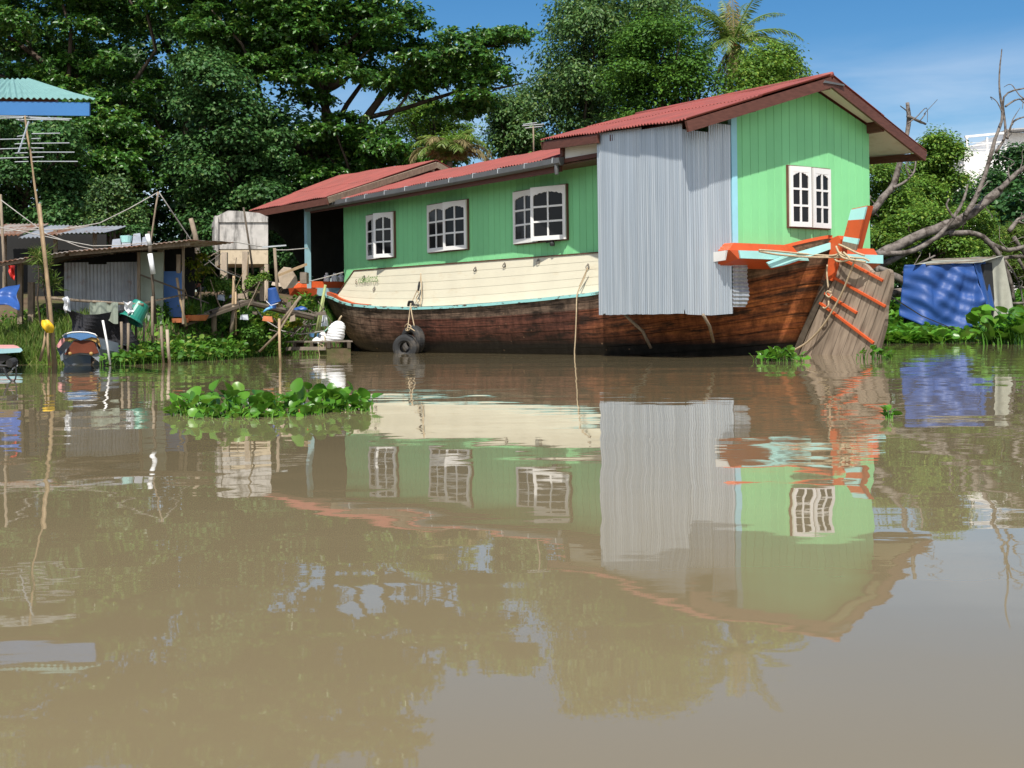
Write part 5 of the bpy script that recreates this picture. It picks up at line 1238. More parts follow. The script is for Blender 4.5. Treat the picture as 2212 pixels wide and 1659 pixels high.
# rusty roofs of the shacks
sh = thing('tin_shack', 'low tin-walled shack with a sagging thin roof behind the moored sampan', 'shack', gz(at(220, 690, 27.6)))
q = MB()
def froof(u, v):
    x = lerp(-30, 412, u); y = interp(x, [-30, 60, 150, 290, 412], [572, 556, 543, 532, 518]); p = at(x, y, 26.2); p += Vector((0.1 * v, 3.6 * v, 0.18 * v)); nn = Vector((0, 0, 1)); return p + nn * 0.012 * math.sin(2 * PI * p.x / 0.1), nn
q.sheet(froof, 240, 3, 0.012); q.build('roof', M['rusttin'], sh, world_pts=True)
q = MB(); q.beam(at(-20, 575, 26.3), at(140, 549, 26.3), 0.06, 0.07); q.beam(at(150, 548, 26.35), at(410, 526, 26.35), 0.06, 0.09); q.build('roof_beam', M['wood'], sh, world_pts=True)
def ctin(x0, x1, y0, y1, D, per=0.076, mat='oldtin', seed=1):
    q = MB(); a = at(x0, y1, D); b = at(x1, y1, D); zt = at((x0 + x1) / 2, y0, D).z; zb = a.z
    tin(q, (a.x, a.y, 0), (b.x, b.y, 0), zb, zt, (0, -1, 0), per, 0.011, None, 6, seed); return q
for x0, x1, y0, y1, dd, s_ in ((140, 192, 567, 700, 27.3, 1), (188, 235, 571, 700, 27.27, 2), (232, 300, 566, 700, 27.3, 3)):
    ctin(x0, x1, y0, y1, dd, seed=s_).build('tin_wall', M['oldtin'], sh, world_pts=True)
block('board_wall', None, None, 298, 545, 352, 700, 27.1, 0.06, M['greyboard'], parent=sh)
block('board_wall', None, None, 256, 690, 310, 760, 27.0, 0.05, M['woodd'], parent=sh)
block('door', None, None, 353, 586, 394, 685, 27.4, 0.04, M['bluedoor'], parent=sh)
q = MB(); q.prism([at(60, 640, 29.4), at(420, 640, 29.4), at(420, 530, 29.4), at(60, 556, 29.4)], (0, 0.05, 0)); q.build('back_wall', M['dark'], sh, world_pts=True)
q = MB(); q.beam(at(304, 594, 26.95), at(395, 628, 26.95), 0.035, 0.035); q.beam(at(311, 654, 26.95), at(396, 637, 26.95), 0.035, 0.035); q.build('door_brace', M['woodd'], sh, world_pts=True)
for x, y0, y1, w_ in ((44, 560, 700, 10), (68, 610, 700, 12), (300, 545, 720, 6), (396, 530, 700, 5), (386, 550, 590, 8)):
    q = MB(); q.beam(at(x, y1, 27.0), at(x, y0, 27.0), w_ * pxm(27), w_ * pxm(27)); q.build('post', M['wood'], sh, world_pts=True)
sh2 = thing('tin_shelter', 'rusty brown and grey corrugated shelter roof behind the tin shack at far left', 'shelter', gz(at(80, 640, 31)))
for x0, x1, ya, yb, mt in ((-60, 42, 484, 508, 'rusttin'), (40, 92, 487, 512, 'oldtin'), (90, 135, 488, 506, 'rusttin'), (130, 224, 489, 502, 'oldtin')):
    q = MB(); a = at(x0, yb + 2, 30.2); b = at(x1, yb, 30.2); zt = at(x0, ya, 31.8).z
    def fs(u, v, a=a, b=b, zt=zt):
        p = a.lerp(b, u); p = p + Vector((0.05 * v, 1.8 * v, (zt - p.z) * v)); nn = Vector((0, -0.3, 0.95)); return p + nn * 0.016 * math.sin(2 * PI * p.x / 0.1), nn
    q.sheet(fs, 60, 2, 0.01); q.build('roof_sheet', M[mt], sh2, world_pts=True)
for x in (10, 120, 205):
    q = MB(); q.tube([at(x, 650, 30.8), at(x, 497, 30.8)], 0.05, 6); q.build('post', M['wood'], sh2, world_pts=True)
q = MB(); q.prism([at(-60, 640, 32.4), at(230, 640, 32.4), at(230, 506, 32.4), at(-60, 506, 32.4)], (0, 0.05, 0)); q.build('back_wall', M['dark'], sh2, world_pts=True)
# old clay-coloured sheets and pale tub on the shack roof
q = MB()
for k, (x, y, w_) in enumerate([(240, 520, 22), (262, 512, 20), (285, 508, 20), (305, 515, 16)]):
    q.prism([at(x, y + 24, 27.2), at(x + w_, y + 20, 27.3), at(x + w_ - 3, y - 4, 27.9), at(x + 3, y - 2, 27.8)], (0, 0.03, 0.01))
tag(q.build('tin_scraps', M['oldtin'], origin=at(270, 535, 27.5)), 'scraps of old grey sheet piled on the shack roof', 'scrap')
q = MB(); q.lathe([(0.001, 0), (0.1, 0), (0.13, 0.14), (0.12, 0.14), (0.095, 0.02), (0.001, 0.02)], 12, at(273, 524, 27.0)); tag(q.build('tub', M['turq_clean'], origin=at(273, 524, 27.0)), 'small pale turquoise tub on the shack roof', 'tub')
# tarps and bits at far left
def heap(name, label, cat, cx, cy, w_, h_, D, mat, seed, dep=0.6):
    q = MB(); rr = random.Random(seed); p0 = at(cx, cy, D); W = w_ * pxm(D); H = h_ * pxm(D); ph = [rr.uniform(0, 6) for _ in range(6)]
    def f(u, v):
        a = 2 * PI * u; r_ = (1 - v ** 2.4) ** 0.55 * (1 + 0.2 * math.sin(3 * a + ph[0]) + 0.13 * math.sin(5 * a + ph[1] + v * 3)); z = H * v * (1 + 0.12 * math.sin(2 * a + ph[2]))
        return Vector((p0.x + W / 2 * r_ * math.cos(a), p0.y + dep / 2 * r_ * math.sin(a), p0.z + z - 0.02))
    q.grid(f, 22, 8); return tag(q.build(name, mat, smooth=True, origin=p0), label, cat)
def drape(name, label, cat, corners, D, mat, amp, seed, dD=0.0):
    q = MB(); rr = random.Random(seed); ph = [rr.uniform(0, 6) for _ in range(5)]; c = [Vector(k) for k in corners]
    def f(u, v):
        e = c[0].lerp(c[1], u).lerp(c[3].lerp(c[2], u), v); p = at(e.x, e.y, D + dD * v)
        return p + Vector((0.2 * amp * math.sin(v * 7 + ph[3]), amp * math.sin(u * 8 + v * 3 + ph[0]) + 0.6 * amp * math.sin(v * 9 - u * 4 + ph[1]), 0.4 * amp * math.sin(u * 6 + ph[2]))), Vector((0, -1, 0.3)).normalized()
    q.sheet(f, 20, 14, 0.008); return tag(q.build(name, mat, smooth=True, origin=at(*corners[3], D)), label, cat)
drape('tarpaulin', 'crumpled blue tarpaulin lying on the grassy bank at the left edge', 'tarpaulin', [(-25, 640), (38, 611), (44, 668), (-20, 655)], 26.4, M['bluepl'], 0.07, 1, -0.5)
drape('cloth', 'red cloth hanging behind the blue tarpaulin at the left edge', 'cloth', [(17, 572), (30, 570), (33, 606), (20, 600)], 28, M['red'], 0.04, 2)

# sampan moored bow-on
sp = thing('sampan', 'small wooden sampan moored bow-on with a blue and yellow band', 'boat', (at(168, 786, 23).x, 23, 0))
cx = at(170, 780, 23).x; zz = lambda y: at(170, y, 23).z; xx = lambda x: at(x, 760, 23).x
q = MB()
sec = [(0.0, 0.10, 0.86, 0.62, 0.24), (0.5, 0.05, 1.0, 0.74, 0.16), (1.6, -0.05, 1.12, 0.86, 0.05), (3.2, -0.12, 1.12, 0.9, -0.02), (5.0, 0.0, 0.9, 0.68, 0.12)]
Lh = []
ztop = zz(723)
for d, zb, wt, wb_, zb2 in sec:
    w2, w3_ = wt / 2 * 0.78, wb_ / 2; zt = ztop - 0.06 - 0.16 * min(1, d / 1.5) + (0.12 if d > 4.5 else 0)
    Lh.append([Vector((cx - w2, 23 + d, zt)), Vector((cx - w2 * 1.14, 23 + d, (zt + zb) / 2)), Vector((cx - w3_ * 0.75, 23 + d, zb - 0.12)), Vector((cx + w3_ * 0.75, 23 + d, zb - 0.12)), Vector((cx + w2 * 1.14, 23 + d, (zt + zb) / 2)), Vector((cx + w2, 23 + d, zt))])
for a, b in zip(Lh[:-1], Lh[1:]):
    q.add(a + b, [(k, k + 1, 7 + k, 6 + k) for k in range(5)])
q.build('hull', M['boatgrey'], sp, world_pts=True)
def pl_(pts, D, th=0.03): q = MB(); q.prism([at(x, y, D) for x, y in pts], (0, th, 0)); return q
pl_([(132, 780), (130, 770), (156, 737), (163, 733), (199, 733), (207, 738), (217, 770), (214, 782), (196, 768), (172, 765), (150, 770)], 22.99).build('bow_panel', M['boatgrey'], sp, world_pts=True)
pl_([(139, 766), (146, 755), (160, 736), (202, 736), (213, 762), (205, 764), (190, 763), (172, 762), (150, 766)], 22.95).build('painted_panel', M['boatred'], sp, world_pts=True)
pl_([(140, 738), (139, 731), (150, 728), (163, 731), (174, 727), (188, 731), (200, 727), (209, 730), (208, 740), (198, 735), (174, 733), (155, 735)], 22.93).build('yellow_band', M['boatyel'], sp, world_pts=True)
pl_([(136, 729), (140, 724), (155, 720), (172, 719), (190, 720), (205, 724), (209, 730), (198, 728), (185, 732), (174, 735), (163, 731), (150, 728), (140, 731)], 22.90).build('blue_band', M['boatblue'], sp, world_pts=True)
q = MB(); q.tube([at(x, y, 22.9) for x, y in [(135, 727), (140, 722), (155, 718), (172, 717), (190, 718), (205, 722), (210, 727)]], 0.012, 5); q.build('rim', M['white'], sp, smooth=True, world_pts=True)
for pts in ([(127, 752), (121, 748), (133, 731), (141, 729), (142, 735)], [(209, 729), (214, 735), (217, 750), (211, 742)]):
    pl_(pts, 22.97).build('cheek', M['pink'] if pts[0][0] < 200 else M['boatyel'], sp, world_pts=True)
for x in (151, 197): 
    q = MB(); q.lathe([(0.001, -0.035), (0.03, -0.02), (0.035, 0), (0.03, 0.02), (0.001, 0.035)], 8, at(x, 764, 22.9)); q.build('stud', M['boatyel'], sp, smooth=True, world_pts=True)
# black net hung over a pole above the sampan
q = MB()
def fn_(u, v):
    top = interp(u, [0, .3, .6, .85, 1], [668, 680, 679, 671, 668]); bot = interp(u, [0, .2, .5, .8, 1], [720, 745, 765, 772, 765]); x = lerp(lerp(141, 268, u), lerp(150, 306, u), v)
    p = at(x, lerp(top, bot, v), 24.2); p.y += 0.14 * math.sin(u * 9 + v * 4) + 0.25 * v; return p, Vector((0, -1, 0))
q.sheet(fn_, 24, 10, 0.006)
def fn2(u, v):
    p = at(lerp(lerp(160, 270, u), lerp(228, 330, u), v), lerp(interp(u, [0, .5, 1], [700, 728, 745]), lerp(740, 752, u), v) + 14 * v, 24.0); p.y += 0.1 * math.sin(u * 11); return p, Vector((0, -1, 0))
q.sheet(fn2, 18, 6, 0.006)
tag(q.build('fishing_net', M['net'], origin=at(150, 740, 24.2)), 'black net draped from the crosspole above the moored sampan', 'net')
q = MB(); q.tube([at(105, 644, 24.3), at(180, 650, 24.3), at(260, 656, 24.3), at(310, 658, 24.3)], 0.03, 6); tag(q.build('crosspole', M['wood'], smooth=True, origin=at(105, 644, 24.3)), 'horizontal wooden crosspole in front of the tin wall', 'pole')
drape('rag', 'white rag knotted on the left end of the crosspole', 'rag', [(137, 643), (150, 641), (151, 672), (141, 674)], 24.15, M['sack'], 0.04, 5)
drape('rag', 'white rag knotted on the right of the crosspole', 'rag', [(268, 651), (285, 654), (287, 676), (272, 680)], 24.15, M['sack'], 0.05, 6)
q = MB()
def fn3(u, v):
    p = at(lerp(194, 256, u), lerp(653, 692 - 8 * math.sin(u * 5), v), 24.25); p.y += 0.05 * math.sin(u * 12); return p, Vector((0, -1, 0))
q.sheet(fn3, 12, 4, 0.006); tag(q.build('cloth', M['greyboard'], origin=at(194, 653, 24.25)), 'grey cloth hung over the middle of the crosspole', 'cloth')
# stakes in the shallows
GRS = 'stakes round the moored sampan'
for pts, D, w_, mat, lb in [
    ([(280, 652), (281, 700), (279, 760)], 24.6, 6, 'wood', 'stake holding the right end of the crosspole'),
    ([(222, 692), (232, 745), (238, 788)], 22.6, 5, 'white', 'white painted stake leaning just right of the sampan bow'),
    ([(262, 695), (263, 730), (263, 782)], 23.6, 6, 'wood', 'stake nearest to the right of the white leaning stake'),
    ([(277, 698), (277, 740), (276, 783)], 23.5, 6, 'wood', 'pale stake in the hyacinths below the green basket'),
    ([(294, 698), (294, 720), (293, 745)], 24.6, 6, 'woodd', 'short dark stake right under the green basket'),
    ([(311, 696), (311, 720), (310, 750)], 24.8, 5, 'wood', 'stake beside the dark one under the green basket'),
    ([(329, 640), (329, 700), (330, 756)], 25.0, 6, 'wood', 'tall stake right of the green basket'),
    ([(348, 705), (350, 745), (353, 785)], 23.9, 6, 'wood', 'left of the two stakes rising from the open hyacinth edge'),
    ([(361, 712), (363, 750), (366, 785)], 23.9, 7, 'cpost', 'right of the two stakes rising from the open hyacinth edge'),
    ([(382, 600), (390, 650), (402, 705)], 27.0, 6, 'bamboo', 'bamboo stake leaning beside the orange tub'),
    ([(505, 596), (503, 660), (499, 726)], 28.3, 6, 'bamboo', 'brown bamboo pole propped upright against the walkway'),
    ([(509, 630), (509, 680), (509, 724)], 28.2, 5, 'bamboo', 'shorter bamboo pole lashed against the walkway prop'),
    ([(603, 688), (604, 750), (607, 815)], 22.8, 6, 'bamboo', 'lone bamboo stake standing in open water before the raft'),
    ([(568, 584), (556, 620), (547, 644)], 30.5, 8, 'wood', 'grey post tilted right in the bushes near the tank'),
    ([(573, 598), (575, 640), (579, 662)], 30.0, 5, 'cpost', 'thin pale post under the right side of the tank')]:
    pole_px('stake', lb, 'stake', pts, D, w_, M[mat], GRS if pts[0][0] < 400 else None)
# green basket tipped on a stake
q = MB(); c0 = at(296, 672, 24.4); axb = Vector((0.42, 0.35, 0.84))
q.lathe([(0.001, 0.17), (0.15, 0.17), (0.16, 0.15), (0.205, -0.16), (0.235, -0.20), (0.242, -0.2), (0.242, -0.22), (0.225, -0.22), (0.195, -0.16), (0.145, 0.15), (0.001, 0.155)], 22, c0, axb)
tag(q.build('basket', M['greenpl'], smooth=False, origin=c0), 'green plastic basket tipped upside down over a stake', 'basket')
# clothes-line pole, wires and lamp
pole_px('pole', 'thin tall pole carrying the two cords at the peak', 'pole', [(342, 414), (336, 450), (326, 520), (318, 600)], 29, 4, M['wood'])
def wire(name, label, pts, D, r, mat='wire', dD=0): return pole_px(name, label, 'cord', pts, D, r, M[mat], None, dD)
wire('cord', 'grey cord running down left from the peak of the thin pole', [(342, 415), (280, 450), (215, 482), (140, 495), (60, 497), (-40, 500)], 29, 2.2)
wire('cord', 'white cord running down right from the peak of the thin pole', [(343, 415), (370, 455), (400, 500), (430, 545), (470, 580), (520, 600)], 29, 2.6, dD=2)
wire('cord', 'cord sagging from the left post across the aerial mast to the shack roof', [(2, 432), (50, 468), (100, 505), (170, 532), (245, 548)], 27, 2)
wire('cord', 'pale cord strung level from the tube lamp towards the concrete tank', [(322, 532), (360, 537), (420, 535), (470, 528), (505, 522), (560, 532), (590, 534)], 29, 2.4, dD=1.5)
wire('cord', 'pale cord crossing in front of the shelter roof', [(-20, 488), (60, 502), (140, 520), (200, 531), (260, 530), (320, 524)], 26.5, 2)
wire('cord', 'white cord looping low among the driftwood under the walkway', [(540, 650), (570, 690), (610, 715), (650, 722), (700, 715)], 30, 2.6)
wire('cord', 'cord strung behind the jugs from the pale posts to the green wall', [(470, 575), (520, 595), (600, 612), (660, 610), (700, 600), (742, 588)], 34.5, 2.2)
wire('cord', 'thin cord from the pole top to the blue-grey boat post', [(592, 540), (620, 540), (665, 536)], 33, 2)
wire('guy_wire', 'dark guy wire running from the rudder into the hyacinths', [(1924, 640), (1990, 682), (2068, 714)], 25, 3, 'metal_dark', dD=12)
lp_ = thing('tube_lamp', 'white fluorescent tube lamp strapped to a leaning post', 'lamp', at(322, 600, 25.7))
q = MB(); q.tube([at(318, 506, 25.7), at(324, 530, 25.7)], 0.045, 8); q.tube([at(324, 548, 25.7), at(331, 592, 25.7)], 0.05, 8); q.build('tube', M['wplastic'], lp_, smooth=True, world_pts=True)
q = MB(); q.tube([at(324, 529, 25.7), at(325, 549, 25.7)], 0.04, 6); q.tube([at(322, 500, 25.8), at(336, 700, 25.8)], 0.03, 6); q.build('bracket', M['woodd'], lp_, smooth=True, world_pts=True)

# concrete tank house on legs
tk = thing('concrete_tank_house', 'small mould-streaked concrete block hut raised on legs', 'hut', gz(at(530, 640, 33)))
block('wall', None, None, 470, 468, 579, 538, 33, 1.9, M['concrete'], parent=tk, skew=-0.30)
block('wall', None, None, 476, 538.3, 579, 570, 33.02, 1.86, M['plaster'], parent=tk, skew=-0.30)
q = MB(); q.prism([at(468, 480, 32.96), at(470, 466, 32.96), at(492, 455, 32.96), at(520, 456, 32.96), at(560, 460, 32.96), at(578, 468, 32.96), at(579, 480, 32.96)], (-0.59, 1.98, 0)); q.build('parapet', M['concrete'], tk, world_pts=True)
block('wall_pier', None, None, 464, 466, 471.5, 548, 32.9, 0.5, M['concrete'], parent=tk, skew=-0.3)
q = MB()
for k in range(4):
    x = 483 + k * 22; q = MB()
    for j in range(3): q.prism([at(x + j * 6, 476, 32.95), at(x + j * 6 + 4.6, 476, 32.95), at(x + j * 6 + 4.6, 470.5, 32.95), at(x + j * 6, 470.5, 32.95)], (0, 0.02, 0)); q.prism([at(x + j * 6, 468.5, 32.95), at(x + j * 6 + 4.6, 468.5, 32.95), at(x + j * 6 + 4.6, 466, 32.95), at(x + j * 6, 466, 32.95)], (0, 0.02, 0))
q = None
for x0, x1, dd in ((571, 579, 33.03), (476, 484, 33.03), (561, 569, 34.7), (480, 488, 34.7)): block('leg', None, None, x0, 570.3, x1, 650, dd, 0.14, M['cpost'], parent=tk)
# old posts
for x0, y0, x1, y1, D, mat, lb in [(340, 536, 352, 645, 29.2, 'cpost', 'square concrete post right of the tube lamp'), (400, 562, 408, 628, 30.2, 'cpost', 'short concrete post by the yellow-leaved vine'),
                                  (478, 545, 490, 615, 30.8, 'cpost', 'rough round-topped post against the left of the tank'), (523, 543, 535, 660, 30.0, 'cpost', 'tallest concrete post in front of the tank')]:
    block('concrete_post', lb, 'post', x0, y0, x1, y1, D, 0.13, M[mat], 'old concrete posts near the tank')
pole_px('wooden_post', 'grey split post leaning left of the concrete tank', 'post', [(412, 472), (422, 510), (432, 590)], 31, (10, 14), M['wood'])
pole_px('pole', 'thin dark pole leaning across the front of the concrete tank', 'pole', [(526, 448), (537, 520), (547, 592)], 31.2, 4.5, M['woodd'])
pole_px('pole', 'dark upright pole that carries the upturned blue bucket', 'pole', [(593, 536), (597, 600), (601, 664)], 28.6, 7, M['wood'])
q = MB(); q.beam(at(566, 534, 28.5), at(618, 530, 28.7), 0.03, 0.03); tag(q.build('crossbar', M['alu'], origin=at(590, 532, 28.6)), 'pale crossbar on top of the dark upright pole', 'bar')
bk = thing('bucket', 'royal blue plastic bucket hung upside down on the dark pole', 'bucket', at(589, 650, 28.3))
q = MB(); c0 = at(590, 638, 28.35); q.lathe([(0.001, 0.16), (0.085, 0.16), (0.095, 0.15), (0.135, -0.12), (0.15, -0.125), (0.15, -0.145), (0.13, -0.145), (0.09, 0.14), (0.001, 0.145)], 18, c0, (-0.12, -0.2, 0.97)); q.build('body', M['bluepl'], bk, world_pts=True)
q = MB(); q.tube([at(575, 650, 28.2), at(585, 660, 28.15), at(601, 655, 28.2)], 0.008, 5); q.build('handle', M['wplastic'], bk, smooth=True, world_pts=True)
dp = thing('dipper', 'light blue plastic dipper hanging below the blue bucket', 'dipper', at(582, 668, 28.3))
q = MB(); q.lathe([(0.001, 0.08), (0.06, 0.08), (0.085, -0.06), (0.075, -0.06), (0.05, 0.07), (0.001, 0.07)], 14, at(590, 658, 28.3), (0.3, -0.2, 0.9)); q.build('cup', M['bluepl'], dp, world_pts=True)
q = MB(); q.tube([at(588, 664, 28.25), at(576, 668, 28.2), at(569, 674, 28.2)], [0.035, 0.028, 0.02], 6); q.build('handle', M['lbluepl'], dp, smooth=True, world_pts=True)

# plank walkway
wk = thing('plank_walkway', 'rickety plank walkway climbing from the bank and dropping to the boat', 'walkway', gz(at(500, 700, 28.5)))
for k, (a, b, w_) in enumerate([(at(385, 697, 27.6), at(525, 650, 28.6), 0.24), (at(392, 704, 27.3), at(537, 654, 28.3), 0.2), (at(524, 650, 28.7), at(678, 682, 30.2), 0.24), (at(538, 656, 28.4), at(672, 688, 29.9), 0.2), (at(455, 674, 27.9), at(545, 648, 28.5), 0.16)]):
    q = MB(); q.beam(a, b, w_, 0.05); q.build('plank', M['plank'] if k in (0, 2) else M['woodd'], wk, world_pts=True)
for pts, w_ in (([(462, 675), (462, 724)], 13), ([(505, 660), (499, 724)], 9), ([(420, 690), (424, 722)], 8), ([(640, 655), (600, 720), (560, 760)], 5), ([(650, 640), (600, 705)], 6)):
    q = MB(); q.tube([at(x, y, 28.1) for x, y in pts], w_ * pxm(28) / 2, 7); q.build('prop', M['wood'], wk, smooth=True, world_pts=True)
# bits on the bank
def disc(name, label, cat, x, y, D, r0, r1, h, mat, tilt=(0, 0, 1)):
    q = MB(); q.lathe([(0.001, 0), (r0, 0), (r1, h), (r1 * 0.9, h), (r0 * 0.9, h * 0.12), (0.001, h * 0.1)], 18, at(x, y, D), tilt); return tag(q.build(name, mat, origin=at(x, y, D)), label, cat)
disc('tub', 'wide orange clay tub resting beside the walkway foot', 'tub', 424, 693, 27.4, 0.2, 0.27, 0.12, M['terracotta'])
disc('tile_stack', 'low stack of clay tiles left of the orange clay tub', 'tiles', 390, 697, 27.2, 0.17, 0.18, 0.09, M['terracotta'])
disc('barrel', 'dark teal barrel half hidden behind the concrete post', 'barrel', 362, 632, 30.2, 0.17, 0.19, 0.25, M['greenpl'])
disc('tub', 'orange round tub behind the tube lamp post', 'tub', 324, 622, 30.4, 0.16, 0.2, 0.2, M['terracotta'])
heap('plastic_sheet', 'light blue plastic sheet under the dark teal barrel', 'sheet', 358, 644, 36, 26, 29.6, M['lbluepl'], 9, 0.3)
heap('plastic_sheet', 'small blue plastic scrap on the driftwood by the boat', 'sheet', 650, 668, 26, 8, 31.5, M['bluepl'], 10, 0.3)
q = MB(); q.prism([at(600, 590, 33.2), at(612, 578, 33.2), at(628, 580, 33.2), at(640, 600, 33.2), (at(643, 612, 33.2)), at(632, 622, 33.2), at(612, 624, 33.2), at(604, 615, 33.2)], (0, 0.06, 0.02)); tag(q.build('slab', M['cpost'], origin=at(620, 620, 33.2)), 'rounded grey slab propped behind the bucket pole', 'slab')
block('crate', 'pale wooden crate standing behind the orange bow beam', 'crate', 648, 588, 662, 612, 33.6, 0.4, M['plank'])
q = MB(); q.beam(at(598, 596, 32.8), at(662, 571, 33.2), 0.09, 0.06); tag(q.build('plank', M['bamboo'], origin=at(598, 596, 32.8)), 'brown plank slanting up over the grey slab', 'plank')
# driftwood under the bow
dw = thing('driftwood', 'tangle of dead branches stranded under the walkway end', 'driftwood', gz(at(650, 715, 31)))
rr = random.Random(77)
for k in range(26):
    x, y = rr.uniform(590, 705), rr.uniform(668, 728); L = rr.uniform(20, 60); a = rr.uniform(-1.2, 1.2) + (PI / 2 if rr.random() < 0.4 else 0); D = rr.uniform(29.5, 32.5)
    q = MB(); px_tube(q, [(x - L / 2 * math.cos(a), y - L / 2 * math.sin(a)), (x + rr.uniform(-6, 6), y + rr.uniform(-6, 6)), (x + L / 2 * math.cos(a), y + L / 2 * math.sin(a))], D, (rr.uniform(3, 8), 2.5), 5, 0.2, k); q.build('branch', M['dead'] if k % 3 else M['woodd'], dw, smooth=True, world_pts=True)
# pallet raft with its load
rf = thing('pallet_raft', 'low floating pallet raft of grey planks beside the boat bow', 'raft', (at(690, 770, 30.2).x, 30.2, 0))
ra = [at(618, 741, 30.0), at(762, 747, 29.4), at(752, 735, 31.2), at(640, 734, 31.4)]
zt = 0.30
def rp(u, v, z): p = ra[0].lerp(ra[1], u).lerp(ra[3].lerp(ra[2], u), v); return Vector((p.x, p.y, z))
for k in range(6):
    v0 = k / 6 + 0.015; v1 = (k + 1) / 6 - 0.015; q = MB(); q.hexa([rp(0.0 + 0.02 * (k % 2), v0, zt), rp(1, v0, zt), rp(1, v1, zt), rp(0.02 * (k % 2), v1, zt), rp(0.02 * (k % 2), v0, zt + 0.03), rp(1, v0, zt + 0.03), rp(1, v1, zt + 0.03), rp(0.02 * (k % 2), v1, zt + 0.03)]); q.build('plank', M['plank'], rf, world_pts=True)
for u in (0.1, 0.36, 0.62, 0.92):
    q = MB(); q.hexa([rp(u, 0.01, 0.16), rp(u + 0.05, 0.01, 0.16), rp(u + 0.05, 1, 0.16), rp(u, 1, 0.16), rp(u, 0.01, zt - 0.003), rp(u + 0.05, 0.01, zt - 0.003), rp(u + 0.05, 1, zt - 0.003), rp(u, 1, zt - 0.003)]); q.build('bearer', M['woodd'], rf, world_pts=True)
q = MB(); q.hexa([rp(0, -0.03, 0.12), rp(0.6, -0.03, 0.12), rp(0.6, -0.01, 0.12), rp(0, -0.01, 0.12), rp(0, -0.03, 0.2), rp(0.6, -0.03, 0.2), rp(0.6, -0.01, 0.2), rp(0, -0.01, 0.2)]); q.build('side_board', M['plank'], rf, world_pts=True)
q = MB(); q.hexa([rp(0.5, 0.02, -0.1), rp(0.97, 0.02, -0.1), rp(0.97, 0.9, -0.1), rp(0.5, 0.9, -0.1), rp(0.5, 0.02, 0.157), rp(0.97, 0.02, 0.157), rp(0.97, 0.9, 0.157), rp(0.5, 0.9, 0.157)]); q.build('float', M['earth'], rf, world_pts=True)
sk = thing('sack', 'bulging white woven sack tied at the neck standing on the raft', 'sack', rp(0.73, 0.3, zt + 0.032))
q = MB(); s0 = rp(0.73, 0.3, zt + 0.032)
def fsk(u, v):
    a = 2 * PI * u; prof_ = interp(v, [0, .06, .35, .65, .85, .95, 1], [0.9, 1.0, 1.05, 0.98, 0.7, 0.42, 0.05]); r_ = 0.20 * prof_ * (1 + 0.05 * math.sin(4 * a + v * 9) + 0.035 * math.sin(v * 46 + a * 2)); lean = 0.10 * v
    return Vector((s0.x + r_ * math.cos(a) + lean, s0.y + 0.85 * r_ * math.sin(a), s0.z + 0.46 * v))
q.grid(fsk, 24, 30); q.build('body', M['sack'], sk, smooth=True, world_pts=True)
q = MB(); q.tube([s0 + Vector((0.10, 0, 0.43)), s0 + Vector((0.14, 0, 0.52)), s0 + Vector((0.18, -0.02, 0.57))], [0.035, 0.022, 0.02], 6); q.build('neck', M['rope'], sk, smooth=True, world_pts=True)
heap('plastic_bag', 'flat white plastic bag lying on the front of the raft', 'bag', 684, 740, 24, 14, 30.1, M['wplastic'], 21, 0.3)
heap('plastic_bag', 'small white bag leaning behind the flat white bag', 'bag', 697, 736, 20, 20, 30.5, M['wplastic'], 22, 0.2)
q = MB(); q.hexa([rp(0.615, 0.35, zt + 0.033), rp(0.64, 0.35, zt + 0.033), rp(0.64, 0.5, zt + 0.033), rp(0.615, 0.5, zt + 0.033), rp(0.635, 0.35, zt + 0.34), rp(0.67, 0.35, zt + 0.34), rp(0.67, 0.5, zt + 0.34), rp(0.635, 0.5, zt + 0.34)]); tag(q.build('board', M['yellow'], origin=rp(0.62, 0.4, zt + 0.033)), 'upright yellow plastic board beside the white sack', 'board')
disc('basin', 'shallow blue and white basin behind the bags on the raft', 'basin', 682, 728, 30.9, 0.13, 0.17, 0.09, M['lbluepl'])
pole_px('bamboo_pole', 'green bamboo pole leaning over the raft against the bow', 'pole', [(703, 615), (692, 670), (680, 732)], 30.6, 6, M['gbamboo'])
pole_px('bamboo_pole', 'second green bamboo pole crossing close to the first over the raft', 'pole', [(700, 640), (696, 670), (688, 725)], 30.8, 5, M['gbamboo'])
q = MB()
for k in range(5): q.tube([at(690 + 3 * k, 727 - 3 * k, 30.8), at(706 + 3 * k, 713 - 3.2 * k, 30.9)], 0.02, 5)
tag(q.build('net_bundle', M['greenpl'], origin=at(695, 725, 30.8)), 'rolled teal net bundle leaning on the white sack', 'net')
heap('plastic_bag', 'crumpled white and orange bag hung by the bow planks', 'bag', 700, 703, 16, 32, 31.0, M['sack'], 23, 0.15)
q = MB(); px_tube(q, [(688, 741), (688, 755), (690, 765), (691, 775)], 29.4, (2.5, 2.5), 5); px_tube(q, [(691, 743), (698, 745), (699, 752), (694, 751), (690, 746)], 29.4, (2.5, 2.5), 5)
tag(q.build('raft_rope', M['rope'], smooth=True, origin=at(688, 741, 29.4)), 'looped rope end hanging off the raft into the water', 'rope')
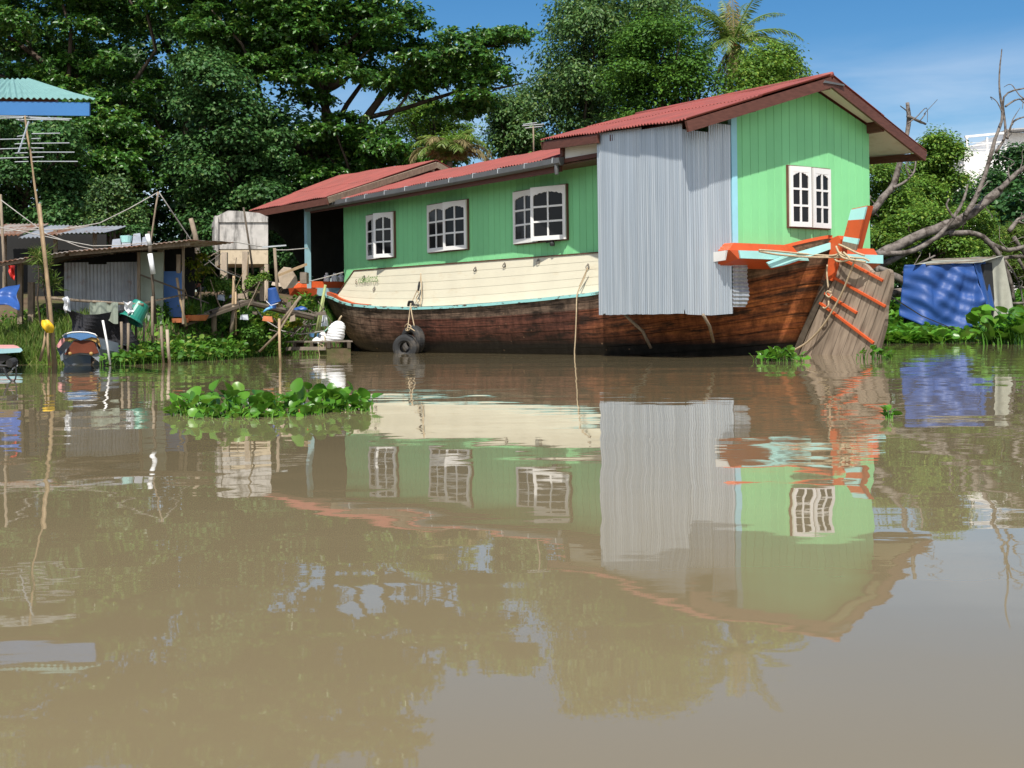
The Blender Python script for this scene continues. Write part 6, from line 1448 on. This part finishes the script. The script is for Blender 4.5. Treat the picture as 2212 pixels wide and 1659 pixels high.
# longtail propeller shaft and skiff tip at the left edge
pr_ = thing('longtail_shaft', 'dark longtail outboard propeller shaft with a curved guard at the left edge', 'outboard motor', at(30, 822, 15.6))
q = MB(); px_tube(q, [(-90, 786), (-30, 788), (10, 790), (28, 792)], 15.6, (8, 8), 8); q.build('shaft', M['metal_dark'], pr_, smooth=True, world_pts=True)
q = MB(); px_tube(q, [(8, 795), (14, 810), (22, 820), (30, 823), (34, 815), (35, 800), (33, 790)], 15.6, (9, 4), 7); q.build('guard', M['metal_dark'], pr_, smooth=True, world_pts=True)
q = MB(); q.lathe([(0.001, -0.05), (0.05, -0.05), (0.055, 0), (0.05, 0.05), (0.001, 0.05)], 12, at(26, 783, 15.6), (0.3, 0.9, 0.2)); q.build('hub', M['rubber'], pr_, smooth=False, world_pts=True)
for k in range(2):
    q = MB(); p0 = at(27, 800, 15.6); d = Vector((0.5 * (1 - 2 * k), 0.3, 0.8 - 1.2 * k)).normalized()
    q.prism([p0 - Vector((0.012, 0, 0)), p0 + d * 0.05 + Vector((-0.03, 0, 0)), p0 + d * 0.10, p0 + d * 0.05 + Vector((0.03, 0, 0.01))], (0, 0.008, 0)); q.build('propeller_blade', M['alu'], pr_, world_pts=True)
sf_ = thing('skiff', 'tip of a small teal and pink skiff poking in at the left edge', 'boat', at(-20, 775, 24.2))
q = MB(); q.prism([at(-160, 765, 24.2), at(4, 763.5, 24.2), at(44, 761, 24.2), at(49, 757, 24.2), at(46, 752, 24.2), at(8, 753, 24.2), at(-160, 752, 24.2)], (-0.36, 0.9, 0)); q.build('hull', M['blue_post'], sf_, world_pts=True)
q = MB(); q.prism([at(-160, 751.7, 24.25), at(10, 752.7, 24.25), at(44, 751.8, 24.25), at(38, 747.5, 24.25), at(30, 745.5, 24.25), at(-160, 746, 24.25)], (-0.32, 0.8, 0)); q.build('deck', M['pink'], sf_, world_pts=True)
q = MB(); q.prism([at(-160, 790, 24.3), at(0, 788, 24.3), at(26, 770, 24.3), at(4, 763.8, 24.3), at(-160, 765.3, 24.3)], (-0.28, 0.7, 0)); q.build('keel', M['metal_dark'], sf_, world_pts=True)
# thin roof aerial behind the boat roof
ra_ = thing('roof_aerial', 'thin aerial pole standing behind the low red roof', 'aerial', wld(-7.0, 3.0, 4.6))
q = MB(); q.tube([at(1153, 345, 35), at(1152, 272, 35)], 0.022, 6); q.build('mast', M['wood'], ra_, smooth=True, world_pts=True)
for y, xa, xb in ((270, 1128, 1176), (275, 1134, 1172), (267, 1130, 1160)):
    q = MB(); q.tube([at(xa, y + 2, 35), at(xb, y - 2, 35)], 0.012, 4); q.build('rod', M['alu'], ra_, world_pts=True)

# thin sticks, laths and scraps standing and lying about the bank
rs = random.Random(41)
for k in range(26):
    x = rs.uniform(318, 560); y = rs.uniform(560, 690); D = 31.5 - (y - 560) / 130 * 4 + rs.uniform(-0.3, 0.3); a = rs.uniform(-0.5, 0.5) if rs.random() < 0.6 else rs.uniform(-1.5, 1.5); L = rs.uniform(30, 85)
    q = MB(); px_tube(q, [(x, y), (x + L * 0.5 * math.sin(a) + rs.uniform(-2, 2), y - L * 0.5 * math.cos(a)), (x + L * math.sin(a), y - L * math.cos(a))], D, (rs.uniform(2.5, 6), rs.uniform(2, 4)), 5, rs.uniform(-0.4, 0.4), k)
    tag(q.build('stick', M[rs.choice(['wood', 'woodd', 'dead', 'bamboo'])], smooth=True, origin=at(x, y, D)), 'thin weathered stick among the weeds and posts of the bank', 'stick', 'thin sticks all over the bank')
for k in range(16):
    x = rs.uniform(325, 700); y = rs.uniform(600, 700); D = 31.5 - (y - 560) / 130 * 3.5; w_ = rs.uniform(10, 26); h_ = rs.uniform(5, 12)
    q = MB(); t_ = rs.uniform(-4, 4); q.prism([at(x, y, D), at(x + w_, y + t_, D + 0.1), at(x + w_ * 0.9, y - h_ + t_, D + 0.15), at(x + w_ * 0.1, y - h_ * 0.8, D + 0.1)], (0, 0.05, 0.02))
    tag(q.build('scrap_board', M[rs.choice(['woodd', 'plank', 'wood', 'terracotta', 'oldtin', 'cpost'])], origin=at(x, y, D)), 'broken board or sheet scrap lying among the weeds of the bank', 'scrap', 'broken scraps lying about the bank')

# ================================================================ bank plants
def shrub(name, label, blobs, mat, n, L, seed, aspect=0.55, up=0.6, droop=0.2, cat='shrub', rosette=1):
    rg = np.random.default_rng(seed); base = gz(Vector(blobs[0][0])); root = thing(name, label, cat, base)
    t = MB(); rnd = random.Random(seed)
    for b in blobs: limb(t, base - Vector((0, 0, 0.1)), b[0], 0.03, 0.01, rnd, 0.06, 4, 5)
    t.build('stem', M['trunk'], root, smooth=True, world_pts=True)
    V, F = crown(blobs, n, L, rg, rosette, aspect, up, droop); np_mesh('foliage', V, F, mat, root, base); return root
def bl_px(lst, D): return [(at(x, y, D + random.Random(int(x)).uniform(-0.3, 0.3)), (w_ * pxm(D), w_ * pxm(D) * 0.8, h_ * pxm(D))) for x, y, w_, h_ in lst]
shrub('vine', 'sunlit yellow-green vine climbing over the leaning post', bl_px([(412, 572, 20, 14), (432, 556, 14, 10), (446, 585, 14, 12), (418, 600, 12, 14), (384, 580, 14, 22), (380, 610, 10, 16)], 29.6), M['leaf_yellow'], 1500, 0.10, 61, cat='vine')
shrub('shrub', 'fine-leaved bush filling the bank below the concrete tank', bl_px([(470, 620, 26, 22), (500, 630, 22, 24), (455, 655, 24, 20), (492, 662, 22, 18), (530, 645, 16, 16), (545, 615, 16, 18), (570, 600, 12, 14)], 29.8), M['leaf_bright'], 5200, 0.075, 62)
shrub('shrub', 'yellow-leaved bush growing under the dropping end of the walkway', bl_px([(560, 690, 22, 20), (600, 700, 20, 18), (636, 700, 16, 10)], 30.3), M['leaf_yellow'], 2000, 0.085, 63)
shrub('shrub', 'dark bush beside the tall stake right of the green basket', bl_px([(340, 675, 24, 26), (352, 705, 22, 18), (325, 715, 16, 14)], 27.3), M['leaf_round'], 2600, 0.085, 64)
shrub('shrub', 'weedy shrub under the plank walkway', bl_px([(475, 705, 26, 18), (520, 705, 22, 20), (545, 720, 20, 14), (440, 712, 18, 12)], 28.3), M['leaf_round'], 3000, 0.08, 65)
shrub('shrub', 'leafy undergrowth behind the tube lamp and posts', bl_px([(360, 548, 24, 16), (390, 535, 20, 14), (300, 500, 30, 14), (440, 540, 18, 16)], 31.8), M['leaf_vine'], 3200, 0.10, 66)
shrub('shrub', 'dark foliage seen under the bow roof behind the jugs', bl_px([(600, 560, 30, 30), (640, 570, 30, 26), (690, 560, 26, 30), (720, 590, 24, 24), (630, 510, 24, 24)], 39.5), M['leaf_dark'], 4200, 0.14, 67)
# strap-leaved potted plant
def strap_plant(name, label, c0, n, L, mat, seed):
    rg = np.random.default_rng(seed); m = n; az = rg.random(m) * 6.28; el = rg.uniform(0.5, 1.4, m)
    V = []; F = []
    for k in range(m):
        d = Vector((math.cos(az[k]), math.sin(az[k]), 0)); p = Vector(c0) + Vector((rg.normal() * .12, rg.normal() * .08, 0)); e = el[k]; s_ = Vector((-d.y, d.x, 0)); ln = L * rg.uniform(.6, 1.1); o = len(V)
        for j in range(6):
            w_ = 0.022 * (1 - (j / 5) ** 2) + 0.002; V += [tuple(p - s_ * w_), tuple(p + s_ * w_)]; p = p + (d * math.cos(e) + Vector((0, 0, 1)) * math.sin(e)) * ln / 5; e -= 0.28
        F += [(o + 2 * j, o + 2 * j + 1, o + 2 * j + 3, o + 2 * j + 2) for j in range(5)]
    return tag(np_mesh(name, V, F, mat, None, c0), label, 'plant')
strap_plant('strap_leaf_plant', 'clump of arching strap leaves below the short concrete post', at(408, 678, 27.6), 60, 0.5, M['leaf_bright'], 71)
strap_plant('strap_leaf_plant', 'smaller arching leaf clump beside the first under the vine', at(385, 670, 27.9), 34, 0.42, M['leaf_bright'], 72)
# grass on the left bank
def grass(name, label, region, n, L, mat, seed, wd=0.012):
    rg = np.random.default_rng(seed); V = []; F = []; rnd = random.Random(seed)
    for k in range(n):
        x, y = region(rnd); z = ground_z(x, y); a = rnd.uniform(0, 6.28); tilt = rnd.uniform(0.05, 0.7); h_ = L * rnd.uniform(0.5, 1.3)
        d = Vector((math.cos(a), math.sin(a), 0)); s_ = Vector((-d.y, d.x, 0)) if rnd.random() < .5 else Vector((1, 0, 0)); p = Vector((x, y, z - 0.02)); m_ = p + d * h_ * 0.35 * tilt + Vector((0, 0, h_ * 0.6)); t_ = p + d * h_ * tilt + Vector((0, 0, h_ * (1 - 0.35 * tilt)))
        o = len(V); V += [tuple(p - s_ * wd), tuple(p + s_ * wd), tuple(m_ + s_ * wd * 0.7), tuple(m_ - s_ * wd * 0.7), tuple(t_)]; F += [(o, o + 1, o + 2, o + 3), (o + 3, o + 2, o + 4, o + 4)]
    F1 = [f for f in F if f[2] != f[3]]; 
    F2 = [(f[0], f[1], f[2], f[2]) for f in F if f[2] == f[3]]
    me = bpy.data.meshes.new(name); me.from_pydata(V, [], [f for f in F1] + [f[:3] for f in F2]); me.materials.append(mat); o = bpy.data.objects.new(name, me); C.objects.link(o)
    return tag(o, label, 'grass', kind='stuff')
def regL(r):
    x = r.uniform(-12.5, -8.35); y = bank_y(x) + r.uniform(-0.15, 1.0) ** 1 * r.uniform(0.2, 3.2); return x, y
grass('grass', 'tall green grass growing on the left bank by the aerial mast', regL, 9000, 0.34, M['grass'], 81)
def regM(r):
    x = r.uniform(-8, -3.6); y = bank_y(x) + r.uniform(0.2, 5); return x, y
grass('weeds', 'low weeds covering the bank among the posts', regM, 6000, 0.22, M['leaf_round'], 82)
# weed hung over the shack corner
shrub('weed', 'tall dry weeds standing at the left corner of the tin shack', bl_px([(95, 580, 12, 34), (110, 620, 14, 24), (82, 560, 12, 20)], 26.0), M['grass'], 500, 0.25, 68, 0.08, 0.3, -0.8)

# ================================================================ water hyacinth
def hyacinth(name, label, spots, mat, seed, kind=None, group=None, base=None, cat='water hyacinth', seg=8, two=True):
    """spots: (x, y, z, height, leaf) -> stalk with a round cupped blade"""
    rg = np.random.default_rng(seed); V = []; F3 = []; F4 = []
    ang = np.linspace(0, 2 * PI, seg, endpoint=False)
    for x, y, z, h_, r_, *big in spots:
        a = rg.random() * 6.28; tilt = rg.uniform(0.15, 0.85)
        if big: a = (1.57 if rg.random() < 0.5 else -1.57) + rg.normal() * 0.6; tilt = rg.uniform(0.0, 0.38)
        d = np.array([math.cos(a), math.sin(a), 0.0]); s_ = np.array([-d[1], d[0], 0.0]); p0 = np.array([x, y, z])
        out = h_ * (rg.uniform(0.15, 0.55) if not big else rg.uniform(0.0, 0.3)); top = p0 + d * out + np.array([0, 0, h_]); mid = p0 + d * out * 0.25 + np.array([0, 0, h_ * 0.55])
        o = len(V); w_ = max(0.006, r_ * 0.10)
        for q_, ww in ((p0, w_ * 1.5), (mid, w_), (top, w_ * 0.6)):
            V += [q_ + s_ * ww, q_ - s_ * ww * 0.5 + d * ww * 0.87, q_ - s_ * ww * 0.5 - d * ww * 0.87]
        for k in range(2):
            for j in range(3): F4.append((o + 3 * k + j, o + 3 * k + (j + 1) % 3, o + 3 * k + 3 + (j + 1) % 3, o + 3 * k + 3 + j))
        up_ = np.array([0, 0, 1.0]); e = d * math.cos(1.25 - tilt * 1.5) + up_ * math.sin(1.25 - tilt * 1.5)      # leaf axis
        n_ = np.cross(e, s_); n_ = n_ if n_[2] > 0 else -n_; tw = rg.normal() * 0.5; s2 = s_ * math.cos(tw) + n_ * math.sin(tw); n2 = np.cross(e, s2); n2 = n2 if n2[2] > 0 else -n2
        c_ = top + e * r_ * 0.95; cup = rg.uniform(0.12, 0.45); o = len(V)
        V.append(c_ - n2 * r_ * 0.08)
        for rad, lift in ((0.6, 0.30), (1.0, 1.0)) if two else ((1.0, 1.0),):
            for t_ in ang:
                ca, sa = math.cos(t_), math.sin(t_); rr_ = rad * (1.0 - 0.10 * (ca < -0.8)); 
                V.append(c_ + e * ca * r_ * rr_ * 1.08 + s2 * sa * r_ * rr_ * (0.98 if ca < 0.3 else 0.86) + n2 * r_ * cup * lift * (sa * sa) - n2 * r_ * 0.22 * lift * max(0, ca))
        for j in range(seg): F3.append((o, o + 1 + j, o + 1 + (j + 1) % seg))
        if two:
            for j in range(seg): F4.append((o + 1 + j, o + 1 + seg + j, o + 1 + seg + (j + 1) % seg, o + 1 + (j + 1) % seg))
    b0 = np.array(base if base is not None else (0, 0, 0), float)
    me = bpy.data.meshes.new(name); me.from_pydata([tuple(v - b0) for v in V], [], F3 + F4); me.materials.append(mat)
    me.polygons.foreach_set('use_smooth', [True] * len(me.polygons))
    ob = bpy.data.objects.new(name, me); C.objects.link(ob); ob.location = tuple(b0)
    return tag(ob, label, cat, group, kind)
# floating clump in the foreground
def wp(x, y):                            # point on the water under that sight line
    r = ray(x, y); k = -CAMH / r.z; return Vector((r.x * k, k, 0))
rg = np.random.default_rng(91); sp_ = []
def clump_w(u): return interp(u, [0, 0.08, 0.25, 0.5, 0.75, 0.93, 1], [0.12, 0.3, 0.42, 0.5, 0.48, 0.35, 0.12])
ca, cbp = wp(372, 893), wp(803, 884); cc = wp(590, 900)
for k in range(150):
    u = rg.random(); bx = lerp(ca.x, cbp.x, u) + rg.normal() * 0.02; by = interp(u, [0, 0.5, 1], [ca.y, cc.y, cbp.y]) + abs(rg.normal()) * clump_w(u) * 0.75
    h_ = rg.uniform(0.02, 0.12); r_ = rg.uniform(0.026, 0.052); sp_.append((bx, by, -0.005, h_, r_))
for k in range(230):                   # low small leaves lying round the foot of the clump
    u = rg.random(); bx = lerp(ca.x, cbp.x, u) + rg.normal() * 0.03; by = interp(u, [0, 0.5, 1], [ca.y, cc.y, cbp.y]) + rg.normal() * 0.10 - 0.05 + 0.06 * math.sin(u * 17)
    sp_.append((bx, by, -0.008, rg.uniform(0.004, 0.05), rg.uniform(0.014, 0.036)))
for x, y, r_ in [(459, 826, .052), (412, 848, .046), (497, 832, .045), (520, 838, .036), (505, 852, .045), (388, 868, .038), (470, 865, .04), (545, 862, .045), (580, 858, .035), (448, 868, .036), (640, 832, .042), (660, 850, .052), (680, 853, .048), (712, 862, .055), (728, 850, .045), (735, 870, .045), (770, 834, .035), (752, 842, .032), (790, 872, .042), (625, 868, .035), (600, 875, .035), (700, 875, .04), (760, 870, .035), (640, 876, .04), (560, 876, .04), (430, 880, .035), (673, 830, .03), (716, 838, .03), (690, 842, .04), (535, 850, .034)]:
    p = at(x, y, 0.0); Dk = interp(x, [372, 590, 803], [ca.y, cc.y, cbp.y]) + rg.uniform(0.1, 0.4); r_ *= 1.32; q = at(x, y, Dk); hh = max(0.05, q.z - r_ * 0.8); sp_.append((q.x, q.y, -0.005, hh, r_, 1))
hyacinth('water_hyacinth', 'floating clump of glossy water hyacinth in the open water in the foreground', sp_, M['leaf_water'], 92, base=tuple(cc), seg=12)
def small_clump(label, x0, x1, y, n, hmax, seed, r=(0.03, 0.06), dp=0.5):
    rg = np.random.default_rng(seed); a, b = wp(x0, y), wp(x1, y); L = []
    for k in range(n):
        u = rg.random(); p = a.lerp(b, u); L.append((p.x, p.y + rg.random() * dp, 0, rg.uniform(0.2, 1) * hmax * math.sin(PI * (0.12 + 0.76 * u)), rg.uniform(*r)))
    return hyacinth('water_hyacinth', label, L, M['leaf_water'], seed + 1, base=tuple(a), seg=8)
small_clump('small floating hyacinth clump under the boat stern', 1640, 1740, 781, 75, 0.20, 95)
small_clump('sparse hyacinth sprigs drifting against the foot of the rudder', 1856, 1936, 777, 30, 0.2, 96)
small_clump('tiny hyacinth sprig floating alone on the ruffled water at right', 1916, 1930, 904, 12, 0.05, 97, (0.02, 0.03), 0.05)
# bank masses
def mass(name, label, pts, depth, n, hr, rr_, seed, mat):
    rg = np.random.default_rng(seed); L = []
    for k in range(n):
        u = rg.random() * (len(pts) - 1); i = min(int(u), len(pts) - 2); p = pts[i].lerp(pts[i + 1], u - i); dd = rg.random() ** 1.15
        x, y = p.x + rg.normal() * 0.1, p.y + dd * depth; z = max(0, ground_z(x, y)); L.append((x, y, z, rg.uniform(*hr) * (0.45 + 0.75 * min(1, dd * 2)), rg.uniform(*rr_)))
    return hyacinth(name, label, L, mat, seed + 1, 'stuff', seg=7, two=False)
mass('hyacinth_mat', 'mat of water hyacinth along the left bank below the walkway', [wp(238, 790), wp(300, 786), wp(380, 782), wp(450, 779), wp(520, 773), wp(590, 768), wp(640, 763)], 3.0, 4600, (0.06, 0.30), (0.028, 0.062), 101, M['leaf_water_dark'])
mass('hyacinth_mat', 'fringe of water hyacinth at the foot of the grassy bank far left', [wp(-120, 781), wp(0, 780), wp(60, 778), wp(130, 780)], 1.2, 800, (0.05, 0.18), (0.025, 0.05), 103, M['leaf_water_dark'])
mass('hyacinth_mat', 'tall water hyacinth bed along the right bank around the blue tarpaulin', [wp(1900, 742), wp(1960, 742), wp(2040, 741), wp(2120, 738), wp(2212, 735), wp(2400, 732)], 7, 6500, (0.10, 0.46), (0.07, 0.15), 105, M['leaf_water'])
rg = np.random.default_rng(107); L = []
for k in range(110):
    p = at(rg.uniform(2120, 2225), 700, 33.2 + rg.random() * 2.0); L.append((p.x, p.y, 0, rg.uniform(0.25, 0.95) * (0.3 + 0.7 * rg.random()), rg.uniform(0.14, 0.24)))
hyacinth('water_hyacinth', 'tallest big-leaved hyacinths rising in front of the grey sheet', L, M['leaf_water'], 108, base=(p.x, p.y, 0), seg=10)
q = MB(); q.hexa([wp(1975, 728) + Vector((a, b, 0.35 + c_)) for a, b, c_ in [(0, 0, 0), (.3, 0, 0), (.3, .1, 0), (0, .1, 0), (0.02, 0, .08), (.28, 0, .05), (.28, .1, .05), (0.02, .1, .08)]]); 

# tarpaulin-covered boat on the right
tp = thing('covered_boat', 'small moored shelter wrapped in a blue tarpaulin and a grey sheet', 'covered boat', at(2050, 700, 41.50))
q = MB()
def ft(u, v):
    xt, yt = lerp(1962, 2104, u), lerp(571, 568, u); xb = lerp(1946, 2130, u); yb = interp(u, [0, .25, .4, .7, 1], [668, 694, 708, 700, 678]) + 14
    p = at(lerp(xt, xb, v), lerp(yt, yb, v), 40.50); k = u * 9 + v * 2.8
    w1 = u * 1.0 + v * 0.45; p.y += -0.25 * v + 0.09 * math.sin(w1 * 9 + 1.2 * math.sin(v * 5 + u * 3)) * (0.3 + v) + 0.10 * v * max(0, math.sin(w1 * 23 + 2 * math.sin(u * 7))) * (u > 0.35) + 0.05 * math.sin(u * 13 + 5 * v * u + 0.7) + 0.045 * math.sin(v * 15 + u * 9 + math.sin(u * 11)) + 0.03 * math.sin(v * 31 - u * 14 + 2 * math.sin(u * 5)) + (0.35 * (1 - u) ** 6); return p, Vector((0, -1, 0))
q.sheet(ft, 70, 24, 0.008)
def ft2(u, v):
    xt, yt = lerp(2104, 2126, u), lerp(568, 560, u); xb, yb = lerp(2130, 2144, u), lerp(676, 664, u); p = at(lerp(xt, xb, v), lerp(yt, yb, v), 40.50 + 1.2 * u); p.y += -0.25 * v + 0.05 * math.sin(u * 11 + v * 3); return p, Vector((0.4, -0.9, 0))
q.sheet(ft2, 16, 14, 0.008); q.build('blue_tarpaulin', M['tarp'], tp, smooth=True, world_pts=True)
q = MB()
def ft3(u, v):
    xt, yt = lerp(2118, 2168, u), lerp(562, 554, u); xb, yb = lerp(2138, 2184, u), lerp(700, 690, u); p = at(lerp(xt, xb, v), lerp(yt, yb, v), 41.70 + 0.6 * u); p.y += -0.2 * v + 0.12 * math.sin(u * 9 + v * 3) * (0.4 + v); return p, Vector((0, -1, 0))
q.sheet(ft3, 26, 14, 0.008)
def ft4(u, v):
    xt, yt = lerp(2030, 2168, u), lerp(560, 553, u); xb, yb = lerp(1972, 2120, u), lerp(572, 568, u); p = at(lerp(xt, xb, v), lerp(yt, yb, v), lerp(42.30, 40.55, v)); p.z += 0.02 * math.sin(u * 14); return p, Vector((0, 0, 1))
q.sheet(ft4, 24, 8, 0.008); q.build('grey_sheet', M['greytarp'], tp, smooth=True, world_pts=True)
q = MB(); q.beam(at(2000, 571, 40.45), at(2122, 563, 40.50), 0.07, 0.05); q.beam(at(2012, 561, 41.30), at(2150, 556, 41.80), 0.05, 0.05); q.build('batten', M['plank'], tp, world_pts=True)
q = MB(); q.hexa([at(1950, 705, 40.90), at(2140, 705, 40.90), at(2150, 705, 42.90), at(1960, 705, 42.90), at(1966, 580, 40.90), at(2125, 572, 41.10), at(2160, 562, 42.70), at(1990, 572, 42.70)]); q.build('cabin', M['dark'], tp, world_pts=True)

for o in list(bpy.data.objects):
    if o.type == 'MESH' and o.parent is None and 'label' not in o and 'kind' not in o:
        print('UNTAGGED', o.name)
